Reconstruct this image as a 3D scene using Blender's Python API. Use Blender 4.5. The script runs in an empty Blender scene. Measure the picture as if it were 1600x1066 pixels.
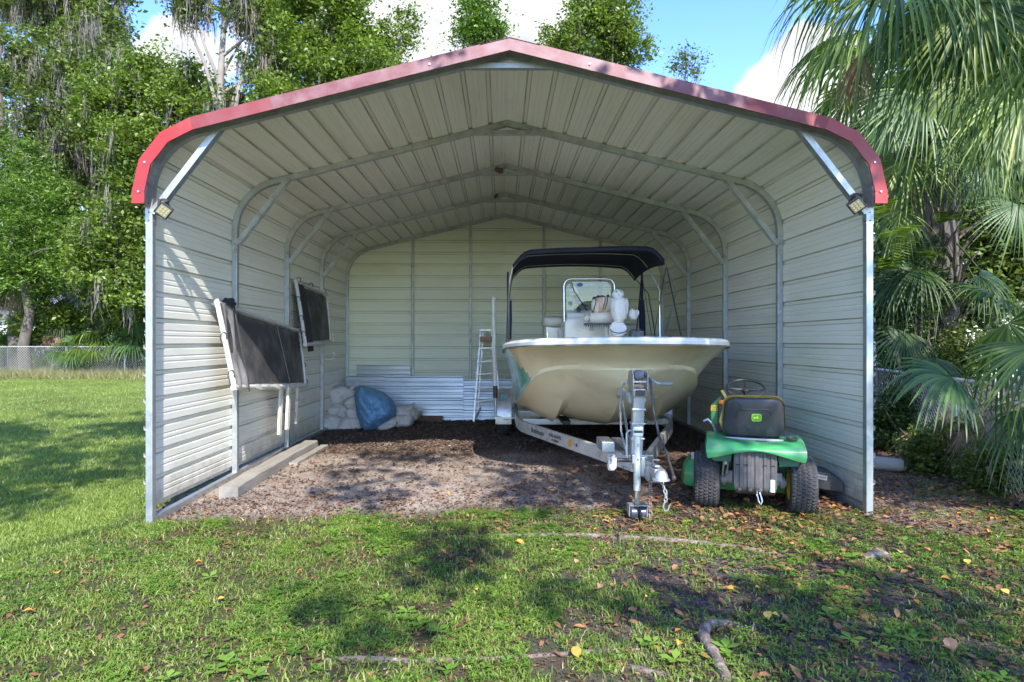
import bpy, bmesh, math, random
import numpy as np
from mathutils import Vector, Matrix
random.seed(7); rng = np.random.default_rng(7)
PI = math.pi
S = bpy.context.scene
COL = S.collection
# ------------------------------------------------------------------ camera, sky, sun, exposure
F = 988.0; CX = 783.0; CY = 533.0; CAMZ = 1.55
cam_d = bpy.data.cameras.new('camera'); cam = bpy.data.objects.new('camera', cam_d); COL.objects.link(cam)
cam.location = (0, 0, CAMZ); cam.rotation_euler = (PI/2, 0, 0)
cam_d.sensor_width = 36; cam_d.lens = F/1600*36; cam_d.shift_x = 17/1600; cam_d.clip_end = 600; cam_d.clip_start = .05
S.camera = cam
SUN = Vector((1.0, -3.9, 3.45)).normalized()
el = math.asin(SUN.z); az = math.atan2(SUN.x, SUN.y)
sd = bpy.data.lights.new('sun', 'SUN'); sd.energy = 2.05; sd.angle = math.radians(.53); sd.color = (1, .95, .87)
so = bpy.data.objects.new('sun', sd); COL.objects.link(so); so.rotation_euler = SUN.to_track_quat('Z', 'Y').to_euler(); so.location = (6, -20, 20)
S.view_settings.view_transform = 'Standard'; S.view_settings.look = 'None'
S.view_settings.exposure = 2.32; S.view_settings.gamma = 1; S.view_settings.use_curve_mapping = False
W = bpy.data.worlds.new('World'); S.world = W; W.use_nodes = True
nt = W.node_tree; nt.nodes.clear()
def wn(t, **k):
    n = nt.nodes.new(t)
    for a, b in k.items(): setattr(n, a, b)
    return n
wo = wn('ShaderNodeOutputWorld'); bg = wn('ShaderNodeBackground'); bg.inputs[1].default_value = .15
sky = wn('ShaderNodeTexSky', sky_type='NISHITA', sun_disc=False, sun_elevation=el, sun_rotation=az, air_density=1.0, dust_density=.15, ozone_density=3.0)
tc = wn('ShaderNodeTexCoord')
mp = wn('ShaderNodeMapping'); mp.inputs['Scale'].default_value = (1, 1, 2.0); mp.inputs['Location'].default_value = (.35, .2, .1)
nz = wn('ShaderNodeTexNoise'); nz.inputs['Scale'].default_value = 3.4; nz.inputs['Detail'].default_value = 9; nz.inputs['Roughness'].default_value = .56
nt.links.new(tc.outputs['Generated'], mp.inputs[0]); nt.links.new(mp.outputs[0], nz.inputs['Vector'])
last = nz.outputs['Fac']
def blob(px, py, rad, amt):
    """a cumulus bank (or a clear gap) in one direction of the sky"""
    global last
    d = Vector(((px-CX)/F, 1, (CY-py)/F)).normalized()
    dot = wn('ShaderNodeVectorMath', operation='DOT_PRODUCT'); dot.inputs[1].default_value = d
    nrm = wn('ShaderNodeVectorMath', operation='NORMALIZE'); nt.links.new(tc.outputs['Generated'], nrm.inputs[0]); nt.links.new(nrm.outputs[0], dot.inputs[0])
    mr = wn('ShaderNodeMapRange', interpolation_type='SMOOTHSTEP'); mr.inputs[1].default_value = math.cos(math.radians(rad)); mr.inputs[2].default_value = 1
    mr.inputs[3].default_value = 0; mr.inputs[4].default_value = amt
    nt.links.new(dot.outputs['Value'], mr.inputs[0])
    ad = wn('ShaderNodeMath', operation='ADD'); nt.links.new(last, ad.inputs[0]); nt.links.new(mr.outputs[0], ad.inputs[1]); last = ad.outputs[0]
for b in ((760, -10, 17, .40), (640, 60, 10, .25), (1250, 165, 9, .40), (1210, 150, 6, .2), (262, 100, 4.5, .38), (330, 50, 5, .25), (1060, 30, 9, -.3), (1130, 90, 6, -.25), (225, 30, 7, -.25), (430, -60, 6, .2)): blob(*b)
cr = wn('ShaderNodeMapRange', interpolation_type='SMOOTHSTEP'); cr.inputs[1].default_value = .565; cr.inputs[2].default_value = .68
nt.links.new(last, cr.inputs[0])
n2 = wn('ShaderNodeTexNoise'); n2.inputs['Scale'].default_value = 9; n2.inputs['Detail'].default_value = 6; nt.links.new(mp.outputs[0], n2.inputs['Vector'])
cc = wn('ShaderNodeValToRGB'); cc.color_ramp.elements[0].color = (1.15, 1.2, 1.3, 1); cc.color_ramp.elements[1].color = (1.85, 1.85, 1.85, 1)
cc.color_ramp.elements[0].position = .35; cc.color_ramp.elements[1].position = .6
nt.links.new(n2.outputs['Fac'], cc.inputs[0])
hs = wn('ShaderNodeHueSaturation'); hs.inputs['Saturation'].default_value = 1.22; hs.inputs['Value'].default_value = .84; hs.inputs['Hue'].default_value = .518; nt.links.new(sky.outputs[0], hs.inputs['Color'])
mx = wn('ShaderNodeMix', data_type='RGBA'); nt.links.new(cr.outputs[0], mx.inputs[0]); nt.links.new(hs.outputs[0], mx.inputs[6]); nt.links.new(cc.outputs[0], mx.inputs[7])
nt.links.new(mx.outputs[2], bg.inputs[0]); nt.links.new(bg.outputs[0], wo.inputs[0])
S.cycles.max_bounces = 10; S.cycles.diffuse_bounces = 8; S.cycles.transparent_max_bounces = 12

# ------------------------------------------------------------------ helpers
def P(px, py, D): return Vector(((px-CX)/F*D, D, CAMZ-(py-CY)/F*D))
def XP(px, D): return (px-CX)/F*D
def ZP(py, D): return CAMZ-(py-CY)/F*D
def hsh(i, j, s=0):
    v = np.sin(i*127.1+j*311.7+s*74.7)*43758.5453
    return v-np.floor(v)
def vnoise(x, y, s=0):
    x = np.asarray(x, float); y = np.asarray(y, float)
    i = np.floor(x); j = np.floor(y); u = x-i; v = y-j; u = u*u*(3-2*u); v = v*v*(3-2*v)
    return (hsh(i, j, s)*(1-u)+hsh(i+1, j, s)*u)*(1-v)+(hsh(i, j+1, s)*(1-u)+hsh(i+1, j+1, s)*u)*v
def fbm(x, y, s=0, o=4):
    r = 0; a = .5
    for k in range(o):
        r = r+a*vnoise(x*2**k, y*2**k, s+k); a *= .5
    return r
def sm(t):
    t = np.clip(t, 0, 1); return t*t*(3-2*t)
def gz(x, y):
    x = np.asarray(x, float); y = np.asarray(y, float)
    near = sm((20-y)/8)
    return .07*sm((x+2)/4.5)*near+.045*sm((y-5)/2)*near*sm((x+4)/1.5)+.05*(fbm(x*.9, y*.9, 3)-.47)*(.6+.4*sm((y-5)/3)*0)
def gzf(x, y): return float(gz(x, y))
# materials
MATS = {}
def nodes_mat(name):
    m = bpy.data.materials.new(name); m.use_nodes = True; t = m.node_tree; t.nodes.clear()
    o = t.nodes.new('ShaderNodeOutputMaterial'); return m, t, o
def mat(name, c, rough=.6, metal=0, c2=None, sc=6, var=.5, bump=0, bsc=60, coat=0, spec=.5, stretch=(1, 1, 1), detail=5, dirt=None, dsc=3, dlo=.55, dhi=.75, sheen=0):
    """principled paint/metal/cloth with a noise tone from c to c2, fine relief and an optional stain colour"""
    if name in MATS: return MATS[name]
    m, t, o = nodes_mat(name)
    b = t.nodes.new('ShaderNodeBsdfPrincipled'); t.links.new(b.outputs[0], o.inputs[0])
    b.inputs['Roughness'].default_value = rough; b.inputs['Metallic'].default_value = metal
    b.inputs['Specular IOR Level'].default_value = spec; b.inputs['Coat Weight'].default_value = coat; b.inputs['Coat Roughness'].default_value = .12
    co = t.nodes.new('ShaderNodeTexCoord'); mp = t.nodes.new('ShaderNodeMapping'); mp.inputs['Scale'].default_value = stretch
    t.links.new(co.outputs['Object'], mp.inputs[0])
    if c2 is None: c2 = tuple(v*.78 for v in c)
    n = t.nodes.new('ShaderNodeTexNoise'); n.inputs['Scale'].default_value = sc; n.inputs['Detail'].default_value = detail; t.links.new(mp.outputs[0], n.inputs['Vector'])
    mr = t.nodes.new('ShaderNodeMapRange'); mr.inputs[1].default_value = .5-.5*var*.6; mr.inputs[2].default_value = .5+.5*var*.6; t.links.new(n.outputs['Fac'], mr.inputs[0])
    x = t.nodes.new('ShaderNodeMix'); x.data_type = 'RGBA'; x.inputs[6].default_value = (*c, 1); x.inputs[7].default_value = (*c2, 1); t.links.new(mr.outputs[0], x.inputs[0])
    out = x.outputs[2]
    if dirt:
        n2 = t.nodes.new('ShaderNodeTexNoise'); n2.inputs['Scale'].default_value = dsc; n2.inputs['Detail'].default_value = 8; n2.inputs['Roughness'].default_value = .65; t.links.new(mp.outputs[0], n2.inputs['Vector'])
        m2 = t.nodes.new('ShaderNodeMapRange'); m2.inputs[1].default_value = dlo; m2.inputs[2].default_value = dhi; t.links.new(n2.outputs['Fac'], m2.inputs[0])
        y = t.nodes.new('ShaderNodeMix'); y.data_type = 'RGBA'; y.inputs[7].default_value = (*dirt, 1); t.links.new(m2.outputs[0], y.inputs[0]); t.links.new(out, y.inputs[6]); out = y.outputs[2]
    if 'panel_paint' in name:
        sp_ = t.nodes.new('ShaderNodeSeparateXYZ'); t.links.new(co.outputs['Object'], sp_.inputs[0]); ns = t.nodes.new('ShaderNodeTexNoise'); ns.inputs['Scale'].default_value = 9; ns.inputs['Detail'].default_value = 8; t.links.new(co.outputs['Object'], ns.inputs[0])
        ma = t.nodes.new('ShaderNodeMath'); ma.operation = 'MULTIPLY_ADD'; ma.inputs[1].default_value = .55; ma.inputs[2].default_value = .02; t.links.new(ns.outputs['Fac'], ma.inputs[0])
        mz = t.nodes.new('ShaderNodeMath'); mz.operation = 'SUBTRACT'; t.links.new(ma.outputs[0], mz.inputs[0]); t.links.new(sp_.outputs[2], mz.inputs[1])
        mm = t.nodes.new('ShaderNodeMapRange'); mm.inputs[1].default_value = -.12; mm.inputs[2].default_value = .25; mm.inputs[4].default_value = .75; t.links.new(mz.outputs[0], mm.inputs[0])
        y = t.nodes.new('ShaderNodeMix'); y.data_type = 'RGBA'; y.inputs[7].default_value = (.30, .25, .19, 1); t.links.new(mm.outputs[0], y.inputs[0]); t.links.new(out, y.inputs[6]); out = y.outputs[2]
    t.links.new(out, b.inputs['Base Color'])
    rr = t.nodes.new('ShaderNodeMapRange'); rr.inputs[3].default_value = max(0, rough-.08); rr.inputs[4].default_value = min(1, rough+.12); t.links.new(n.outputs['Fac'], rr.inputs[0]); t.links.new(rr.outputs[0], b.inputs['Roughness'])
    if bump:
        n3 = t.nodes.new('ShaderNodeTexNoise'); n3.inputs['Scale'].default_value = bsc; n3.inputs['Detail'].default_value = 4; t.links.new(mp.outputs[0], n3.inputs['Vector'])
        bp = t.nodes.new('ShaderNodeBump'); bp.inputs['Strength'].default_value = bump; bp.inputs['Distance'].default_value = .01; t.links.new(n3.outputs['Fac'], bp.inputs['Height']); t.links.new(bp.outputs[0], b.inputs['Normal'])
    MATS[name] = m; return m
def leafmat(name, c1, c2, c3=None, trans=.35, rough=.42, tcol=None, spec=.4):
    """leaf: per-leaf tone from the rnd attribute, part of the light passes through"""
    if name in MATS: return MATS[name]
    m, t, o = nodes_mat(name)
    a = t.nodes.new('ShaderNodeAttribute'); a.attribute_name = 'rnd'
    r = t.nodes.new('ShaderNodeValToRGB'); r.color_ramp.elements[0].color = (*c1, 1); r.color_ramp.elements[1].color = (*c2, 1)
    if c3: e = r.color_ramp.elements.new(.93); e.color = (*c2, 1); r.color_ramp.elements[-1].color = (*c3, 1)
    t.links.new(a.outputs['Fac'], r.inputs[0])
    b = t.nodes.new('ShaderNodeBsdfPrincipled'); b.inputs['Roughness'].default_value = rough; b.inputs['Specular IOR Level'].default_value = spec
    t.links.new(r.outputs[0], b.inputs['Base Color'])
    tr = t.nodes.new('ShaderNodeBsdfTranslucent')
    g = t.nodes.new('ShaderNodeMix'); g.data_type = 'RGBA'; g.blend_type = 'MULTIPLY'; g.inputs[0].default_value = 1; g.inputs[7].default_value = (*(tcol or (1.3, 1.5, .5)), 1)
    t.links.new(r.outputs[0], g.inputs[6]); t.links.new(g.outputs[2], tr.inputs[0])
    mx = t.nodes.new('ShaderNodeMixShader'); mx.inputs[0].default_value = trans; t.links.new(b.outputs[0], mx.inputs[1]); t.links.new(tr.outputs[0], mx.inputs[2]); t.links.new(mx.outputs[0], o.inputs[0])
    MATS[name] = m; return m
def tag(o, label=None, cat=None, group=None, kind=None):
    if label: o['label'] = label
    if cat: o['category'] = cat
    if group: o['group'] = group
    if kind: o['kind'] = kind
    return o
def empty(name, loc, label, cat, group=None, rz=0):
    o = bpy.data.objects.new(name, None); o.location = loc; o.rotation_euler = (0, 0, rz); o.empty_display_size = .1; COL.objects.link(o)
    return tag(o, label, cat, group)
def dup(o, parent=None):
    c = o.copy(); COL.objects.link(c)
    if parent: c.parent = parent
    for ch in list(o.children): dup(ch, c)
    return c
def npmesh(name, v, faces, m, parent=None, off=(0, 0, 0), rnd=None, smooth=False):
    """numpy arrays straight to one mesh; faces = list of (n,k) index arrays"""
    me = bpy.data.meshes.new(name); v = np.asarray(v, np.float32)-np.asarray(off, np.float32)
    me.vertices.add(len(v)); me.vertices.foreach_set('co', v.ravel())
    idx = np.concatenate([f.ravel() for f in faces]).astype(np.int32); tot = np.concatenate([np.full(len(f), f.shape[1]) for f in faces]).astype(np.int32)
    me.loops.add(len(idx)); me.loops.foreach_set('vertex_index', idx)
    me.polygons.add(len(tot)); st = np.concatenate([[0], np.cumsum(tot)[:-1]]).astype(np.int32)
    me.polygons.foreach_set('loop_start', st); me.polygons.foreach_set('loop_total', tot)
    if smooth: me.polygons.foreach_set('use_smooth', np.ones(len(tot), bool))
    if rnd is not None:
        a = me.attributes.new('rnd', 'FLOAT', 'POINT'); a.data.foreach_set('value', np.asarray(rnd, np.float32))
    me.update(calc_edges=True); me.materials.append(m)
    o = bpy.data.objects.new(name, me); COL.objects.link(o)
    if parent: o.parent = parent
    else: o.location = off
    return o
class MB:
    def __init__(s): s.v = []; s.f = []; s.mi = []
    def add(s, vs, fs, mi=0):
        b = len(s.v); s.v += [Vector(p) for p in vs]; s.f += [tuple(b+i for i in f) for f in fs]; s.mi += [mi]*len(fs); return s
    def box(s, c, size, R=None, mi=0):
        c = Vector(c); hx, hy, hz = [q/2 for q in size]; vs = []
        for x in (-hx, hx):
            for y in (-hy, hy):
                for z in (-hz, hz):
                    p = Vector((x, y, z)); vs.append(c+(R@p if R else p))
        return s.add(vs, [(0, 1, 3, 2), (4, 6, 7, 5), (0, 4, 5, 1), (2, 3, 7, 6), (0, 2, 6, 4), (1, 5, 7, 3)], mi)
    def bx(s, a, b, mi=0):
        a = Vector(a); b = Vector(b); return s.box((a+b)/2, [abs(q) for q in (b-a)], None, mi)
    def bar(s, a, b, w, h, up=(0, 0, 1), mi=0):
        a = Vector(a); b = Vector(b); d = (b-a); L = d.length; d.normalize(); u = Vector(up); r = d.cross(u)
        if r.length < 1e-4: r = d.cross(Vector((1, 0, 0)))
        r.normalize(); u = r.cross(d); R = Matrix((r, d, u)).transposed()
        return s.box((a+b)/2, (w, L, h), R, mi)
    def tube(s, pts, r, n=8, cap=True, mi=0, flat=1.0):
        pts = [Vector(p) for p in pts]; k = len(pts); rs = r if isinstance(r, (list, tuple)) else [r]*k
        t0 = (pts[1]-pts[0]).normalized(); ref = Vector((0, 0, 1)) if abs(t0.z) < .9 else Vector((1, 0, 0)); vs = []; N = t0.cross(ref).normalized()
        for i in range(k):
            t = (pts[min(i+1, k-1)]-pts[max(i-1, 0)]).normalized(); N = (N-t*N.dot(t)).normalized(); B = t.cross(N)
            for j in range(n):
                a = 2*PI*j/n+PI/n; vs.append(pts[i]+N*math.cos(a)*rs[i]+B*math.sin(a)*rs[i]*flat)
        fs = [(i*n+j, i*n+(j+1) % n, (i+1)*n+(j+1) % n, (i+1)*n+j) for i in range(k-1) for j in range(n)]
        if cap: fs += [tuple(range(n-1, -1, -1)), tuple(range((k-1)*n, k*n))]
        return s.add(vs, fs, mi)
    def lathe(s, prof, c, axis=(0, 0, 1), n=24, mi=0, close=False):
        c = Vector(c); ax = Vector(axis).normalized(); ref = Vector((0, 0, 1)) if abs(ax.z) < .9 else Vector((1, 0, 0)); U = ax.cross(ref).normalized(); V = ax.cross(U); vs = []
        for (r, h) in prof:
            for j in range(n):
                a = 2*PI*j/n; vs.append(c+ax*h+(U*math.cos(a)+V*math.sin(a))*r)
        k = len(prof); R = range(k if close else k-1)
        fs = [(i*n+j, i*n+(j+1) % n, ((i+1) % k)*n+(j+1) % n, ((i+1) % k)*n+j) for i in R for j in range(n)]
        if not close:
            if prof[0][0] > 1e-5: fs.append(tuple(range(n-1, -1, -1)))
            if prof[-1][0] > 1e-5: fs.append(tuple(range((k-1)*n, k*n)))
        return s.add(vs, fs, mi)
    def cyl(s, a, b, r, n=16, r2=None, mi=0):
        a = Vector(a); b = Vector(b); return s.lathe([(r, 0), (r if r2 is None else r2, (b-a).length)], a, b-a, n, mi)
    def grid(s, fn, nu, nv, wrap=False, mi=0):
        vs = [fn(i/nu, j/nv) for i in range(nu+1) for j in range(nv+1)]
        return s.add(vs, [(i*(nv+1)+j, (i+1)*(nv+1)+j, (i+1)*(nv+1)+j+1, i*(nv+1)+j+1) for i in range(nu) for j in range(nv)], mi)
    def prism(s, poly, fn, d0, d1, mi=0):
        """polygon (u,v) extruded from depth d0 to d1; fn(u,v,d) -> point"""
        n = len(poly); vs = [fn(u, v, d0) for u, v in poly]+[fn(u, v, d1) for u, v in poly]
        return s.add(vs, [tuple(range(n-1, -1, -1)), tuple(range(n, 2*n))]+[(i, (i+1) % n, n+(i+1) % n, n+i) for i in range(n)], mi)
    def blob(s, c, r, nu=16, nv=10, amp=.12, sc=2.2, seed=0, pw=1.0, R=None, mi=0):
        from mathutils import noise
        c = Vector(c); vs = []; r = Vector(r)
        for i in range(nv+1):
            th = PI*i/nv
            for j in range(nu):
                ph = 2*PI*j/nu; d = Vector((math.sin(th)*math.cos(ph), math.sin(th)*math.sin(ph), math.cos(th)))
                d = Vector([math.copysign(abs(q)**pw, q) for q in d])
                k = 1+amp*noise.noise(d*sc+Vector((seed*3.1, seed*1.7, 0)))*2; p = Vector((d.x*r.x, d.y*r.y, d.z*r.z))*k
                vs.append(c+(R@p if R else p))
        return s.add(vs, [(i*nu+j, (i+1)*nu+j, (i+1)*nu+(j+1) % nu, i*nu+(j+1) % nu) for i in range(nv) for j in range(nu)], mi)
    def build(s, name, m, parent=None, off=None, smooth=False, bevel=0, ang=40, top=None):
        """off = what to subtract from the points (the thing's base)"""
        if off is None: off = Vector((0, 0, 0))
        off = Vector(off)
        me = bpy.data.meshes.new(name); me.from_pydata([tuple(p-off) for p in s.v], [], s.f)
        for mm in (m if isinstance(m, (list, tuple)) else [m]): me.materials.append(mm)
        if any(s.mi): me.polygons.foreach_set('material_index', s.mi)
        bm = bmesh.new(); bm.from_mesh(me); bmesh.ops.remove_doubles(bm, verts=bm.verts, dist=1e-5); bmesh.ops.recalc_face_normals(bm, faces=bm.faces); bm.to_mesh(me); bm.free()
        if smooth:
            me.polygons.foreach_set('use_smooth', [True]*len(me.polygons)); me.set_sharp_from_angle(angle=math.radians(ang))
        me.update()
        o = bpy.data.objects.new(name, me); COL.objects.link(o)
        if parent: o.parent = parent
        else: o.location = off
        if bevel:
            b = o.modifiers.new('bevel', 'BEVEL'); b.width = bevel; b.segments = 2; b.limit_method = 'ANGLE'; b.angle_limit = math.radians(35)
        return o
def text_obj(name, s, size, m, parent, origin, right, up, ext=.0008, align='CENTER'):
    c = bpy.data.curves.new(name, 'FONT'); c.body = s; c.size = size; c.extrude = ext; c.align_x = align; c.align_y = 'CENTER'
    t = bpy.data.objects.new(name, c); COL.objects.link(t)
    dg = bpy.context.evaluated_depsgraph_get(); me = bpy.data.meshes.new_from_object(t.evaluated_get(dg)); bpy.data.objects.remove(t)
    r = Vector(right).normalized(); u = Vector(up).normalized(); n = r.cross(u)
    me.transform(Matrix.Translation(Vector(origin))@Matrix((r, u, n)).transposed().to_4x4()); me.materials.clear(); me.materials.append(m)
    o = bpy.data.objects.new(name, me); COL.objects.link(o); o.parent = parent; return o

# palette
galv = mat('galvanised_steel', (.50, .53, .54), .42, .75, (.38, .41, .42), 14, .6, dirt=(.30, .31, .30), dsc=9)
galvd = mat('galvanised_steel_aged', (.50, .52, .50), .5, .35, (.36, .38, .36), 9, .6, dirt=(.22, .21, .17), dsc=7)
alum = mat('brushed_aluminium', (.72, .72, .70), .38, .55, (.60, .60, .58), 12, .5, dirt=(.42, .38, .30), dsc=12)
sidepaint = mat('panel_paint_inside', (.80, .775, .69), .42, 0, (.74, .72, .62), 3, .8, bump=.4, bsc=5, stretch=(1, .25, 1), dirt=(.60, .60, .47), dsc=2.6, dlo=.52, dhi=.82)
roofpaint = mat('roof_panel_paint_inside', (.82, .795, .70), .42, 0, (.76, .74, .63), 3, .8, bump=.4, bsc=5, stretch=(1, .25, 1), dirt=(.64, .63, .50), dsc=3, dlo=.54, dhi=.85)
backpaint = mat('back_panel_paint_green_bounce', (.77, .79, .64), .42, 0, (.69, .72, .565), 2.2, .8, bump=.35, bsc=5, stretch=(.3, 1, 1), dirt=(.58, .63, .40), dsc=2.4, dlo=.5, dhi=.8)  # green bounce light is tinted into the back wall colour
groove = mat('shaded_rib_groove', (.58, .56, .48), .6, 0, (.46, .44, .36), 5, .8, stretch=(1, .25, 1), dirt=(.30, .29, .21), dsc=5, dlo=.45)  # rib slopes coloured darker to paint in the shade of the groove
grooveb = mat('shaded_rib_groove_back', (.56, .58, .42), .6, 0, (.44, .47, .32), 5, .8, stretch=(.3, 1, 1), dirt=(.28, .31, .18), dsc=5, dlo=.45)  # painted groove shade again, in the bounce-tinted green of the back wall
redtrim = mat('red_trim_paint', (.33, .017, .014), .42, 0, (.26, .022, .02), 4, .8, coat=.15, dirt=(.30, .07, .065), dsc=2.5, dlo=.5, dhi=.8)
sheen1 = mat('sky_sheen_red_paint', (.22, .022, .025), .45, 0, (.17, .022, .03), 3, .8, dirt=(.20, .06, .065), dsc=3, dlo=.45, dhi=.7)  # sky sheen on the upper trim put into the paint as a duller red
sheen2 = mat('sky_sheen_maroon_paint', (.17, .035, .045), .5, 0, (.13, .035, .045), 3, .8, dirt=(.21, .11, .125), dsc=4, dlo=.42, dhi=.65)  # sky sheen near the ridge painted as maroon, with chalky patches
whitep = mat('white_plastic', (.78, .77, .72), .45, 0, (.70, .69, .62), 8, .6, dirt=(.5, .47, .38), dsc=8)
blackc = mat('black_cloth', (.022, .022, .026), .85, 0, (.035, .035, .04), 20, .6, bump=.2, bsc=300)
blackp = mat('black_plastic', (.028, .028, .03), .42, 0, (.05, .05, .05), 18, .6, dirt=(.11, .105, .1), dsc=10)
rubber = mat('tyre_rubber', (.024, .023, .024), .7, 0, (.042, .04, .04), 22, .7, bump=.25, bsc=120, dirt=(.10, .08, .06), dsc=7, dlo=.56)
rust = mat('rusty_steel', (.16, .07, .04), .85, .2, (.32, .27, .22), 30, .7, bump=.3)
# ------------------------------------------------------------------ ground
def axis_pts(lo, hi, step, far, n):
    core = list(np.arange(lo, hi+1e-6, step)); a = [lo-(far)*((k/n)**2.4) for k in range(n, 0, -1)]; b = [hi+(far)*((k/n)**2.4) for k in range(1, n+1)]
    return np.array(a+core+b)
gx = axis_pts(-7, 7.5, .075, 240, 34); gy = axis_pts(2, 13, .075, 260, 34)
GX, GY = np.meshgrid(gx, gy, indexing='ij'); GZ = gz(GX, GY)
gv = np.stack([GX.ravel(), GY.ravel(), GZ.ravel()], 1); ny = len(gy)
ii, jj = np.meshgrid(np.arange(len(gx)-1), np.arange(ny-1), indexing='ij'); q = (ii*ny+jj).ravel()
gf = np.stack([q, q+ny, q+ny+1, q+1], 1)
def inside(x, y): return sm((x+3.2)/.3)*sm((3.2-x)/.3)
def soilness(x, y):
    """1 on the bare floor of the carport, 0 where the lawn grows"""
    edge = 5.35+.55*(fbm(x*1.1, y*1.1+3, 5)-.5)+.25*sm((x)/2)-.9*sm((x-2.0)/1.5)
    fl = sm((y-edge)/.5)*sm((x+3.35)/.5)
    return fl
mk, t, o = nodes_mat('ground_soil')
b = t.nodes.new('ShaderNodeBsdfPrincipled'); b.inputs['Roughness'].default_value = .95; b.inputs['Specular IOR Level'].default_value = .15; t.links.new(b.outputs[0], o.inputs[0])
def N(t, kind, **k):
    n = t.nodes.new(kind)
    for a, v in k.items(): setattr(n, a, v)
    return n
co = N(t, 'ShaderNodeTexCoord')
def tnoise(sc, det=6, ro=.6, off=0):
    n = N(t, 'ShaderNodeTexNoise'); n.inputs['Scale'].default_value = sc; n.inputs['Detail'].default_value = det; n.inputs['Roughness'].default_value = ro
    m = N(t, 'ShaderNodeMapping'); m.inputs['Location'].default_value = (off, off*.7, 0); t.links.new(co.outputs['Object'], m.inputs[0]); t.links.new(m.outputs[0], n.inputs['Vector']); return n.outputs['Fac']
def ramp(f, lo, hi):
    m = N(t, 'ShaderNodeMapRange', interpolation_type='SMOOTHSTEP'); m.inputs[1].default_value = lo; m.inputs[2].default_value = hi; t.links.new(f, m.inputs[0]); return m.outputs[0]
def mixc(f, a, bb):
    m = N(t, 'ShaderNodeMix', data_type='RGBA'); t.links.new(f, m.inputs[0])
    for s_, v in ((6, a), (7, bb)):
        if isinstance(v, tuple): m.inputs[s_].default_value = (*v, 1)
        else: t.links.new(v, m.inputs[s_])
    return m.outputs[2]
def attr(nm):
    a = N(t, 'ShaderNodeAttribute'); a.attribute_name = nm; return a.outputs['Fac']
sand = mixc(ramp(tnoise(3, 8), .35, .65), (.27, .215, .175), (.39, .325, .27))
sand = mixc(ramp(tnoise(45, 5, .7), .5, .62), sand, (.12, .085, .065))
mulch = mixc(ramp(tnoise(60, 6, .7, 3), .4, .65), (.07, .052, .043), (.20, .15, .12))
flo = mixc(attr('mulch'), sand, mulch)
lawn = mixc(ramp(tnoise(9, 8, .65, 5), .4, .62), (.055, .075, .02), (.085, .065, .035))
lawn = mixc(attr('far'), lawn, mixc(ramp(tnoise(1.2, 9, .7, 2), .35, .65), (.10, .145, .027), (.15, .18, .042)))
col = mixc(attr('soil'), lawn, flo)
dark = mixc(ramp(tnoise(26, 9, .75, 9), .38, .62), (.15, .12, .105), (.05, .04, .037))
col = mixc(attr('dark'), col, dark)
t.links.new(col, b.inputs['Base Color'])
bp = N(t, 'ShaderNodeBump'); bp.inputs['Strength'].default_value = .8; bp.inputs['Distance'].default_value = .02; t.links.new(tnoise(38, 8, .7), bp.inputs['Height']); t.links.new(bp.outputs[0], b.inputs['Normal'])
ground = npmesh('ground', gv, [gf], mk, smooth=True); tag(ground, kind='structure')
def gattr(nm, val): a = ground.data.attributes.new(nm, 'FLOAT', 'POINT'); a.data.foreach_set('value', np.asarray(val, np.float32).ravel())
gattr('soil', soilness(GX, GY))
gattr('mulch', np.clip(sm((GY-8.2-.6*(fbm(GX*1.5, GY*1.5, 8)-.5))/.5)+sm((GX-.6)/.8)*sm((GY-5.8)/1.2)+.35*sm((fbm(GX*2.2, GY*2.2, 21)-.55)/.1), 0, 1))
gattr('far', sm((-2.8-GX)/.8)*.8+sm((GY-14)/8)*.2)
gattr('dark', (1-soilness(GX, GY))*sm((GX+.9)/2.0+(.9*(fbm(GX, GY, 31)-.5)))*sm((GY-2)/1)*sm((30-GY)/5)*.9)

# ------------------------------------------------------------------ carport
CXP = .07; HALF = 3.04; APEX = 3.98; SL = .25; RAD = .57; YF = [5.36+1.71*k for k in range(5)]; Y0 = 5.20; Y1 = 12.28
phi = math.atan(SL)
def profile(off, side, n=8, zbot=0.0):
    """cross-section of one half (wall, bend, roof to the ridge), pushed outward by off; list of (x,z) with outward normal"""
    zc = APEX-SL*HALF; tl = RAD*math.tan((PI/2-phi)/2); zb = zc-tl; cxx = HALF-RAD; czz = zb
    pts = [(HALF+off, zbot, 1, 0), (HALF+off, zb, 1, 0)]
    for k in range(1, n+1):
        a = (PI/2-phi)*k/n; pts.append((cxx+(RAD+off)*math.cos(a), czz+(RAD+off)*math.sin(a), math.cos(a), math.sin(a)))
    nx, nz = math.sin(phi), math.cos(phi)
    pts.append((0.0, APEX+off/math.cos(phi), nx, nz))
    return [(CXP+side*x, z, side*nx_, nz_) for x, z, nx_, nz_ in pts]
cp = empty('metal_carport', (CXP, YF[0], 0), 'open-fronted ribbed metal carport with red trim along its roof edge standing on the lawn', 'carport')
O = Vector(cp.location)
def sq(mb, pts, w=.057): mb.tube(pts, w/math.sqrt(2)*1.0, 4, True)
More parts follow.
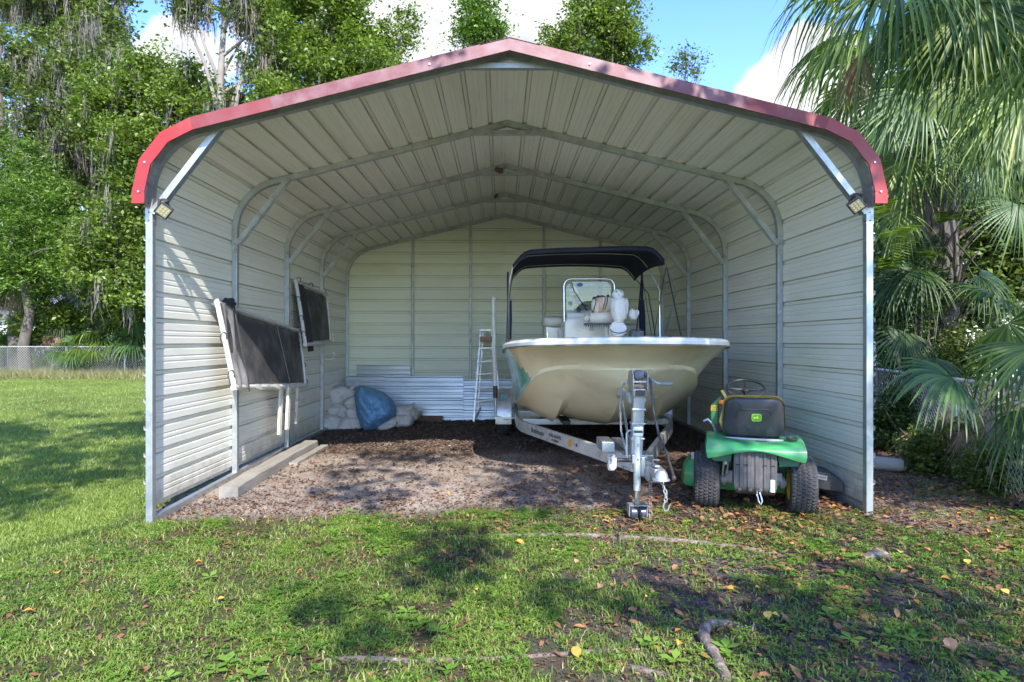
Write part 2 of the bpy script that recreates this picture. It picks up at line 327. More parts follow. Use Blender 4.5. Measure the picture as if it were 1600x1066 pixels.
def frame_piece(mb, pts, w=.058):
    """square tube swept in the x-z plane at fixed y"""
    n = len(pts); vs = []
    for i, (x, y, z) in enumerate(pts):
        a = Vector(pts[max(i-1, 0)]); c = Vector(pts[min(i+1, n-1)]); tt = (c-a).normalized(); nn = Vector((tt.z, 0, -tt.x)); k = 1
        if 0 < i < n-1:
            d1 = (Vector(pts[i])-a).normalized(); k = 1/max(.5, math.sqrt((1+d1.dot((c-Vector(pts[i])).normalized()))/2))
        for sx, sy in ((-1, -1), (1, -1), (1, 1), (-1, 1)): vs.append(Vector((x, y, z))+nn*sx*w/2*k+Vector((0, sy*w/2, 0)))
    fs = [(i*4+j, i*4+(j+1) % 4, i*4+4+(j+1) % 4, i*4+4+j) for i in range(n-1) for j in range(4)]+[(3, 2, 1, 0), tuple(range(4*n-4, 4*n))]
    mb.add(vs, fs)
SP = .2286
for fi, y in enumerate(YF):
    for s in (-1, 1):
        pr = profile(0, s, 10, 0)
        x0 = CXP+s*HALF; zb = gzf(x0, y)-.02
        jn = pr[1][1]-.02
        mb = MB(); frame_piece(mb, [(x0, y, zb), (x0, y, jn)]); mb.build('post', galv, cp, O, bevel=.004)
        pts = [(x0, y, jn-.22)]+[(p[0], y, p[1]) for p in pr[1:]]
        mb = MB(); frame_piece(mb, [(p[0], p[1], p[2]) for p in pts], .0605 if True else .058); mb.build('roof_bow', galv if fi == 0 else galvd, cp, O, smooth=True, ang=30)
        # bolts on the sleeve
        mb = MB()
        for zz in (.04, .12, .19): mb.cyl((x0-s*.032, y-.0, jn-zz), (x0-s*.036, y, jn-zz), .006, 6); mb.cyl((x0, y-.031, jn-zz), (x0, y-.035, jn-zz), .006, 6)
        mb.build('bolts', rust, cp, O)
        if fi < 4:
            xb, zt = CXP+s*(HALF-.62), APEX-SL*(HALF-.62)-.03
            a = Vector((x0-s*.03, y-.005, 2.63)); c = Vector((xb+s*.02, y-.005, zt+.02)); mb = MB()
            d = (c-a).normalized(); nrm = Vector((d.z, 0, -d.x))*s
            # channel section: web and two flanges
            mb.bar(a, c, .07, .004, up=nrm); mb.bar(a-nrm*.0+Vector((0, -.034, 0)), c+Vector((0, -.034, 0)), .004, .052, up=nrm); mb.bar(a+Vector((0, .034, 0)), c+Vector((0, .034, 0)), .004, .052, up=nrm)
            mb.build('knee_brace', galv if fi == 0 else galvd, cp, O)
    if fi < 4:
        mb = MB(); mb.bar((CXP-.46, y-.002, APEX-SL*.46+.012), (CXP+.46, y-.002, APEX-SL*.46+.012), .054, .05)
        mb.build('ridge_brace', galv if fi == 0 else galvd, cp, O, bevel=.004)
# base rails
for s in (-1, 1):
    x0 = CXP+s*HALF
    mb = MB()
    for k in range(4): mb.bar((x0, YF[k]+.03, gzf(x0, YF[k])+.028), (x0, YF[k+1]-.03, gzf(x0, YF[k+1])+.028), .057, .057)
    mb.build('base_rail', galv, cp, O)
mb = MB(); mb.bar((CXP-HALF+.03, YF[4], .075), (CXP+HALF-.03, YF[4], .075), .057, .057); mb.build('base_rail', galv, cp, O)
# side and roof sheets: ribbed, running front to back, following the section
def ribbed(length, s0, first):
    """list of (arc position, outward offset) for one sheet"""
    out = []; n = int(round(length/SP))
    for k in range(n+1):
        c = s0+k*SP
        lo = c-.026; hi = c+.026
        if k == 0: out += [(c-.015, .019), (c+.015, .019), (c+.026, 0)]
        elif k == n: out += [(c-.026, .0), (c-.015, .017), (c+.017, .017)]
        else: out += [(lo, 0), (c-.015, .019), (c+.015, .019), (hi, 0)]
        if k < n:
            for u in (.40, .60):
                m = c+SP*u; out += [(m-.010, 0), (m-.004, .0035), (m+.004, .0035), (m+.010, 0)]
    return out
def walk(side):
    pr = profile(.031, side, 14, .10); seg = [0]
    for a, b_ in zip(pr, pr[1:]): seg.append(seg[-1]+math.hypot(b_[0]-a[0], b_[1]-a[1]))
    def at(s):
        s = min(max(s, 0), seg[-1])
        for i in range(len(seg)-1):
            if s <= seg[i+1]+1e-9:
                u = (s-seg[i])/max(1e-9, seg[i+1]-seg[i]); a, b_ = pr[i], pr[i+1]
                nx = a[2]*(1-u)+b_[2]*u; nz = a[3]*(1-u)+b_[3]*u
                if i == 0: nx, nz = a[2], a[3]
                if i == len(seg)-2: nx, nz = b_[2], b_[3]
                l = math.hypot(nx, nz); return a[0]*(1-u)+b_[0]*u, a[1]*(1-u)+b_[1]*u, nx/l, nz/l
        return pr[-1]
    return at, seg[-1]
for side in (-1, 1):
    at, LEN = walk(side); s0 = .03; k = 0
    while s0 < LEN-.05:
        W_ = 4*SP if s0+4*SP+.1 < LEN else round((LEN-s0)/SP)*SP
        if W_ < SP: break
        sec = ribbed(W_, s0, k == 0); mb = MB(); ys = np.linspace(Y0, Y1, 9)
        yst = Y0 if s0 > 2.3 else YF[0]-.02
        def fn(u, v, sec=sec, at=at, ys=ys):
            i = int(round(v*(len(sec)-1))); s_, o_ = sec[i]; x, z, nx, nz = at(s_); o2 = o_+(.0015 if k % 2 else 0)
            y = (yst)+(Y1-yst)*u; return Vector((x+nx*o2, y, z+nz*o2))
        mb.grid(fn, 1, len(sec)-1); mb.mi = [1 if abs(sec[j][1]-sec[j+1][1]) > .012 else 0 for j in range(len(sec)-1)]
        # per-sheet joint drop so the overlap reads
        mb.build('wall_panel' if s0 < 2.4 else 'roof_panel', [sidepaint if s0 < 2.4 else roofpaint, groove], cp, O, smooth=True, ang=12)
        s0 += W_; k += 1
# hat of the ridge cap
mb = MB()
def rc(u, v):
    x = (v-.5)*.5; return Vector((CXP+x, Y0-.02+(Y1-Y0+.04)*u, APEX+.031+.024-abs(x)*SL*.98+.004))
mb.grid(rc, 1, 8); mb.build('ridge_cap', redtrim, cp, O)
# gable wall at the back: horizontal ribbed sheets cut to the roof line, two sheets per course joined on a stud
def half_width(z):
    pr = profile(-.0, 1, 20, 0); best = 0
    for a, b_ in zip(pr, pr[1:]):
        if (a[1]-z)*(b_[1]-z) <= 0 and abs(b_[1]-a[1]) > 1e-9: u = (z-a[1])/(b_[1]-a[1]); best = max(best, a[0]+(b_[0]-a[0])*u-CXP)
    return best
zz = .05; k = 0; YB = YF[4]+.035
while zz < APEX-.1:
    W_ = 4*SP; sec = ribbed(W_, zz, 0); sec = [(z, o_) for z, o_ in sec if z < APEX-.01]
    mb = MB()
    vs = []
    for z, o_ in sec:
        hw = half_width(z) if z > .02 else HALF
        vs += [Vector((CXP-hw, YB+o_+(k % 2)*.0015, z)), Vector((CXP+hw, YB+o_+(k % 2)*.0015, z))]
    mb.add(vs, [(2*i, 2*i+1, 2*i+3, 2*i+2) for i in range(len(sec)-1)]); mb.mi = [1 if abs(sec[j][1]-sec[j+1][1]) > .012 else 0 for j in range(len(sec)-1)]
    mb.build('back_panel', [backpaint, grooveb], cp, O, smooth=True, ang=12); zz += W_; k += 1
for px in (645, 735, 850, 938):
    x = XP(px, YF[4]); mb = MB(); mb.bar((x, YF[4], .10), (x, YF[4], APEX-SL*abs(x-CXP)-.035), .05, .057, up=(0, 1, 0)); mb.build('wall_stud', galvd, cp, O, bevel=.003)
# red trim: folded strip along the roof edge, straight lengths with mitred corners at the bends
for s in (-1, 1):
    pr = profile(.062, s, 3, 2.68)
    pts = [(p[0], p[1], p[2], p[3]) for p in pr]
    pa_, pb_ = pts[-2], pts[-1]; pts = pts[:-1]+[(pa_[0]+(pb_[0]-pa_[0])*u, pa_[1]+(pb_[1]-pa_[1])*u, pb_[2], pb_[3]) for u in (.25, .5, .75, 1)]
    names = []
    for i in range(len(pts)-1):
        a, b_ = pts[i], pts[i+1]; mb = MB()
        d = Vector((b_[0]-a[0], 0, b_[1]-a[1])).normalized(); nn = Vector((d.z, 0, -d.x))*s
        if nn.dot(Vector((a[2], 0, a[3]))) < 0: nn = -nn
        H = .105
        def pt(p, off, y):
            n_ = Vector((p[2], 0, p[3])); return Vector((p[0], y, p[1]))+n_*off
        A = [pt(a, 0, Y0+.10), pt(a, 0, Y0-.012), pt(a, -H, Y0-.016), pt(a, -H, Y0-.002)]; B = [pt(b_, 0, Y0+.10), pt(b_, 0, Y0-.012), pt(b_, -H, Y0-.016), pt(b_, -H, Y0-.002)]
        e = .0015*(i % 2); A = [q+Vector((0, -e, 0)) for q in A]; B = [q+Vector((0, -e, 0)) for q in B]
        th = [Vector((0, 0, 0))]*4
        mb.add(A+B, [(0, 4, 5, 1), (1, 5, 6, 2), (2, 6, 7, 3)])
        mb.build('roof_trim', redtrim if i < 4 else (sheen1 if i == 4 else sheen2), cp, O)
    mb = MB()
    for (sx, zz_) in ((pts[1][0]-s*.06, pts[1][1]), (pts[2][0]-s*.05, pts[2][1]-.03), (pts[-2][0], pts[-2][1]-.06)):
        mb.cyl((sx, Y0-.014, zz_), (sx, Y0-.024, zz_), .009, 8)
    mb.build('trim_screws', galv, cp, O)
# small rib-end screws along the outer wall at both front posts
for s in (-1, 1):
    mb = MB()
    for k in range(11):
        z = .2+k*SP; x = CXP+s*(HALF+.031); mb.lathe([(.011, 0), (.008, .006), (0, .007)], (x+s*.0195, YF[0]+.012, z-.17), (s, 0, 0), 8)
    mb.build('screw_heads', galv, cp, O)
# rust streak fixture near the ridge: wasp nests stuck on the ridge brace
nestm = mat('mud_nest', (.20, .11, .06), .95, 0, (.12, .07, .04), 30, .7, bump=.6)
for (px, py, D, r) in ((782, 262, YF[2]-.06, .05), (776, 305, YF[3]-.06, .035)):
    mb = MB(); c = P(px, py, D)
    for q_ in range(5): mb.blob(c+Vector((random.uniform(-.5, .5)*r*2, 0, random.uniform(-1.2, .4)*r)), (r*.6, r*.4, r*.6), 8, 6, .3, seed=q_)
    o = mb.build('mud_nest', nestm, None, c, smooth=True)
    tag(o, 'brown mud nest stuck under the ridge brace of the '+('third' if py < 300 else 'fourth')+' roof frame', 'insect nest', 'mud nests at the ridge')

# ------------------------------------------------------------------ flood lights on the front braces
lens = mat('led_lens', (.38, .37, .30), .2, 0, (.28, .26, .19), 60, .8, coat=.6)
def flood(loc, face, label, seed):
    e = empty('flood_light', loc, label, 'flood light', 'solar flood lights on the front braces'); L = Vector(loc)
    f = Vector(face).normalized(); r = f.cross(Vector((0, 0, 1))).normalized(); a = math.radians(-38 if seed else 38)
    u = r.cross(f); r2 = r*math.cos(a)+u*math.sin(a); u2 = r2.cross(f); R = Matrix((r2, f, u2)).transposed()
    mb = MB(); mb.box(L, (.115, .035, .115), R); mb.build('housing', blackp, e, L, bevel=.006)
    mb = MB(); mb.box(L+f*.0205, (.088, .006, .088), R); p = mb.build('lens', lens, e, L, bevel=.002)
    mb = MB()
    for i in range(3):
        for j in range(3): mb.box(L+f*.0245+r2*(i-1)*.026+u2*(j-1)*.026, (.012, .003, .012), R)
    mb.build('led_chips', mat('led_chip', (.7, .6, .2), .4), p, L)
    mb = MB(); mb.tube([L-r2*.05-f*.01, L-r2*.055-f*.05+Vector((0, 0, .04)), L-f*.07+Vector((0, 0, .06)), L+r2*.055-f*.05+Vector((0, 0, .04)), L+r2*.05-f*.01], .01, 6); mb.lathe([(0, 0), (.035, .004), (.04, .02), (.02, .04), (0, .042)], L-f*.05+Vector((0, 0, .045)), (0, -.4, 1), 14); mb.build('bracket', blackp, e, L, smooth=True)
flood(P(256, 329, 5.29), (.25, -.8, -.45), 'small square flood light on the left front brace, its face pointing down', 0)
flood(P(1338, 321, 5.27), (-.25, -.8, -.5), 'small square flood light on the right front brace with a black round bracket', 1)

# ------------------------------------------------------------------ mesh screens leaning on the left wall
mesh_m, t, o = nodes_mat('sun_screen_mesh')
pb = N(t, 'ShaderNodeBsdfPrincipled'); pb.inputs['Roughness'].default_value = .8; pb.inputs['Base Color'].default_value = (.035, .035, .04, 1)
tr = N(t, 'ShaderNodeBsdfTransparent'); mx = N(t, 'ShaderNodeMixShader'); mx.inputs[0].default_value = .86
co = N(t, 'ShaderNodeTexCoord'); t.links.new(tr.outputs[0], mx.inputs[1]); t.links.new(pb.outputs[0], mx.inputs[2]); t.links.new(mx.outputs[0], o.inputs[0])
nn_ = N(t, 'ShaderNodeTexNoise'); nn_.inputs['Scale'].default_value = 4; nn_.inputs['Detail'].default_value = 7; t.links.new(co.outputs['Object'], nn_.inputs[0])
rp = N(t, 'ShaderNodeValToRGB'); rp.color_ramp.elements[0].color = (.035, .035, .042, 1); rp.color_ramp.elements[1].color = (.11, .105, .105, 1); rp.color_ramp.elements[0].position = .45; rp.color_ramp.elements[1].position = .7; t.links.new(nn_.outputs['Fac'], rp.inputs[0]); t.links.new(rp.outputs[0], pb.inputs['Base Color'])
greycl = mat('grey_cloth', (.20, .19, .185), .9, 0, (.11, .105, .105), 12, .8, bump=.3, bsc=60)
pvc = mat('weathered_pvc', (.60, .59, .57), .5, 0, (.48, .47, .44), 10, .6, dirt=(.40, .38, .33), dsc=14, dlo=.55)
def screen(TL, TR, BL, BR, label, big):
    TL, TR, BL, BR = map(Vector, (TL, TR, BL, BR)); L = (BL+BR)/2
    e = empty('mesh_screen', L, label, 'mesh screen', 'black mesh screens on the left wall')
    for a, b_, r in ((TL, BL, .027), (TL, TR, .022), (BL, BR, .03), (TR, BR, .018)):
        mb = MB(); ext = (b_-a).normalized()*.03; mb.tube([a-ext, a.lerp(b_, .35)+Vector((.004, 0, -.004)), b_+ext], r, 10); mb.build('frame_pipe', pvc, e, L, smooth=True)
    n = (TR-TL).cross(BL-TL).normalized()
    if n.x < 0: n = -n
    def pt(u, v): return (TL.lerp(TR, u)).lerp(BL.lerp(BR, u), v)
    mb = MB(); mb.grid(lambda u, v: pt(.03+.94*u, .05+.90*v)+n*(.012*math.sin(PI*u)*math.sin(PI*v)+.006*math.sin(u*17+v*5)), 24, 12); mb.build('mesh_panel', mesh_m, e, L, smooth=True)
    if big:
        mb = MB(); mb.grid(lambda u, v: pt(.015+.10*u, .01+1.0*v)+n*(.012+.02*math.sin(u*9+v*3)*math.sin(v*5)+.015*math.cos(v*7)), 14, 24); mb.build('gathered_cloth', greycl, e, L, smooth=True)
        mb = MB(); mb.tube([pt(.13, .0)+n*.03, pt(.125, .4)+n*.03, pt(.13, .8)+n*.03, pt(.12, 1.06)+n*.03], .009, 6); mb.build('zip_seam', blackp, e, L, smooth=True)
        mb = MB(); mb.tube([pt(.62, .04)+n*.02, pt(.66, .5)+n*.022, pt(.70, .97)+n*.02], .006, 5); mb.build('seam', greycl, e, L)
        mb = MB(); mb.blob(pt(.10, -.03)+n*.02, (.05, .10, .05), 12, 8, .4, 3, 4); mb.build('bunched_cloth', blackc, e, L, smooth=True)
        mb = MB(); mb.grid(lambda u, v: pt(.2+.8*u, .97+.05*v*(1+.5*math.sin(u*20)))+n*(.03+.006*math.sin(u*40)), 40, 3); mb.build('hem', pvc, e, L, smooth=True)
        ties = [(-.01, .42), (-.01, .86), (1.0, .25), (1.0, .65), (1.0, .95), (.98, .05)]
    else:
        mb = MB(); mb.grid(lambda u, v: pt(.02+.2*u, .02+1.1*v)+n*(.012+.01*math.sin(u*12+v*3)), 8, 16); mb.build('gathered_cloth', blackc, e, L, smooth=True)
        ties = [(.08, -.03), (.45, -.03), (.9, -.03), (-.02, .3), (-.02, .6), (-.02, .85)]
    for u, v in ties:
        c = pt(u, v); mb = MB(); R_ = .035
        ax = (TR-TL).normalized() if u < .01 or u > .99 else Vector((0, 0, 1))
        mb.tube([c+n*math.cos(a_)*R_+(Vector((0, 0, 1)) if abs(ax.z) < .5 else (TR-TL).normalized()*.3+Vector((0, 0, 1))*.9)*math.sin(a_)*R_*1.5+ax*.012*a_*.3 for a_ in np.linspace(-.4, 4.6, 10)], .006, 6)
        mb.build('bungee_cord', blackp, e, L, smooth=True)
    return e
screen((-2.92, 6.50, 1.95), (-2.90, 9.10, 1.70), (-2.70, 6.40, 1.08), (-2.80, 9.05, .91), 'large black mesh screen on a white frame, tilted on the left wall nearer the lawn', True)
screen((-2.93, 9.02, 2.40), (-2.93, 10.62, 2.33), (-2.77, 8.95, 1.50), (-2.84, 10.52, 1.53), 'smaller black mesh screen hung higher and deeper in on the left wall', False)
# white wooden slats hanging below the big screen
woodw = mat('flaking_white_wood', (.66, .63, .55), .75, 0, (.55, .52, .44), 14, .7, bump=.3, bsc=50, stretch=(1, 1, .3), dirt=(.33, .28, .21), dsc=16, dlo=.54, dhi=.66)
e = empty('folded_trestle', (-2.80, 8.5, .4), 'weathered white wooden trestle legs hanging folded below the large mesh screen', 'trestle'); L = Vector(e.location)
for (xa, ya, xb, yb, z1) in ((-2.80, 8.05, -2.78, 7.92, .37), (-2.74, 8.17, -2.72, 8.03, .42), (-2.86, 8.52, -2.84, 8.42, .40), (-2.80, 8.72, -2.79, 8.62, .42)):
    mb = MB(); mb.bar((xa, ya, .96), (xb, yb, z1), .03, .085, up=(0, 1, 0)); mb.build('slat', woodw, e, L, bevel=.004)
mb = MB(); mb.bar((-2.72, 8.4, .72), (-2.74, 8.78, .72), .03, .05); mb.build('crossbar', woodw, e, L, bevel=.004)
mb = MB(); mb.bar((-2.84, 7.95, .955), (-2.84, 8.85, .925), .05, .04); mb.build('top_rail', woodw, e, L, bevel=.004)
# two wire hooks
for (py, lab) in ((529, 'upper white wire hook on the left wall beside the smaller screen'), (558, 'lower white wire hook on the left wall beside the fourth post')):
    a = Vector((-2.98, 10.62, ZP(py+2, 10.7))); mb = MB(); mb.tube([a, a+Vector((.10, .01, -.02)), a+Vector((.16, .02, .0)), a+Vector((.17, .02, .09)), a+Vector((.15, .02, .10))], .009, 6)
    mb.bx(a+Vector((-.01, -.02, -.03)), a+Vector((0, .02, .03)))
    tag(mb.build('wall_hook', whitep, None, a, smooth=True), lab, 'hook', 'wire hooks on the left wall')
# timbers on the floor
timber = mat('weathered_timber', (.48, .45, .40), .85, 0, (.36, .335, .29), 5, .8, bump=.5, bsc=30, stretch=(2, .25, 2), dirt=(.22, .20, .16), dsc=5, stretch_=None) if False else mat('weathered_timber', (.29, .27, .24), .85, 0, (.20, .18, .155), 5, .8, bump=.5, bsc=30, stretch=(2, .3, 2), dirt=(.24, .21, .17), dsc=6, dlo=.52, dhi=.72)
def beam(a, b_, w, h, lab):
    a = Vector(a); b_ = Vector(b_); mb = MB(); n = 14
    d = (b_-a).normalized(); r = Vector((d.y, -d.x, 0)).normalized(); sec = [(-.5, 0), (.5, 0), (.5, .92), (.44, 1), (-.44, 1), (-.5, .92)]
    vs = []
    for i in range(n+1):
        c = a.lerp(b_, i/n); c.z = gzf(c.x, c.y)-.01+a.z*(1-i/n)+b_.z*i/n
        for (u, v) in sec: vs.append(c+r*w*(u+.02*math.sin(i*1.7+u*3))+Vector((0, 0, h*v*(1+.03*math.sin(i*2.3)))))
    k = len(sec); fs = [(i*k+j, i*k+(j+1) % k, (i+1)*k+(j+1) % k, (i+1)*k+j) for i in range(n) for j in range(k)]+[tuple(range(k)), tuple(range(n*k, n*k+k))]
    mb.add(vs, fs); o = mb.build('timber_beam', timber, None, Vector((a.x, a.y, gzf(a.x, a.y)))); tag(o, lab, 'timber', 'timber beams on the floor by the left wall')
beam((-2.64, 6.12, .0), (-2.66, 8.85, .0), .18, .125, 'long grey timber beam on the floor along the left wall, cut end towards the lawn')
beam((-2.50, 7.6, .0), (-2.50, 8.95, .0), .10, .05, 'low grey timber lying half buried against the long beam')

# ------------------------------------------------------------------ loose roofing sheets against the back wall
zinc = mat('bare_zinc_sheet', (.47, .49, .50), .34, .5, (.34, .37, .385), 2.2, .8, stretch=(.4, 1, 3), dirt=(.36, .39, .41), dsc=5, dlo=.5, dhi=.75)
def sheet(px0, px1, ptop, D, h, lab, lean=.12):
    x0, x1 = XP(px0, D), XP(px1, D); zt = ZP(ptop, D); zb = zt-h; mb = MB(); sec = []; z = 0
    k = int(h/.18)
    for i in range(k+1):
        c = i*h/max(k, 1)
        sec += [(c-.03, 0), (c-.014, .022), (c+.014, .022), (c+.03, 0)]
        if i < k: m = c+h/max(k, 1)/2; sec += [(m-.02, 0), (m-.01, .006), (m+.01, .006), (m+.02, 0)]
    sec = [(max(0, min(h, a)), b_) for a, b_ in sec]
    vs = []
    for a, o_ in sec:
        for x in (x0, x1): vs.append(Vector((x, D-lean+lean*a/h-o_, zb+a)))
    mb.add(vs, [(2*i, 2*i+1, 2*i+3, 2*i+2) for i in range(len(sec)-1)])
    o = mb.build('roofing_sheet', zinc, None, Vector(((x0+x1)/2, D, zb))); md = o.modifiers.new('thick', 'SOLIDIFY'); md.thickness = .002
    tag(o, lab, 'metal sheet', 'loose roofing sheets leaning on the back wall')
sheet(557, 641, 570, 12.14, 1.05, 'small zinc sheet standing highest behind the others, above the blue tarp', .03)
sheet(541, 640, 587, 12.04, .88, 'zinc roofing sheet at the left end, standing behind the cloth sacks')
sheet(601, 724, 588, 11.96, .86, 'widest zinc roofing sheet in the middle, partly behind the blue tarp')
sheet(722, 800, 593, 11.99, .80, 'zinc roofing sheet standing behind the stepladder')
sheet(790, 900, 590, 12.05, .80, 'zinc roofing sheet behind the boat trailer wheel')
brownw = mat('rotten_board', (.16, .085, .055), .95, 0, (.08, .05, .04), 12, .7, bump=.6)
mb = MB(); mb.bar((XP(632, 11.7), 11.72, gzf(-1.7, 11.7)+.05), (XP(692, 11.7), 11.66, gzf(-1.2, 11.7)+.05), .05, .12); tag(mb.build('old_board', brownw, None, (XP(660, 11.7), 11.7, .04)), 'short reddish brown board lying at the foot of the zinc sheets', 'board')

# ------------------------------------------------------------------ cloth sacks and tarp
sackm = mat('pale_sack_cloth', (.60, .57, .54), .9, 0, (.48, .45, .42), 5, .8, bump=.7, bsc=26, dirt=(.27, .24, .2), dsc=7, dlo=.56)
def sack(px, py, w, h, D, lab, sd_, rot=0):
    c = P(px, py, D); rx = w/F*D/2; rz = h/F*D/2; mb = MB(); R = Matrix.Rotation(math.radians(rot), 3, 'Y')
    from mathutils import noise
    nu, nv = 36, 24; vs = []
    for i in range(nv+1):
        th = PI*i/nv
        for j in range(nu):
            ph = 2*PI*j/nu; d = Vector((math.sin(th)*math.cos(ph), math.sin(th)*math.sin(ph), math.cos(th)))
            d = Vector([math.copysign(abs(q)**.72, q) for q in d]); sdv = Vector((sd_*3.1, sd_*1.7, 0))
            k = 1+.16*noise.noise(d*1.6+sdv)+.10*abs(noise.noise(d*4+sdv))*1.5-.08*abs(noise.noise(Vector((d.x*7, d.y*7, d.z*2))+sdv))
            vs.append(c+R@(Vector((d.x*rx, d.y*.22, d.z*rz))*k))
    mb.add(vs, [(i*nu+j, (i+1)*nu+j, (i+1)*nu+(j+1) % nu, i*nu+(j+1) % nu) for i in range(nv) for j in range(nu)])
    mb.tube([c+Vector((rx*.6, -.05, rz*.8)), c+Vector((rx*.85, -.08, rz*1.1)), c+Vector((rx*1.0, -.1, rz*1.25))], [.05, .025, .05], 8)
    o = mb.build('cloth_sack', sackm, None, Vector((c.x, c.y, c.z-rz)), smooth=True, ang=60); tag(o, lab, 'sack', 'pale sacks piled in the back corner')
sack(536, 621, 50, 34, 11.35, 'topmost pale sack with a crumpled neck, at the left of the blue tarp', 1, 10)
sack(532, 644, 46, 26, 11.2, 'pale sack in the middle of the left stack in the corner', 2)
sack(519, 663, 30, 28, 10.95, 'rounded pale sack at the lower left foot of the pile', 3)
sack(551, 628, 28, 18, 11.15, 'small pale sack lying slanted against the left side of the blue tarp', 4, -25)
sack(548, 663, 40, 24, 10.95, 'pale sack on the floor just left of the blue tarp', 5)
sack(553, 645, 22, 22, 11.05, 'pale sack tucked under the left side of the blue tarp', 9)
sack(632, 643, 34, 18, 11.25, 'pale sack on top of the low heap right of the blue tarp', 6, 5)
sack(628, 657, 38, 18, 11.1, 'pale sack at the bottom of the low heap right of the blue tarp', 7)
sack(606, 664, 34, 16, 10.85, 'pale sack sticking out under the right edge of the blue tarp', 8, -30)
sack(649, 648, 16, 16, 11.45, 'smallest pale sack end at the far right of the heap', 10, 20)
tarpm = mat('blue_tarp', (.17, .35, .56), .65, 0, (.11, .25, .43), 6, .7, bump=.25, bsc=40)
from mathutils import noise as mnoise
mb = MB(); outline = [(561, 602), (580, 606), (600, 613), (613, 624), (620, 640), (617, 652), (604, 664), (588, 674), (570, 677), (562, 666), (557, 650), (555, 632), (553, 615)]
nO = 64; D = 10.75; cpx, cpy = 583, 640
def ol(a):
    k = a*len(outline); i = int(k) % len(outline); u = k-int(k); p0 = outline[i]; p1 = outline[(i+1) % len(outline)]; return p0[0]*(1-u)+p1[0]*u, p0[1]*(1-u)+p1[1]*u
def tp(u, v):
    ox, oy = ol(u); r = math.sin(v*PI/2); px = cpx+(ox-cpx)*r; py = cpy+(oy-cpy)*r
    d = Vector((px*.055, py*.035, v*2)); fold = .035*abs(mnoise.noise(Vector((px*.22+py*.1, py*.16-px*.05, 9))))+.09*mnoise.noise(d)+.11*abs(mnoise.noise(Vector((px*.10-py*.07, v*1.2+py*.03, 5))))+.02*mnoise.noise(Vector((px*.3, py*.2, 1)))
    return P(px, py, D-.42*math.cos(v*PI/2)+.28*v**3+fold)
mb.grid(tp, 72, 26); o = mb.build('blue_tarp', tarpm, None, P(583, 677, 10.9), smooth=True, ang=80); tag(o, 'crumpled blue tarp thrown over the pale sacks in the back corner', 'tarp')

# ------------------------------------------------------------------ stepladder
e = empty('stepladder', P(758, 660, 11.66), 'aluminium stepladder leaning on the zinc sheets beside the boat', 'ladder'); L = Vector(e.location)
tl, tr_, bl, br = P(751, 516, 11.85), P(770, 516, 11.85), P(740, 661, 11.58), P(783, 655, 11.6)
for a, b_ in ((tl, bl), (tr_, br)):
    mb = MB(); mb.bar(a, b_, .03, .06, up=(0, 1, 0)); mb.build('side_rail', alum, e, L)
for i, py in enumerate((545, 566, 586, 608, 628)):
    u = (py-516)/(661-516); a = tl.lerp(bl, u); b_ = tr_.lerp(br, u); mb = MB(); mb.bar(a+Vector((0, -.02, 0)), b_+Vector((0, -.02, 0)), .09, .022); mb.build('step', alum, e, L)
mb = MB(); mb.bar(tl+Vector((-.01, -.03, .0)), tr_+Vector((.02, -.03, 0)), .14, .03); mb.build('top_cap', alum, e, L)
mb = MB(); mb.bar(tl.lerp(bl, .1)+Vector((0, -.05, 0)), tr_.lerp(br, .1)+Vector((0, -.05, 0)), .05, .10); mb.build('warning_plate', mat('red_brown_label', (.30, .13, .09), .7, 0, (.4, .3, .25), 40, .8), e, L)
for a, b_ in ((P(755, 520, 11.95), P(746, 650, 11.8)), (P(768, 520, 11.95), P(776, 650, 11.85))):
    mb = MB(); mb.bar(a, b_, .02, .035, up=(0, 1, 0)); mb.build('rear_leg', alum, e, L)
mb = MB(); mb.bar(P(741, 657, 11.56), P(751, 637, 11.7), .02, .02); mb.build('foot_strut', alum, e, L)

# ------------------------------------------------------------------ boat trailer
TX = 1.25
e = empty('boat_trailer', (TX, 8.4, 0), 'galvanised and aluminium boat trailer carrying the cream boat, its tongue towards the lawn', 'trailer'); L = Vector(e.location); TR = e
def rail(side):
    pts = [(TX+side*.045, 5.72, .435)]
    x1 = TX+side*1.02
    pts += [(TX+side*.90, 8.05, .435), (TX+side*.965, 8.25, .435), (TX+side*1.0, 8.48, .435), (x1, 8.75, .435), (x1, 11.7, .435)]
    vs = []; n = len(pts)
    for i in range(n):
        a = Vector(pts[max(i-1, 0)]); c = Vector(pts[min(i+1, n-1)]); d = (c-a).normalized(); r = Vector((d.y, -d.x, 0))
        for u, v in ((-.025, -.07), (.025, -.07), (.025, .07), (-.025, .07)): vs.append(Vector(pts[i])+r*u+Vector((0, 0, v)))
    mb = MB(); mb.add(vs, [(i*4+j, i*4+(j+1) % 4, i*4+4+(j+1) % 4, i*4+4+j) for i in range(n-1) for j in range(4)]+[(3, 2, 1, 0), tuple(range(4*n-4, 4*n))])
    return mb.build('side_rail', alum, TR, L, bevel=.006)
rl = rail(-1); rr = rail(1)
black_ink = mat('black_print', (.03, .03, .03), .5)
d = (Vector((TX-.90, 8.05, 0))-Vector((TX-.045, 5.72, 0))).normalized(); rgt = -d; outn = Vector((rgt.y, -rgt.x, 0)); outn = outn if outn.y < 0 else -outn
def on_arm(tt, z): p = Vector((TX-.045, 5.72, z)).lerp(Vector((TX-.90, 8.05, z)), tt); return p+outn*.0285-L
text_obj('lettering', 'Boatmaster', .085, black_ink, rl, on_arm(.86, .44), rgt, (0, 0, 1))
text_obj('lettering', 'KING BOATS', .055, black_ink, rl, on_arm(.66, .455), rgt, (0, 0, 1))
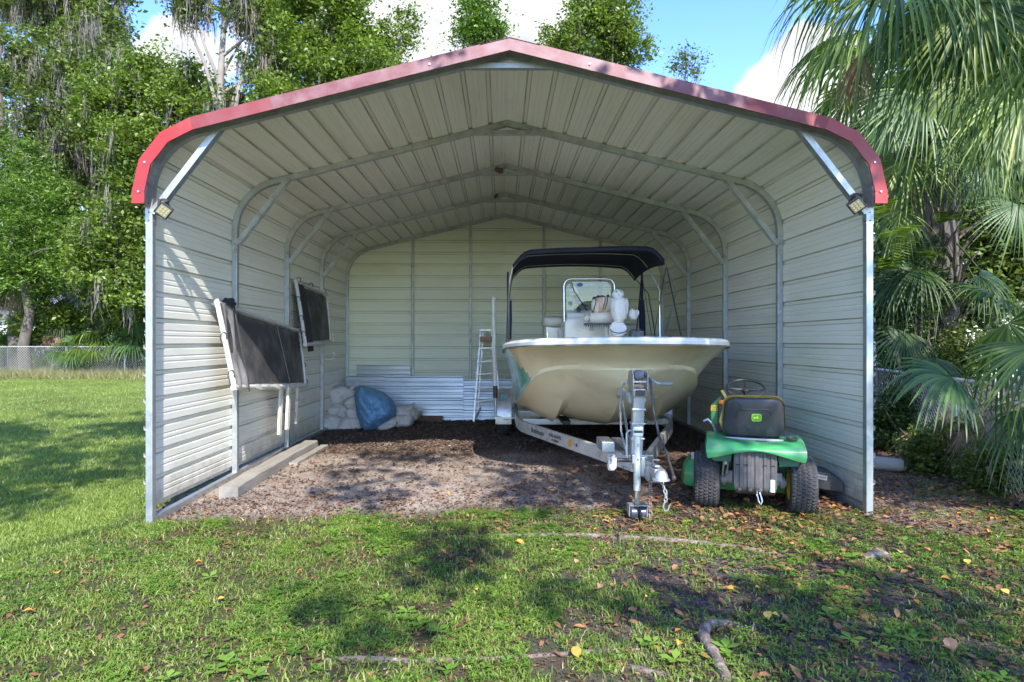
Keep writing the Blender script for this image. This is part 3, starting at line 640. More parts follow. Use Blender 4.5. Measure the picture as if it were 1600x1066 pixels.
text_obj('lettering', 'OF FLORIDA', .034, black_ink, rl, on_arm(.66, .405), rgt, (0, 0, 1))
reflo = mat('amber_reflector', (.8, .36, .02), .3, 0, (.7, .3, .02), 60, .6, coat=.5)
for s_ in (-1, 1):
    a0 = Vector((TX+s_*.045, 5.72, .44)).lerp(Vector((TX+s_*.90, 8.05, .44)), .5); dd = (Vector((TX+s_*.90, 8.05, 0))-Vector((TX+s_*.045, 5.72, 0))).normalized(); on = Vector((-dd.y, dd.x, 0))
    on = on if on.x*s_ > 0 else -on
    mb = MB(); mb.bar(a0+on*.03-dd*.035, a0+on*.03+dd*.035, .006, .08); mb.build('reflector', reflo, TR, L, bevel=.002)
mb = MB(); a0 = Vector((TX-.045, 5.72, .44)).lerp(Vector((TX-.90, 8.05, .44)), .44); mb.cyl(a0+outn*.026, a0+outn*.031, .018, 12); mb.build('round_sticker', mat('purple_sticker', (.13, .05, .2), .5), TR, L)
mb = MB(); mb.bar((TX-1.0, 8.62, .455), (TX+1.0, 8.62, .455), .06, .08); mb.build('cross_member', alum, TR, L, bevel=.004)
for y_ in (9.6, 10.6, 11.6): mb = MB(); mb.bar((TX-1.0, y_, .455), (TX+1.0, y_, .455), .06, .08); mb.build('cross_member', alum, TR, L)
for s_ in (-1, 1):
    mb = MB(); mb.bar((TX+s_*.42, 8.0, .515), (TX+s_*.42, 11.6, .50), .10, .045); mb.build('bunk', mat('bunk_carpet', (.05, .05, .055), .95, 0, (.09, .09, .09), 50, .7, bump=.6), TR, L)
    mb = MB(); mb.bx((TX+s_*.42-.03, 8.57, .49), (TX+s_*.42+.03, 8.66, .55)); mb.build('bunk_bracket', galv, TR, L)
# tongue and coupler
mb = MB(); mb.bx((TX-.05, 5.12, .40), (TX+.05, 6.9, .50)); mb.build('tongue', galv, TR, L, bevel=.006)
mb = MB(); mb.bx((TX-.13, 5.75, .385), (TX+.13, 5.98, .398)); mb.bx((TX-.13, 5.75, .502), (TX+.13, 5.98, .512)); mb.build('gusset_plate', galv, TR, L)
mb = MB()
mb.add([Vector(p) for p in ((TX-.055, 5.18, .40), (TX+.055, 5.18, .40), (TX+.055, 5.18, .53), (TX-.055, 5.18, .53), (TX-.045, 4.98, .47), (TX+.045, 4.98, .47), (TX+.04, 4.98, .535), (TX-.04, 4.98, .535))], [(0, 1, 2, 3), (4, 7, 6, 5), (0, 4, 5, 1), (3, 2, 6, 7), (0, 3, 7, 4), (1, 5, 6, 2)])
mb.lathe([(.0, .075), (.03, .07), (.048, .045), (.055, .01), (.068, .0), (.07, -.006), (.055, -.008)], (TX, 4.94, .47), (0, 0, 1), 20)
co_ = mb.build('coupler', galv, TR, L, smooth=True, ang=35, bevel=.003)
mb = MB(); mb.bar((TX-.01, 5.14, .545), (TX-.01, 5.02, .555), .035, .012); mb.tube([(TX-.03, 5.1, .56), (TX-.03, 5.06, .60), (TX+.01, 5.04, .60)], .006, 6); mb.build('latch', galv, co_, L)
# jack
JX, JY = 1.14, 5.30
jw = mat('jack_zinc', (.72, .76, .74), .35, .5, (.6, .64, .62), 10, .6, dirt=(.4, .36, .28), dsc=15)
mb = MB(); mb.cyl((JX, JY, .30), (JX, JY, .78), .030, 20); jk = mb.build('jack_tube', jw, TR, L, smooth=True)
text_obj('lettering', 'Z', .03, black_ink, jk, Vector((JX, JY-.031, .68))-L, (1, 0, 0), (0, 0, 1))
text_obj('lettering', 'B', .03, black_ink, jk, Vector((JX, JY-.031, .56))-L, (1, 0, 0), (0, 0, 1))
mb = MB(); mb.bx((JX-.042, JY-.04, .755), (JX+.042, JY+.04, .835)); mb.build('jack_cap', jw, TR, L, bevel=.008)
mb = MB(); mb.bx((JX-.036, JY-.043, .785), (JX+.036, JY-.0405, .805)); mb.build('cap_label', blackp, TR, L)
mb = MB(); mb.tube([(JX-.03, JY, .80), (JX-.075, JY-.01, .80), (JX-.09, JY-.01, .78), (JX-.09, JY-.01, .60), (JX-.085, JY-.01, .56)], .008, 8); mb.build('crank', galv, TR, L, smooth=True)
mb = MB(); mb.cyl((JX, JY, .12), (JX, JY, .31), .022, 16); mb.build('inner_tube', mat('dirty_steel', (.40, .35, .27), .6, .4, (.25, .19, .12), 10, .8, stretch=(1, 1, .2)), TR, L, smooth=True)
mb = MB(); gj = gzf(JX, JY); mb.bx((JX-.075, JY-.05, gj+.115), (JX+.075, JY+.05, gj+.123)); mb.bx((JX-.077, JY-.05, gj+.03), (JX-.070, JY+.05, gj+.12)); mb.bx((JX+.070, JY-.05, gj+.03), (JX+.077, JY+.05, gj+.12)); mb.build('wheel_fork', galv, TR, L)
jt = mat('jack_wheel_plastic', (.03, .035, .05), .35, 0, (.05, .055, .07), 14, .6)
for dx in (-.036, .036): mb = MB(); mb.lathe([(.02, -.03), (.05, -.03), (.058, -.02), (.058, .02), (.05, .03), (.02, .03)], (JX+dx, JY-.02, gj+.055), (1, 0, 0), 24); mb.build('jack_wheel', jt, TR, L, smooth=True, ang=35)
# side crank with ribbed grip and its peeling bracket
mb = MB()
for k in range(9): mb.lathe([(.014, 0), (.018, .004), (.018, .009), (.014, .012)], (JX-.17+.013*k, JY-.02, .555), (1, 0, 0), 12)
mb.build('ribbed_grip', blackp, TR, L, smooth=True)
mb = MB(); mb.blob((JX-.215, JY-.02, .535), (.04, .035, .065), 14, 10, .12, pw=.5); mb.build('peeling_bracket', mat('peeling_white', (.66, .63, .6), .6, 0, (.5, .45, .42), 20, .8, dirt=(.22, .10, .06), dsc=22, dlo=.52, dhi=.58), TR, L, smooth=True)
mb = MB(); mb.bx((JX-.05, JY-.045, .53), (JX-.028, JY+.03, .60)); mb.bx((JX+.03, JY-.03, .42), (JX+.06, JY+.03, .58)); mb.build('jack_mount', galv, TR, L, bevel=.003)
# winch stand
mb = MB()
mb.bar((TX-.01, 5.82, .50), (TX+.0, 5.74, 1.10), .108, .08, up=(0, 1, 0)); ws = mb.build('winch_stand', galv, TR, L, bevel=.01)
for z_ in (.66, .80, .93): u = (z_-.5)/.6; mb = MB(); mb.box((TX-.01+.01*u, 5.82-.08*u, z_), (.125, .11, .016)); mb.build('clamp', galv, ws, L, bevel=.003)
mb = MB(); mb.bar((TX, 5.745, 1.045), (TX, 5.735, 1.125), .125, .11, up=(0, 1, 0)); sc_ = mb.build('post_socket', galv, TR, L, bevel=.018)
mb = MB(); mb.bar((TX, 5.682, 1.058), (TX, 5.677, 1.112), .09, .01, up=(0, 1, 0)); mb.build('socket_cap', blackp, sc_, L, bevel=.014)
for s_ in (-1, 1):
    mb = MB(); mb.prism([(5.67, 1.10), (5.84, 1.10), (5.92, 1.16), (5.86, 1.27), (5.72, 1.29), (5.66, 1.24)], lambda u, v, d_: Vector((TX+s_*.065+d_, u, v)), -.003, .003); mb.build('winch_side_plate', galv, TR, L)
mb = MB(); mb.cyl((TX-.06, 5.75, 1.235), (TX+.06, 5.75, 1.235), .02, 10); mb.lathe([(.035, -.042), (.045, -.03), (.047, 0), (.045, .03), (.035, .042)], (TX, 5.75, 1.24), (1, 0, 0), 20); mb.build('winch_drum', mat('grey_strap', (.12, .12, .14), .8, 0, (.2, .2, .22), 60, .8), TR, L, smooth=True)
mb = MB(); mb.lathe([(.0, -.02), (.04, -.02), (.042, 0), (.04, .012), (0, .012)], (TX-.005, 5.77, 1.155), (1, 0, 0), 18); mb.bx((TX-.05, 5.70, 1.13), (TX+.05, 5.72, 1.16)); mb.build('gear', rust, TR, L, smooth=True, ang=40)
mb = MB(); mb.bx((TX-.06, 5.69, 1.178), (TX+.06, 5.72, 1.19)); mb.build('cross_strap', galv, TR, L)
mb = MB(); mb.tube([(TX+.07, 5.75, 1.19), (TX+.12, 5.72, 1.19), (TX+.155, 5.70, 1.175), (TX+.185, 5.69, 1.165)], [.016, .013, .012, .012], 8); ck = mb.build('winch_crank', galv, TR, L, smooth=True)
mb = MB(); mb.lathe([(.0, 0), (.015, .003), (.0175, .05), (.016, .10), (.017, .105), (0, .108)], (TX+.183, 5.69, 1.165), (1, -.05, 0), 14); mb.build('grip', mat('grey_grip', (.22, .25, .28), .5), ck, L, smooth=True)
# bow arms and yellow roller
for s_ in (-1, 1):
    mb = MB(); mb.tube([(TX+s_*.06-.0, 5.80, 1.02), (TX+s_*.06, 6.1, 1.05), (TX+s_*.055, 6.38, 1.03), (TX+s_*.05, 6.47, 1.0)], .024, 6, flat=2); mb.build('bow_arm', galvd, TR, L, smooth=True)
    mb = MB(); mb.bar((TX+s_*.05, 5.84, .52), (TX+s_*.05, 6.35, 1.02), .012, .05); mb.build('stand_strut', galv, TR, L)
yel = mat('yellow_polymer', (.62, .50, .17), .45, 0, (.5, .38, .12), 14, .7)
mb = MB(); mb.lathe([(.012, -.055), (.05, -.055), (.055, -.045), (.03, -.015), (.028, 0), (.03, .015), (.055, .045), (.05, .055), (.012, .055)], (TX, 6.47, 1.02), (1, 0, 0), 20); mb.build('bow_roller', yel, TR, L, smooth=True, ang=50)
# chains: real links
def chain(pts, pitch=.026, r=.0042, lw=.011):
    pts = [Vector(p) for p in pts]; mb = MB(); acc = 0; k = 0
    for a, b_ in zip(pts, pts[1:]):
        d = (b_-a); n = max(1, int(d.length/pitch)); d.normalize(); q = d.orthogonal().normalized()
        for i in range(n):
            c = a.lerp(b_, (i+.5)/n); s_ = q if k % 2 else d.cross(q); k += 1
            mb.tube([c+s_*math.cos(t_)*lw+d*math.sin(t_)*pitch*.72 for t_ in np.linspace(0, 2*PI, 9)], r, 4, False)
    return mb
chain([(TX-.10, 6.0, 1.16), (TX-.13, 5.95, .95), (TX-.14, 5.85, .72), (TX-.11, 5.78, .55)], .024, .003, .008).build('safety_chain', galvd, TR, L)
chain([(TX-.02, 5.12, .56), (TX-.055, 5.06, .40), (TX-.06, 5.05, .22), (TX-.055, 5.06, .12)], .03, .006, .014).build('safety_chain', rust, TR, L)
chain([(TX+.03, 5.06, .44), (TX+.055, 5.0, .34), (TX+.05, 5.0, .28)], .03, .005, .013).build('safety_chain', galvd, TR, L)
mb = MB(); mb.tube([(TX+.05, 5.0, .29), (TX+.03, 5.0, .24), (TX+.045, 5.0, .205), (TX+.07, 5.0, .215), (TX+.085, 5.0, .255)], .006, 8); mb.build('chain_hook', galv, TR, L, smooth=True)
mb = MB(); mb.tube([(TX+.045, 5.72, 1.26), (TX+.09, 5.68, 1.20), (TX+.10, 5.62, .95), (TX+.125, 5.5, .72), (TX+.15, 5.35, .60), (TX+.13, 5.1, .50), (TX+.11, 4.98, .48)], .011, 8); mb.lathe([(.012, 0), (.017, .004), (.017, .03), (.012, .036)], (TX+.11, 4.98, .48), (-.3, -1, -.3), 10); mb.build('wiring_cable', blackp, TR, L, smooth=True)
mb = MB(); mb.bx((TX-.30, 5.95, .50), (TX-.18, 6.3, .60)); mb.build('step_bracket', galv, TR, L, bevel=.006)
# wheels, fenders
def tyre_mesh(mb, c, axis, R, w, n=72, blocks=26, depth=.008, hub=.55):
    """tyre as a ring whose tread is raised in staggered blocks"""
    c = Vector(c); ax = Vector(axis).normalized(); U = ax.cross(Vector((0, 0, 1))).normalized(); V = ax.cross(U)
    prof = [(hub*R, -.36), (hub*R+.01, -.44), (R*.74, -.50), (R*.88, -.485), (R*.945, -.455)]
    nb = 15; tread = [(R*(1-.045*abs(2*k/(nb-1)-1)**3.0), -.43+.86*k/(nb-1)) for k in range(nb)]
    prof2 = prof+tread+[(r, -h) for r, h in prof[::-1]]
    vs = []
    for i, (r, h) in enumerate(prof2):
        for j in range(n):
            rr_ = r; k = i-len(prof)
            if 0 <= k < nb:
                row = k//3; ph = (j/n*blocks+row*.5+(.15 if k % 3 == 1 else 0)) % 1; up = (ph > .28) and (k % 3 != 2)
                rr_ = r+(depth if up else 0)
            a = 2*PI*j/n; vs.append(c+ax*h*w+(U*math.cos(a)+V*math.sin(a))*rr_)
    k = len(prof2); mb.add(vs, [(i*n+j, i*n+(j+1) % n, (i+1)*n+(j+1) % n, (i+1)*n+j) for i in range(k-1) for j in range(n)])
for s_ in (-1, 1):
    xw = TX+s_*1.215; yw = 10.0; zg = gzf(xw, yw)
    mb = MB(); mb.lathe([(.0, -.07), (.06, -.07), (.09, -.03), (.16, -.05), (.18, -.07), (.18, .07), (0, .07)], (xw, yw, zg+.30), (s_, 0, 0), 28); wh = mb.build('wheel', galv, TR, L, smooth=True, ang=40)
    mb = MB(); tyre_mesh(mb, (xw, yw, zg+.30), (1, 0, 0), .29, .17, 80, 40, .006, .6); mb.build('tyre', rubber, wh, L)
    mb = MB()
    def fen(u, v):
        a = PI*(-.06+1.12*u); x = xw-.12+.24*v; fl = .0; return Vector((x, yw-math.cos(a)*.46, zg+.30+math.sin(a)*.42))
    mb.grid(fen, 16, 3)
    for sx in (-.12, .12): mb.grid(lambda u, v: Vector((xw+sx, yw-math.cos(PI*(-.06+1.12*u))*(.46-.05*v), zg+.30+math.sin(PI*(-.06+1.12*u))*(.42-.05*v))), 16, 1)
    fo = mb.build('fender', alum, TR, L, smooth=True, ang=50)
    mb = MB(); mb.bar((xw-.13, yw-.47, zg+.32), (xw+.13, yw-.47, zg+.32), .07, .02); mb.bar((xw-.12, yw-.40, zg+.36), (xw-.12, yw-.0, zg+.36), .02, .03); mb.build('fender_step', alum, TR, L)
    if s_ < 0:
        mb = MB(); mb.box((xw+.0, yw-.36, zg+.63), (.11, .006, .10), Matrix.Rotation(math.radians(-38), 3, 'X')); mb.build('fender_sticker', mat('blue_sticker', (.05, .14, .22), .5, 0, (.3, .5, .55), 70, .4), TR, L)
mb = MB(); gp = [P(774, 612, 9.55), P(772, 540, 9.55), P(771, 468, 9.55)]; mb.tube(gp, .028, 14); gpo = mb.build('guide_pole', whitep, TR, L, smooth=True)
mb = MB(); mb.lathe([(.0, 0), (.034, .0), (.034, .03), (0, .035)], gp[2], (0, 0, 1), 14); mb.build('pole_cap', whitep, gpo, L, smooth=True)
mb = MB(); mb.tube([P(774, 622, 9.55), P(774, 603, 9.55)], .036, 12); mb.build('pole_clamp', blackp, TR, L)
mb = MB(); mb.tube([P(774, 620, 9.55), P(775, 650, 9.55), P(790, 655, 9.55), P(806, 652, 9.55)], .02, 8); mb.build('pole_bracket', galv, TR, L, smooth=True)

# ------------------------------------------------------------------ boat
gel = mat('cream_gelcoat', (.87, .75, .50), .22, 0, (.83, .70, .45), 1.6, .8, coat=.5, dirt=(.64, .50, .28), dsc=2.2, dlo=.5, dhi=.85)
gelw = mat('white_gelcoat', (.78, .77, .72), .28, 0, (.72, .71, .65), 4, .7, coat=.4, dirt=(.6, .57, .48), dsc=7)
teal = mat('teal_gelcoat', (.16, .42, .33), .22, 0, (.22, .48, .38), 2.5, .8, coat=.5)
e = empty('motorboat', (TX, 8.6, .5), 'cream centre-console motorboat with broad flared bow and dark blue canopy on the trailer', 'boat'); L = Vector(e.location); BT = e
def itp(tab, y):
    ys = [a for a, _ in tab]; return float(np.interp(y, ys, [b_ for _, b_ in tab]))
def smtab(tab, n=40):
    return tab
D0 = 5.82; YS = 11.3
def w_g(y): t_ = min(1, max(0, (y-D0)/1.55)); return 1.2*(1-(1-t_)**2.6)**(1/2.1)*(1-.05*max(0, (y-9)/2.3))
def z_g(y): return float(np.interp(y, [5.8, 6.4, 7.0, 8.0, 9.5, 11.3], [1.575, 1.555, 1.52, 1.47, 1.43, 1.42]))
KE = [(6.28, 1.27), (6.4, 1.13), (6.6, .985), (6.9, .80), (7.2, .665), (7.55, .565), (8.3, .525), (11.3, .53)]
CW = [(6.28, 0), (6.36, .30), (6.5, .55), (6.7, .76), (6.95, .88), (7.5, .98), (8.3, 1.03), (11.3, 1.04)]
CZ = [(6.28, 1.275), (6.5, 1.262), (6.7, 1.22), (6.95, 1.12), (7.5, .92), (8.3, .73), (9.0, .68), (11.3, .66)]
def cub(tab, y):
    xs = np.array([a for a, _ in tab]); ys_ = np.array([b_ for _, b_ in tab]); y = min(max(y, xs[0]), xs[-1]); i = min(len(xs)-2, int(np.searchsorted(xs, y, 'right')-1))
    m = np.gradient(ys_, xs); h = xs[i+1]-xs[i]; t_ = (y-xs[i])/h
    return float((2*t_**3-3*t_**2+1)*ys_[i]+(t_**3-2*t_**2+t_)*h*m[i]+(-2*t_**3+3*t_**2)*ys_[i+1]+(t_**3-t_**2)*h*m[i+1])
def station(u):
    """u in 0..1 from stem to transom; each line on the hull gets its own y so the bow rakes"""
    yl = 6.28+(YS-6.28)*u**1.6; yg = D0+(YS-D0)*u**1.6
    cw = max(0.0, cub(CW, yl)); cz = cub(CZ, yl); kz = cub(KE, yl); gw = w_g(yg); gzv = z_g(yg)
    sw = cw*(.62 if yl > 8.3 else .62); f = sm((yl-6.55)/1.5)
    strx = cw*.61; strz = kz+(cz-kz)*(.58*(1-f)+.06*f)
    pts = [(0, yl, kz)]
    pts.append((strx*.45, yl, kz+(strz-kz)*.45+.03*f)); pts.append((strx*.86, yl, kz+(strz-kz)*.88+.10*f)); pts.append((strx, yl, strz))
    pts.append((strx+(cw-strx)*.5, yl, strz+(cz-strz)*.42)); pts.append((cw*.985, yl, cz-.012))
    c = Vector((cw, yl, cz)); gg = Vector((gw, yg, gzv-.05))
    pts.append((cw+.028*min(1, u*14), yl, cz+.002))
    for k in range(1, 7):
        v = k/6; x = c.x+(gg.x-c.x)*(v**1.55 if True else v); y = c.y+(gg.y-c.y)*v**1.35; z = c.z+(gg.z-c.z)*v
        pts.append((x, y, z))
    return pts
NU = 60
hull = MB(); ST = [station(i/NU) for i in range(NU+1)]; K = len(ST[0])
for s_ in (-1, 1):
    vs = [Vector((TX+s_*p[0], p[1], p[2])) for st in ST for p in st]
    fs = []; 
    b0 = len(hull.v)
    for i in range(NU):
        for j in range(K-1):
            f_ = (i*K+j, (i+1)*K+j, (i+1)*K+j+1, i*K+j+1)
            ym = ST[i][j][1]; tl_ = (j >= 6) and 6.95+.25*((j-6)/6) < ym < 8.6
            hull.add([vs[q] for q in f_], [(0, 1, 2, 3)], 1 if tl_ else 0)
# transom
tv = [Vector((TX+s_*p[0], p[1], p[2])) for s_, st in ((-1, ST[-1][::-1]), (1, ST[-1][1:])) for p in st]
hull.add(tv, [tuple(range(len(tv)))])
ho = hull.build('hull', [gel, teal], BT, L, smooth=True, ang=24)
# gunwale cap and rub rail
def sweep(mb, sec, y0=0, n=80, mi=0):
    path = []
    for i in range(n+1):
        u = (i/n); yy = D0+(YS-D0)*u**1.6; path.append((w_g(yy), yy, z_g(yy)))
    full = [(-a, b_, c) for a, b_, c in path[::-1]]+path[1:]
    m = len(full); vs = []
    for i, p in enumerate(full):
        a = Vector(full[max(i-1, 0)]); b_ = Vector(full[min(i+1, m-1)]); d = (b_-a); d.z = 0; d.normalize(); n_ = Vector((d.y, -d.x, 0))
        if n_.dot(Vector((p[0], p[1]-8.5, 0))) < 0: n_ = -n_
        for (o_, z) in sec: vs.append(Vector((TX, 0, 0))+Vector(p)+n_*o_+Vector((0, 0, z)))
    k = len(sec); mb.add(vs, [(i*k+j, (i+1)*k+j, (i+1)*k+(j+1) % k, i*k+(j+1) % k) for i in range(m-1) for j in range(k)]+[tuple(range(k)), tuple(range((m-1)*k, m*k))], mi)
mb = MB(); sweep(mb, [(.0, -.055), (.03, -.05), (.036, -.02), (.022, .006), (-.02, .016), (-.20, .016), (-.21, .0), (-.20, -.03), (-.02, -.03)]); mb.build('gunwale', gelw, BT, L, smooth=True, ang=35)
mb = MB(); sweep(mb, [(.012, -.064), (.034, -.064), (.036, -.054), (.012, -.054)]); mb.build('rub_rail', mat('dark_rub_rail', (.06, .055, .05), .5, 0, (.3, .28, .24), 6, .7), BT, L, smooth=True)
# inner liner: foredeck and cockpit
mb = MB()
def deck(y0, y1, z, n=24):
    vs = []
    for i in range(n+1): y = y0+(y1-y0)*i/n; w = max(.02, w_g(y)-(.20 if y > 7.85 else .30)); vs += [Vector((TX-w, y, z)), Vector((TX+w, y, z))]
    mb.add(vs, [(2*i, 2*i+1, 2*i+3, 2*i+2) for i in range(n)])
deck(D0+.5, 7.9, 1.40); deck(7.9, YS-.05, 1.02); mb.add([Vector((TX-.98, 7.9, 1.02)), Vector((TX+.98, 7.9, 1.02)), Vector((TX+.98, 7.9, 1.40)), Vector((TX-.98, 7.9, 1.40))], [(0, 1, 2, 3)])
for s_ in (-1, 1): mb.grid(lambda u, v: Vector((TX+s_*(w_g(7.9+3.35*u)-.205), 7.9+3.35*u, 1.02+(z_g(7.9+3.35*u)-1.02)*v)), 24, 1)
mb.build('deck_liner', gelw, BT, L, smooth=True, ang=30)
mb = MB(); mb.tube([(TX-.0, 6.2, .975), (TX, 6.12, 1.0)], .012, 6); mb.lathe([(.028, -.006), (.028, .006)], (TX, 6.42, 1.13), (1, 0, 0), 12); mb.build('bow_eye', galv, BT, L)
# console
c0 = TX-.08; CY0 = 8.3
mb = MB(); mb.prism([(-.34, 1.02), (.34, 1.02), (.335, 1.80), (.30, 1.86), (-.30, 1.86), (-.335, 1.80)], lambda u, v, d_: Vector((c0+u, CY0+d_, v)), 0, .55); cns = mb.build('console', gelw, BT, L, bevel=.03)
mb = MB(); mb.prism([(0, 1.85), (.40, 1.85), (.40, 2.0), (.28, 2.03), (.02, 1.92)], lambda u, v, d_: Vector((c0+d_, CY0+.05+u, v)), -.30, .24); mb.build('dash_cowl', gelw, BT, L, bevel=.02)
mb = MB(); mb.lathe([(0, -.004), (.03, -.004), (.034, .004), (0, .006)], (XP(904, 8.33), 8.335, ZP(484, 8.33)), (0, -1, .3), 14); mb.build('vent', blackp, BT, L)
mb = MB(); mb.bx((XP(921, 8.28), 8.283, ZP(517, 8.28)), (XP(928, 8.28), 8.297, ZP(510, 8.28))); mb.build('hatch_latch', galv, BT, L, bevel=.002)
gr = []
zt_ = ZP(436, 8.5); xl_, xr_ = XP(881, 8.5), XP(960, 8.5); zb_ = 1.80
cor = .10
gr = [(xl_-.01, 8.45, 1.2), (xl_, 8.45, 1.85), (xl_, 8.5, zt_-cor)]+[(xl_+cor-cor*math.cos(a), 8.5, zt_-cor+cor*math.sin(a)) for a in np.linspace(.3, PI/2, 5)]+[(xr_-cor+cor*math.sin(a), 8.5, zt_-cor+cor*math.cos(a)) for a in np.linspace(0, PI/2-.3, 5)]+[(xr_, 8.5, zt_-cor), (xr_, 8.45, 1.85), (xr_+.01, 8.45, 1.2)]
steel = mat('polished_stainless', (.78, .78, .76), .18, .9, (.7, .7, .68), 20, .4)
mb = MB(); mb.tube(gr, .0125, 10); mb.build('grab_rail', steel, BT, L, smooth=True)
gm, t, o = nodes_mat('windshield_acrylic'); g_ = N(t, 'ShaderNodeBsdfGlossy'); g_.inputs['Roughness'].default_value = .03; tt_ = N(t, 'ShaderNodeBsdfTransparent'); tt_.inputs[0].default_value = (.86, .9, .87, 1)
fr = N(t, 'ShaderNodeFresnel'); fr.inputs[0].default_value = 1.5; ms = N(t, 'ShaderNodeMixShader'); t.links.new(fr.outputs[0], ms.inputs[0]); t.links.new(tt_.outputs[0], ms.inputs[1]); t.links.new(g_.outputs[0], ms.inputs[2]); t.links.new(ms.outputs[0], o.inputs[0])
mb = MB(); mb.prism([(xl_+.03, 1.92), (xr_-.05, 1.92), (xr_-.05, zt_-.10), (xr_-.10, zt_-.04), (xl_+.10, zt_-.04), (xl_+.03, zt_-.10)], lambda u, v, d_: Vector((u, 8.47+d_, v)), 0, .006); wsd = mb.build('windshield', gm, BT, L)
def oval(px, py, wpx, hpx, m, nm='sticker', rot=0, D=8.462, par=wsd):
    mb = MB(); c = P(px, py, D); n = 20; a0 = math.radians(rot); vs = []
    for k in range(n):
        a = 2*PI*k/n; u, v = math.cos(a)*wpx/2/F*D, math.sin(a)*hpx/2/F*D; vs.append((c.x+u*math.cos(a0)-v*math.sin(a0), c.z+u*math.sin(a0)+v*math.cos(a0)))
    mb.prism(vs, lambda u, v, d_: Vector((u, D+d_, v)), 0, .003); return mb.build(nm, m, par, L)
wst = mat('white_vinyl', (.85, .85, .84), .5); tst = mat('teal_vinyl', (.10, .35, .32), .5)
o1 = oval(894, 457, 11, 10, wst); o2 = oval(903, 470, 14.5, 8.5, wst); oval(891, 474, 6, 7, tst, rot=60); oval(900, 453, 4, 14, wst, rot=33); oval(906, 445, 10, 6, mat('blue_vinyl', (.06, .1, .3), .5))
for (px_, py_, w_) in ((893.5, 457, 3.2), (903, 470, 4.8)):
    mb = MB(); mb.tube([P(px_+u*w_, py_-.9*math.sin(u*6), 8.458) for u in np.linspace(-1, 1, 12)], .0025, 4); mb.build('printed_wave', black_ink, wsd, L)
fish = [(0, 0), (3, 2.2), (4, 3.4), (5, 2.6), (9, 2.4), (13, 1), (14, 0), (12, -1.2), (8, -1.8), (4, -1.2), (1, -.2), (-1.5, -2.2), (-1.2, 0), (-2, 2.0)]
mb = MB(); sc3 = 8.462/F; c_ = P(916.5, 445, 8.462); mb.prism([(c_.x+u*sc3, c_.z+v*sc3) for u, v in fish], lambda u, v, d_: Vector((u, 8.462+d_, v)), 0, .003); mb.build('fish_sticker', wst, wsd, L)
mb = MB(); mb.tube([P(893, 441, 8.4), P(897, 455, 8.38), P(918, 486, 8.25)], .007, 6); mb.build('antenna_rod', blackp, BT, L, smooth=True)
# wheel behind the console, gauges
mb = MB(); mb.lathe([(.17+.012*math.cos(a), .012*math.sin(a)) for a in np.linspace(0, 2*PI, 9)[:-1]], (c0-.05, 8.95, 1.92), (0, .8, .6), 24, close=True)
for k in range(3): a = k*2*PI/3; mb.tube([(c0-.05, 8.95, 1.92), (c0-.05+.17*math.cos(a), 8.95-.1*math.sin(a), 1.92+.136*math.sin(a))], .008, 6)
mb.build('helm_wheel', steel, BT, L, smooth=True)
# helm seat
cush = mat('boat_cushion_vinyl', (.66, .62, .52), .45, 0, (.58, .53, .43), 5, .7, dirt=(.42, .36, .27), dsc=9)
mb = MB(); mb.blob((XP(868, 8.95), 9.1, ZP(503, 8.95)), (.19, .26, .085), 20, 12, .05, pw=.6); mb.build('helm_seat', cush, BT, L, smooth=True, ang=70)
mb = MB(); mb.bx((XP(853, 8.95), 8.95, 1.55), (XP(884, 8.95), 9.3, ZP(508, 8.95))); mb.build('seat_box', gelw, BT, L, bevel=.01)
mb = MB(); mb.tube([(XP(872, 8.9), 8.9, 1.5), (XP(878, 8.9), 8.88, 1.78), (XP(884, 8.9), 8.9, 1.9)], .011, 8); mb.tube([(XP(857, 8.9), 8.93, 1.4), (XP(855, 8.9), 8.93, 1.68)], .011, 8); mb.build('seat_frame', steel, BT, L, smooth=True)
mb = MB(); mb.bx((XP(873, 8.8), 8.78, 1.45), (XP(886, 8.8), 8.88, ZP(515, 8.8))); mb.build('arm_rest', mat('stained_white', (.62, .56, .46), .6, 0, (.75, .72, .65), 20, .8), BT, L, bevel=.01)
# outboard motor behind the transom
mb = MB(); mb.blob((TX, YS+.28, 1.62), (.24, .32, .30), 20, 14, .03, pw=.7); mb.build('outboard_cowl', blackp, BT, L, smooth=True, ang=60)
mb = MB(); mb.bx((TX-.08, YS+.16, .5), (TX+.08, YS+.42, 1.36)); mb.bx((TX-.12, YS, 1.0), (TX+.12, YS+.2, 1.4)); mb.build('outboard_leg', blackp, BT, L, bevel=.03)
# bimini canopy
navy = mat('navy_canvas', (.012, .014, .032), .8, 0, (.022, .026, .05), 5, .7, bump=.2, bsc=200)
BF, BR_ = 8.15, 10.2
def bim(u, v):
    y = BF+(BR_-BF)*u; x = 1.03*(2*v-1); a = abs(2*v-1)
    z = 2.76+.06*math.sin(PI*u)+.04*u-.06*a**2-.16*max(0, (a-.74)/.26)**1.5+.0
    xr = x*(1.0-.05*max(0, (a-.8)/.2)); xc = 1.13+.03*u
    if 2*v-1 > 0: z += .06*(1-u)*a
    return Vector((xc+xr, y+.12*math.sin(PI*v)*(-1 if u < .5 else 1)*abs(2*u-1)*0, z))
mb = MB(); mb.grid(bim, 16, 30); cv = mb.build('canopy', navy, BT, L, smooth=True, ang=80); md = cv.modifiers.new('thick', 'SOLIDIFY'); md.thickness = .008
mb = MB()
for uu in (.02, .98):
    mb.grid(lambda u, v: bim(uu, v)+Vector((0, (.02 if uu > .5 else -.0)*u, -.055*u)), 1, 30)
for v_ in (0, 1): mb.grid(lambda u, v: bim(v, v_)+Vector((0, 0, -.07*u)), 1, 16)
mb.build('valance', navy, BT, L, smooth=True)
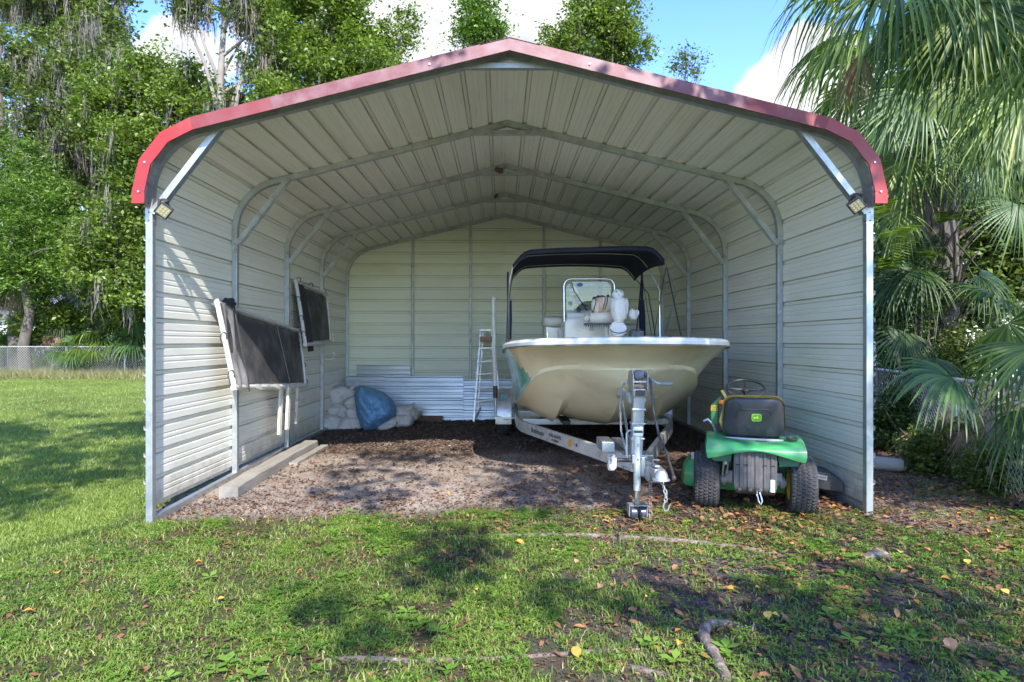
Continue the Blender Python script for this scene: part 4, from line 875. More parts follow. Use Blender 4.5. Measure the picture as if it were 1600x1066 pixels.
for uu in (.03, .5, .97):
    mb = MB(); mb.tube([bim(uu, v)+Vector((0, 0, -.02)) for v in np.linspace(0, 1, 25)], .0125, 8); mb.build('canopy_bow', steel, BT, L, smooth=True)
def leg(pts, boot=None):
    mb = MB(); mb.tube(pts, .0125, 8); mb.build('canopy_leg', steel, BT, L, smooth=True)
xlg = TX-1.14; xrg = TX+1.10
leg([bim(.03, 0)+Vector((-.0, 0, -.02)), Vector((xlg-.01, 8.3, 2.3)), Vector((xlg, 9.05, 1.46))]); leg([bim(.66, 0)+Vector((0, 0, -.02)), Vector((xlg+.01, 9.2, 2.2)), Vector((xlg, 9.12, 1.46))]); leg([bim(.97, 0)+Vector((0, 0, -.02)), Vector((xlg+.01, 9.9, 2.3)), Vector((xlg, 9.2, 1.46))])
leg([bim(.03, 1)+Vector((0, 0, -.02)), Vector((xrg-.0, 8.5, 2.2)), Vector((xrg-.05, 9.05, 1.46))]); leg([bim(.97, 1)+Vector((0, 0, -.02)), Vector((xrg-.02, 10.0, 2.3)), Vector((xrg-.05, 9.3, 1.46))]); leg([bim(.5, 1)+Vector((0, 0, -.02)), Vector((xrg-.02, 9.3, 2.3)), Vector((xrg-.05, 9.15, 1.46))])
for a, b_, r in ((P(797, 470, 9.1), P(796, 530, 8.95), .032), (P(1003, 470, 9.4), P(1004, 524, 9.2), .05), (P(793, 425, 9.0), P(794, 475, 9.05), .014), (P(1003, 425, 9.5), P(1003, 470, 9.4), .02)):
    mb = MB(); mb.tube([a, a.lerp(b_, .5), b_], [r*.7, r, r*.9], 10); mb.build('canvas_boot', navy, BT, L, smooth=True)
for a, b_, r in ((P(1042, 418, 8.15), P(1064, 524, 7.7), .009), (P(1040, 420, 8.2), P(1022, 524, 8.5), .005), (P(1003, 430, 9.5), P(1018, 524, 9.0), .005), (P(1003, 430, 9.5), P(994, 524, 9.4), .012), (P(795, 425, 8.2), P(791, 540, 8.0), .006)):
    mb = MB(); mb.tube([a, b_], r, 6); mb.build('canopy_strap', blackp, BT, L)
# ---- gear lying in the bow: each its own thing
pe = empty('pedestal_table', (XP(945, 7.8), 7.8, 1.37), 'dark slatted tray on a post in the bow of the boat, under the cushions', 'tray'); Lp = Vector(pe.location)
mb = MB(); mb.bx((XP(915, 7.8), 7.65, ZP(508, 7.8)), (XP(990, 7.8), 8.0, ZP(505, 7.8))); mb.build('tray', blackp, pe, Lp, bevel=.004)
mb = MB()
for k in range(14): x = XP(915+k*3.5, 7.62); mb.bx((x, 7.625, ZP(510.5, 7.62)), (x+.014, 7.645, ZP(506, 7.62)))
mb.build('tray_slats', blackp, pe, Lp)
mb = MB(); mb.cyl((XP(949, 7.8), 7.82, 1.37), (XP(949, 7.8), 7.82, ZP(508, 7.8)), .025, 12); mb.build('post', whitep, pe, Lp)
def gear(nm, mb, m, base, lab, cat, **k): o = mb.build(nm, m, None, base, smooth=True, ang=60, **k); return tag(o, lab, cat)
mb = MB(); a, b_ = P(921, 497, 7.75), P(960, 497, 7.75); mb.tube([a, a.lerp(b_, .04), a.lerp(b_, .5), a.lerp(b_, .96), b_], [.04, .062, .07, .066, .04], 14, flat=1.3); mb.blob(P(917, 497, 7.75), (.05, .07, .05), 10, 8, .1)
gear('rolled_cushion', mb, cush, P(940, 505, 7.75), 'long cream cushion lying on the dark tray in the bow of the boat', 'cushion')
mb = MB(); a, b_ = P(928, 478, 7.72), P(957, 474, 7.72); mb.tube([a-Vector((.03, 0, 0)), a, a.lerp(b_, .5), b_], [.04, .07, .078, .07], 16, flat=1.2)
rc = gear('life_jacket', mb, mat('cream_nylon', (.68, .63, .52), .6, 0, (.62, .56, .45), 9, .7), P(942, 487, 7.72), 'rolled cream life jacket bound with dark straps on top of the long cushion', 'life jacket')
mb = MB(); c1, c2 = a.lerp(b_, .18), a.lerp(b_, .46); mb.tube([c1, c2], [.0795, .0825], 18, flat=1.2); rcb = mb.build('peach_band', mat('peach_cloth', (.60, .40, .29), .7), rc, P(942, 487, 7.72), smooth=True)
for u in (.0, .5, .62):
    mb = MB(); c = a.lerp(b_, u); mb.tube([c+Vector((.02*math.sin(t_), math.cos(t_)*.09, math.sin(t_)*.087)) for t_ in np.linspace(0, 2*PI, 17)], .006, 5); mb.build('strap', blackp, rc, P(942, 487, 7.72))
white = mat('matte_white', (.80, .79, .76), .6, 0, (.68, .67, .63), 18, .7, bump=.2, bsc=40)
eo = empty('owl_decoy', P(967, 505, 7.6), 'white owl-shaped bird decoy standing among the cushions in the boat', 'bird decoy'); Lo = Vector(eo.location)
mb = MB(); mb.lathe([(0, 0), (.05, .01), (.075, .07), (.097, .17), (.096, .25), (.075, .30), (0, .32)], Lo, (0, 0, 1), 20); mb.build('body', white, eo, Lo, smooth=True, ang=70)
mb = MB(); mb.blob(Lo+Vector((-.012, -.005, .345)), (.074, .066, .06), 18, 12, .05); hd = mb.build('head', white, eo, Lo, smooth=True)
for s_ in (-1, 1):
    mb = MB(); mb.blob(Lo+Vector((-.012+s_*.026, -.060, .372)), (.010, .007, .010), 8, 6, 0); mb.build('eye', mat('grey_print', (.25, .25, .25), .5), hd, Lo, smooth=True)
    mb = MB(); mb.blob(Lo+Vector((s_*.075, -.03, .17)), (.035, .05, .13), 14, 10, .06, R=Matrix.Rotation(math.radians(s_*6), 3, 'Y')); mb.build('wing', mat('ridged_white', (.74, .72, .68), .7, 0, (.55, .53, .49), 70, .8, bump=.6, bsc=120), eo, Lo, smooth=True)
mb = MB(); mb.lathe([(.014, 0), (.008, .015), (0, .024)], Lo+Vector((-.012, -.055, .35)), (0, -1, -.8), 8); mb.build('beak', mat('brown_print', (.3, .2, .14), .5), hd, Lo)
mb = MB(); mb.blob(P(988, 492, 7.65), (.075, .09, .062), 16, 12, .12, seed=3, R=Matrix.Rotation(math.radians(30), 3, 'Y')); mb.blob(P(995, 489, 7.65), (.03, .05, .04), 12, 8, .1)
gear('folded_cushion', mb, white, P(988, 503, 7.65), 'white padded cushion slumped to the right of the owl decoy in the boat', 'cushion')
be = empty('bucket', P(966, 526, 7.55), 'white round bucket tipped forward below the owl decoy, brown inside', 'bucket'); Lb = Vector(be.location)
mb = MB(); mb.lathe([(.07, -.14), (.085, 0), (.098, .0), (.10, .012), (.088, .012), (.084, 0)], P(966, 514, 7.55), (0, -1, .45), 22); bb = mb.build('bucket_shell', white, be, Lb, smooth=True, ang=45)
mb = MB(); mb.lathe([(0, -.02), (.083, -.02)], P(966, 514, 7.55), (0, -1, .45), 22); mb.build('contents', mat('brown_cloth', (.30, .23, .14), .9, 0, (.14, .10, .06), 30, .8), be, Lb)
mb = MB(); c = P(966, 514, 7.5); mb.tube([c+Vector((math.cos(a_)*.10, -.03, math.sin(a_)*.05-.0)) for a_ in np.linspace(PI, 2*PI, 12)], .006, 6); mb.build('handle', blackp, be, Lb)
mb = MB(); mb.bx(P(984, 527, 7.8)+Vector((0, -.08, 0)), P(1004, 517, 7.8)+Vector((0, .08, 0))); mb.cyl(P(986, 516, 7.72), P(1001, 515, 7.72), .012, 8)
tag(mb.build('tackle_box', mat('navy_plastic', (.02, .03, .05), .4, 0, (.1, .12, .14), 30, .6), None, P(994, 527, 7.8), bevel=.006), 'low dark tackle box on the boat beside the right canopy legs', 'box')
mb = MB(); mb.blob(P(938, 466, 7.9), (.09, .06, .035), 14, 8, .35, seed=5); mb.cyl(P(950, 468, 7.75), P(950, 462, 7.7), .02, 10)
gear('camera_strap_bundle', mb, blackp, P(938, 470, 7.9), 'tangle of black webbing lying on the rolled life jacket', 'webbing')

# ------------------------------------------------------------------ riding mower
MG = gzf(2.2, 5.53)
mw = empty('riding_mower', (2.20, 5.53, MG), 'green and yellow riding mower seen from behind, parked beside the boat against the right wall', 'riding mower', None, math.radians(-17.5))
mgreen = mat('mower_green_paint', (.05, .32, .10), .42, 0, (.04, .26, .085), 5, .6, coat=.3, dirt=(.16, .22, .12), dsc=9, dlo=.52, dhi=.72)
mdark = mat('mower_dark_green', (.02, .12, .06), .45, 0, (.015, .08, .05), 8, .6)
myel = mat('mower_yellow_paint', (.72, .48, .04), .4, 0, (.6, .38, .04), 12, .6, dirt=(.3, .2, .05), dsc=12)
seatm = mat('seat_vinyl', (.030, .031, .035), .5, 0, (.05, .05, .054), 5, .8, dirt=(.10, .095, .09), dsc=12, dlo=.55, dhi=.8, bump=.08, bsc=90)
greyp = mat('grey_plate', (.06, .06, .064), .55, .2, (.10, .097, .094), 9, .8, dirt=(.17, .15, .13), dsc=10, dlo=.5, dhi=.75)
for s_ in (-1, 1):
    c = (s_*.385, 0, .25)
    mb = MB(); mb.lathe([(0, -.02), (.05, -.02), (.06, .0), (.10, -.03), (.125, -.09), (.14, -.10), (.14, .10), (.125, .09), (.11, -.01), (.0, -.01)], c, (1, 0, 0), 32); wh = mb.build('rear_wheel', myel, mw, smooth=True, ang=40)
    mb = MB(); tyre_mesh(mb, c, (1, 0, 0), .238, .215, 176, 44, .008, .62); mb.build('tyre', rubber, wh)
    mb = MB(); mb.cyl((s_*.12, 0, .25), (s_*.27, 0, .25), .035, 14); mb.cyl((s_*.22, 0, .25), (s_*.255, 0, .25), .055, 14); mb.bx((s_*.20-.03, -.06, .27), (s_*.20+.03, .05, .34)); mb.build('axle_housing', mat('cast_metal', (.5, .48, .45), .6, .3, (.3, .28, .25), 14, .8), mw, smooth=True, ang=40)
    c = (s_*.36, 1.28, .185)
    mb = MB(); mb.lathe([(0, -.05), (.08, -.06), (.10, -.065), (.10, .065), (0, .05)], c, (1, 0, 0), 24); wh = mb.build('front_wheel', myel, mw, smooth=True, ang=40)
    mb = MB(); tyre_mesh(mb, c, (1, 0, 0), .178, .15, 60, 20, .006, .56); mb.build('tyre', rubber, wh)
mb = MB(); mb.bar((-.32, 1.28, .2), (.32, 1.28, .2), .06, .06); mb.build('front_axle', blackp, mw)
# ribbed rear guard plate
mb = MB()
def plate(u, v):
    x = -.168+.336*u; z = .58-.40*v; rib = .010*(1 if (u*5.5+.25) % 1 < .45 and .05 < v < .86 else 0)
    y = -.275-rib+(.06*max(0, (v-.82)/.18)**2); w = 1-.10*max(0, (v-.8)/.2); return Vector((x*w, y, z))
mb.grid(plate, 66, 20); pl = mb.build('rear_plate', greyp, mw, smooth=True, ang=50); md = pl.modifiers.new('thick', 'SOLIDIFY'); md.thickness = .004
mb = MB()
for x in (-.135, -.075, .075, .135): mb.bx((x-.016, -.2875, .435), (x+.016, -.2855, .442))
mb.build('slots', mat('slot_black', (.004, .004, .004), .9), pl)
for k in range(4): mb = MB(); mb.lathe([(.018, 0), (.014, .006), (0, .008)], (-.12+.08*k, -.277, .232), (0, -1, 0), 12); mb.build('plate_boss', greyp, pl)
mb = MB(); mb.bx((.118, -.287, .225), (.150, -.2855, .325)); mb.build('warning_label', wst, pl)
text_obj('lettering', 'E', .03, black_ink, pl, (.134, -.2875, .30), (1, 0, 0), (0, 0, 1)); text_obj('lettering', 'R', .03, black_ink, pl, (.134, -.2875, .255), (1, 0, 0), (0, 0, 1))
mb = MB(); mb.tube([(.015, -.27, .225), (.01, -.30, .20), (.022, -.31, .145), (.04, -.31, .12), (.05, -.305, .15), (.035, -.28, .215)], .007, 8); mb.build('hitch_pin', steel, mw, smooth=True)
# fender body: apron that wraps to both sides, dark inner panels, top deck
def apron(u, v):
    a = (u-.5)*2; x = .385*math.copysign(min(1, abs(a)*1.18), a); wrap = max(0, abs(a)-.84)/.16
    top = .655-.03*math.cos(a*PI)*.5-(.01 if a > 0 else 0); bot = .555+.035*math.cos(a*PI*1.1)-.035*max(0, abs(a)-.55)
    z = top+(bot-top)*v; y = -.33+.05*(1-v)**2+.035*abs(a)**2+wrap*.25-.012*math.sin(v*PI); x *= 1+.03*math.sin(v*PI); return Vector((x, y, z))
mb = MB(); mb.grid(apron, 48, 8)
mb.grid(lambda u, v: Vector((apron(u, 0).x*(1-.0*v), apron(u, 0).y+(.42-max(0, abs((u-.5)*2)-.84)/.16*.25)*v, apron(u, 0).z+.012*math.sin(v*2))), 48, 6)
fd = mb.build('fender_body', mgreen, mw, smooth=True, ang=50)
mb = MB(); mb.prism([(-.375, .60), (.375, .60), (.375, .56), (.33, .47), (.19, .46), (.17, .60), (-.17, .60), (-.19, .48), (-.33, .48), (-.375, .56)], lambda u, v, d_: Vector((u, d_, v)), -.24, .1); mb.build('inner_fender', mdark, mw)
mb = MB(); mb.bx((-.17, -.23, .23), (.17, .5, .55)); mb.bx((-.3, .1, .30), (.3, .6, .5)); mb.build('transmission', mdark, mw, bevel=.02)
mb = MB()
for x in (-.25, -.215): mb.tube([(x, -.2, .58), (x+.01, -.18, .45), (x-.005, -.1, .3)], .008, 6)
mb.cyl((-.23, -.2, .42), (-.23, -.2, .56), .016, 10); mb.build('spring_rods', galvd, mw)
mb = MB(); mb.lathe([(.03, 0), (.045, .004), (.048, .02), (.04, .024), (.034, .01)], (.30, -.12, .662), (0, 0, 1), 16); mb.build('cup_holder', blackp, mw, smooth=True)
# seat
def seatback(u, v, dep=0):
    a = 2*u-1; z0, z1 = .765, 1.10; w = .262*(1-.10*v)
    e_ = 1-abs(a)**5*.10*0; topc = 1-.14*abs(a)**4; z = z0+(z1-z0)*v*topc; return Vector((a*w, -.02-.09*v+.05*a*a+dep, z))
mb = MB()
pro = []
nS = 40
def rrect(w0, w1, z0, z1, r, n=7):
    out = []
    for cx_, cz_, a0, w in ((1, 1, 0, w1), (-1, 1, PI/2, w1), (-1, -1, PI, w0), (1, -1, 1.5*PI, w0)):
        for k in range(n+1):
            a = a0+PI/2*k/n; out.append((cx_*(w-r)+r*math.cos(a), (z1-r if cz_ > 0 else z0+r)+r*math.sin(a)))
    return out
for sc_i, (dy, k) in enumerate(((-.045, .90), (-.052, .5), (-.036, .975), (-.015, 1.0), (.03, 1.0), (.05, .94))): pro.append((dy, k))
base_poly = rrect(.25, .235, .755, 1.10, .085)
zc_ = .93
vs = []; order = [(-.040, .0), (-.042, .5), (-.040, .86), (-.030, .965), (-.010, 1.0), (.030, 1.0), (.055, .93), (.06, .5), (.06, 0)]
for dy, k in order:
    for (x, z) in base_poly: zz_ = zc_+(z-zc_)*k; vs.append(Vector((x*k, dy-.05-.10*(zz_-.75)/.35+.05*(x*k/.25)**2, zz_)))
n_ = len(base_poly); mb.add(vs, [(i*n_+j, i*n_+(j+1) % n_, (i+1)*n_+(j+1) % n_, (i+1)*n_+j) for i in range(len(order)-1) for j in range(n_)])
sb = mb.build('seat_back', seatm, mw, smooth=True, ang=60)
mb = MB(); bp2 = rrect(.262, .247, .765, 1.118, .09); vs = []
for dy, k in ((.0, 1.0), (.03, 1.012), (.055, .99), (.06, .9)):
    for (x, z) in bp2: zz_ = zc_+(z-zc_)*k; vs.append(Vector((x*k, dy-.05-.10*(zz_-.75)/.35+.05*(x*k/.25)**2, zz_)))
mb.add(vs, [(i*n_+j, i*n_+(j+1) % n_, (i+1)*n_+(j+1) % n_, (i+1)*n_+j) for i in range(3) for j in range(n_)]); mb.build('seat_piping', mat('seat_yellow', (.70, .52, .12), .5, 0, (.6, .42, .1), 10, .7), mw, smooth=True, ang=60)
ridge = rrect(.145, .135, .90, 1.005, .045)
mb = MB(); mb.tube([Vector((x, -.094-.10*(z-.75)/.35+.05*(x/.25)**2, z)) for x, z in ridge[:16]+[(-.145, .93)]], .005, 6); mb.build('moulded_ridge', seatm, sb, smooth=True)
# badge: rounded green shield with a leaping-deer mark
def seat_pt(x, z, d_): return Vector((x, -.0935-.10*(z-.75)/.35+.05*(x/.25)**2-d_, z))
bgx = .02; bgz = .935
poly = [(bgx+x, bgz+z-.0) for x, z in rrect(.040, .040, -.033, .033, .018, 4)]
mb = MB(); mb.prism(poly, lambda u, v, d_: seat_pt(u, v, d_), 0, .004); bd = mb.build('badge', mat('badge_lime', (.42, .68, .12), .35), sb)
poly = [(bgx+x*.84, bgz+z*.82) for x, z in rrect(.040, .040, -.033, .033, .018, 4)]
mb = MB(); mb.prism(poly, lambda u, v, d_: seat_pt(u, v, d_), .004, .006); mb.build('badge_field', mat('badge_green', (.13, .45, .03), .35), bd)
deer = [(-.028, -.002), (-.018, .004), (-.004, .002), (.004, .008), (.002, .018), (.007, .018), (.010, .010), (.018, .004), (.014, .002), (.010, -.001), (.020, -.008), (.024, -.013), (.008, -.008), (-.006, -.007), (-.022, -.013), (-.016, -.005)]
mb = MB(); mb.prism([(bgx+x, bgz+z) for x, z in deer], lambda u, v, d_: seat_pt(u, v, d_), .006, .0075); mb.build('leaping_deer_mark', mat('badge_yellow', (.85, .80, .15), .35), bd)
mb = MB(); mb.prism(rrect(.245, .245, -.02, .42, .08), lambda u, v, d_: Vector((u, v, d_)), .755, .845); mb.build('seat_cushion', seatm, mw, bevel=.02)
mb = MB(); mb.bar((-.235, -.07, .738), (.245, -.07, .732), .03, .018); mb.build('seat_pan', mat('grey_enamel', (.42, .43, .44), .4, .3), mw, bevel=.004)
mb = MB(); mb.bx((-.12, .0, .70), (.12, .35, .75)); mb.cyl((-.08, -.02, .69), (-.08, -.02, .74), .014, 8); mb.cyl((.08, -.02, .69), (.08, -.02, .74), .014, 8); mb.bx((-.05, -.08, .685), (.05, 0, .725)); mb.build('seat_mount', blackp, mw, bevel=.004)
# side lever tower: yellow arm, orange knob
mb = MB(); mb.tube([(-.235, .02, .80), (-.262, .0, .86), (-.235, .02, .98), (-.215, .10, 1.06), (-.25, .16, 1.12)], [.02, .018, .014, .014, .012], 8); mb.build('seat_arm', mat('seat_yellow', (.7, .52, .12), .5), mw, smooth=True)
mb = MB(); mb.blob((-.245, .30, .985), (.032, .03, .028), 12, 8, .15); mb.build('throttle_knob', mat('orange_plastic', (.85, .25, .03), .4), mw, smooth=True)
mb = MB(); mb.tube([(-.30, .12, .70), (-.33, .10, .77), (-.37, .12, .81), (-.41, .12, .79)], [.011, .012, .014, .012], 8); mb.build('lift_lever', steel, mw, smooth=True)
mb = MB(); mb.bx((-.28, .15, .70), (-.20, .5, .95)); mb.build('lever_console', blackp, mw, bevel=.02)
# steering
swc = Vector((-.01, .74, 1.075)); ax = Vector((0, -.42, .9)).normalized()
mb = MB(); mb.lathe([(.176+.0135*math.cos(a), .0135*math.sin(a)) for a in np.linspace(0, 2*PI, 11)[:-1]], swc, ax, 40, close=True)
U = ax.cross(Vector((1, 0, 0))).normalized()
for d_ in (Vector((1, 0, 0)), Vector((-1, 0, 0)), U, -U): mb.tube([swc-ax*.02, swc+d_*.09-ax*.012, swc+d_*.172], [.016, .012, .011], 8)
mb.lathe([(0, -.05), (.03, -.04), (.038, -.01), (.03, .0), (0, .004)], swc, ax, 18); sw = mb.build('steering_wheel', blackp, mw, smooth=True, ang=60)
mb = MB(); mb.tube([swc-ax*.03, swc-ax*.35], .02, 10); mb.build('steering_column', blackp, mw)
# hood, dash
mb = MB()
def hood(u, v):
    a = (u-.5)*2; y = .86+.66*v; w = .235*(1-.15*v**3); top = .985-.10*v-.20*max(0, v-.85)/.15; x = w*math.sin(a*PI/2)**1 if abs(a) < 1 else w*a
    x = w*math.copysign(min(1, abs(a)*1.35), a); s2 = max(0, abs(a)-.62)/.38; z = top-.02*abs(a)**3-(top-.48)*s2**1.0; return Vector((x*(1+.04*s2), y, z))
mb.grid(hood, 28, 12); vs = [hood(k/28, 1) for k in range(29)]; mb.add(vs, [tuple(range(29))]); vs = [hood(k/28, 0) for k in range(29)]; mb.add(vs, [tuple(range(29))])
hd = mb.build('hood', mgreen, mw, smooth=True, ang=45)
mb = MB(); mb.prism([(.50, .55), (.86, .50), (.86, .985), (.72, .99), (.62, .90)], lambda u, v, d_: Vector((d_, u, v)), -.20, .22); mb.build('dash', blackp, mw, bevel=.015)
mb = MB(); mb.prism([(-.335, .70), (-.235, .70), (-.235, .985), (-.262, .965), (-.335, .885)], lambda u, v, d_: Vector((u, d_, v)), .84, .90); sp = mb.build('side_cowl', mgreen, mw, bevel=.008)
mb = MB(); mb.bx((-.335, .834, .835), (-.262, .8385, .893)); mb.build('cowl_label', mat('label_yellow', (.75, .62, .05), .5), sp)
text_obj('lettering', '100', .028, black_ink, sp, (-.298, .833, .868), (1, 0, 0), (0, 0, 1)); text_obj('lettering', 'SERIES', .015, black_ink, sp, (-.298, .833, .846), (1, 0, 0), (0, 0, 1))
# foot boards, deck, chute
for s_ in (-1, 1): mb = MB(); mb.bx((s_*.2, .35, .33), (s_*.44, .85, .36)); mb.build('foot_board', mgreen, mw, bevel=.008)
mb = MB()
poly = [(-.60, .48), (-.58, .36), (-.45, .28), (-.1, .26), (.35, .30), (.52, .42), (.55, .75), (.40, .98), (0, 1.0), (-.40, .98), (-.58, .80)]
vs = []; hs_ = ((1.0, .10), (1.02, .13), (1.0, .27), (.94, .32), (.85, .34))
cc_ = Vector((0, .64, 0))
for k, z in hs_:
    for x, y in poly: vs.append(Vector((cc_.x+(x-cc_.x)*k, cc_.y+(y-cc_.y)*k, z)))
n_ = len(poly); mb.add(vs, [(i*n_+j, i*n_+(j+1) % n_, (i+1)*n_+(j+1) % n_, (i+1)*n_+j) for i in range(len(hs_)-1) for j in range(n_)]+[tuple(range((len(hs_)-1)*n_, len(hs_)*n_))])
mb.build('mower_deck', mgreen, mw, smooth=True, ang=35, bevel=.006)
mb = MB(); mb.cyl((-.50, .45, .33), (-.50, .45, .385), .02, 10); mb.lathe([(.028, 0), (.024, .02), (0, .022)], (-.50, .45, .375), (0, 0, 1), 10); mb.build('wash_port', mat('stained_white', (.6, .55, .46), .6), mw)
mb = MB(); mb.prism([(.50, .14), (.50, .30), (.68, .27), (.80, .20), (.80, .10)], lambda u, v, d_: Vector((u, .42+d_, v)), 0, .34); ch = mb.build('discharge_chute', blackp, mw, bevel=.01)
mb = MB(); R = Matrix.Rotation(math.radians(9.5), 3, 'Y'); mb.box((.60, .417, .238), (.12, .003, .042), R); lb = mb.build('danger_label', mat('label_pale', (.62, .50, .48), .5), ch)
mb = MB(); mb.box((.545, .4145, .247), (.012, .002, .040), R); mb.build('label_stripe', mat('label_red', (.5, .05, .04), .5), lb)
text_obj('lettering', 'DANGER', .022, black_ink, lb, (.607, .4145, .236), (1, 0, -.167), (.167, 0, 1))

for ch_ in mw.children:
    k_ = ch_.name.split('.')[0]; dz_ = {'seat_back': -.115, 'seat_piping': -.115, 'seat_cushion': -.115, 'seat_pan': -.11, 'seat_mount': -.09, 'seat_arm': -.10, 'throttle_knob': -.09, 'steering_wheel': -.07, 'steering_column': -.07, 'dash': -.06, 'hood': -.06, 'side_cowl': -.07, 'lift_lever': -.05, 'lever_console': -.06, 'fender_body': -.03, 'cup_holder': -.025, 'inner_fender': -.03}.get(k_, 0)
    ch_.location.z += dz_
# ------------------------------------------------------------------ leaf clouds, trunks
def quads_from(c, n, size, ratio=.5, up=.35, seed=0, fold=.15):
    """n leaf rhombs around centres c (n,3): 4 points each, slightly folded"""
    d = rng.normal(size=(n, 3)); d[:, 2] *= .6; d /= np.linalg.norm(d, axis=1, keepdims=True)
    nn = rng.normal(size=(n, 3)); nn[:, 2] = np.abs(nn[:, 2])+up; s = np.cross(d, nn); s /= np.linalg.norm(s, axis=1, keepdims=True)+1e-9; nrm = np.cross(s, d)
    sz = size*(.6+.8*rng.random((n, 1))); L_ = d*sz*.5; Wd = s*sz*ratio*.5; F_ = nrm*sz*fold
    v = np.stack([c-L_, c+Wd+F_, c+L_, c-Wd+F_], 1).reshape(-1, 3); f = np.arange(n*4).reshape(-1, 4)
    return v, f
def crown_pts(balls, n, clump=.45, per=45, flat=.75):
    """leaf centres: clumps spread through ellipsoids, denser at the rim, with holes between"""
    vol = np.array([b[1][0]*b[1][1]*b[1][2] for b in balls])**.7; vol = vol/vol.sum(); out = []; rc_ = []
    for (c, r), w in zip(balls, vol):
        k = max(3, int(n*w/per)); d = rng.normal(size=(k, 3)); d /= np.linalg.norm(d, axis=1, keepdims=True); rad = rng.random(k)**.5*(.62+.85*vnoise(d[:, 0]*1.9+c[0]+3*d[:, 2], d[:, 2]*1.9+d[:, 1]*1.9+c[2], 8))
        cc_ = np.array(c)+d*rad[:, None]*np.array(r); tone = rng.random(k)*.5
        m = int(n*w/k); g = rng.normal(size=(k, m, 3))*clump*np.array([1, 1, flat])*(.6+.8*rng.random((k, 1, 1)))
        pts = (cc_[:, None, :]+g); out.append(pts.reshape(-1, 3)); rc_.append(np.repeat(tone, m))
    return np.concatenate(out), np.concatenate(rc_)
def leaf_obj(name, pts, tone, size, m, parent, off, ratio=.55):
    n = len(pts); v, f = quads_from(pts, n, size, ratio); r = np.repeat(np.clip(tone+rng.random(n)*.5, 0, 1), 4)
    return npmesh(name, v, [f], m, parent, off, r)
bark = mat('grey_brown_bark', (.14, .12, .10), .95, 0, (.07, .06, .05), 6, .8, bump=1, bsc=18, stretch=(1, 1, .25))
barkl = mat('pale_bark', (.30, .27, .24), .95, 0, (.18, .16, .14), 6, .8, bump=1, bsc=18, stretch=(1, 1, .25))
L_oak = leafmat('oak_leaf', (.026, .048, .011), (.165, .22, .048), (.38, .43, .18))
L_bright = leafmat('bright_leaf', (.034, .065, .012), (.22, .30, .052), (.46, .53, .19))
L_cedar = leafmat('cedar_leaf', (.028, .07, .012), (.17, .28, .042), (.28, .40, .08))
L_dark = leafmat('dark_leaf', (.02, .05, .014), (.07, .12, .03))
L_moss = leafmat('spanish_moss', (.11, .10, .08), (.30, .27, .24), trans=.3, rough=.9, tcol=(1, 1, .9))
L_dead = leafmat('dead_frond', (.16, .10, .055), (.36, .26, .17), trans=.2, rough=.9, tcol=(1, .8, .5))
def strands(pts, length, m, name, parent, off, w=.03, k=3):
    pts = np.repeat(pts, 12, 0)+rng.normal(size=(len(pts)*12, 3))*np.array([.09, .09, .15]); n = len(pts); v = []; segs = 4; dirx = rng.normal(size=(n, 2)); dirx /= np.linalg.norm(dirx, axis=1, keepdims=True)
    ln = length*(.3+rng.random(n)*.9); sw_ = rng.normal(size=(n, 2))*.12; V_ = np.zeros((n, segs+1, 2, 3))
    for s_ in range(segs+1):
        u = s_/segs; ww = w*(.5+1.4*math.sin(PI*min(.999, u*.8+.12)))*(1-u*.7)
        base = pts+np.stack([sw_[:, 0]*u*u*ln+.03*np.sin(u*9+pts[:, 0]*7), sw_[:, 1]*u*u*ln, -u*ln], 1)
        off2 = np.stack([dirx[:, 0]*ww, dirx[:, 1]*ww, np.zeros(n)], 1); V_[:, s_, 0] = base-off2; V_[:, s_, 1] = base+off2
    V_ = V_.reshape(-1, 3); b0 = (np.arange(n)*(segs+1)*2)[:, None]; fs = [np.concatenate([b0+2*s_, b0+2*s_+1, b0+2*s_+3, b0+2*s_+2], 1) for s_ in range(segs)]
    return npmesh(name, V_, fs, m, parent, off, np.repeat(rng.random(n), (segs+1)*2))
def limbs(mb, base, top, r0, targets, wob=.25):
    base = Vector(base); top = Vector(top); n = 7; pts = [base.lerp(top, k/n)+Vector((random.uniform(-1, 1), random.uniform(-1, 1), 0))*wob*(0 if k in (0,) else 1)*.5 for k in range(n+1)]
    mb.tube([pts[0]-Vector((0, 0, .3))]+pts, [r0*1.5, r0*1.25]+[r0*(1-.75*k/n) for k in range(1, n+1)], 10)
    for tg in targets:
        tg = Vector(tg); u = random.uniform(.35, .9); k = u*n; i = min(n-1, int(k)); a = pts[i].lerp(pts[i+1], k-i); m = a.lerp(tg, .5)+Vector((random.uniform(-.4, .4), random.uniform(-.4, .4), -.2)); r = r0*(.5-.3*u)
        mb.tube([a, a.lerp(m, .5), m, m.lerp(tg, .6)+Vector((0, 0, .1)), tg], [r, r*.85, r*.7, r*.45, r*.15], 6)
def tree(name, base, top, r0, balls, n, size, lm, label, cat='tree', group=None, clump=.45, per=45, bm=bark, moss=None, extra=14, ratio=.55):
    base = Vector(base); e = empty(name, base, label, cat, group); mb = MB(); tg = [c for c, r in balls]
    for _ in range(extra): c, r = random.choice(balls); d = Vector((random.gauss(0, 1), random.gauss(0, 1), random.gauss(0, 1))).normalized(); tg.append((c[0]+d.x*r[0]*.8, c[1]+d.y*r[1]*.8, c[2]+d.z*r[2]*.8))
    limbs(mb, base, top, r0, tg); mb.build('trunk', bm, e, base, smooth=True)
    p, tn = crown_pts(balls, n, clump, per); leaf_obj('crown', p, tn, size, lm, e, base, ratio)
    if moss:
        k, ln = moss; idx = rng.integers(0, len(p), k); strands(p[idx], ln, L_moss, 'spanish_moss', e, base, w=.011)['kind'] = 'stuff'
    return e
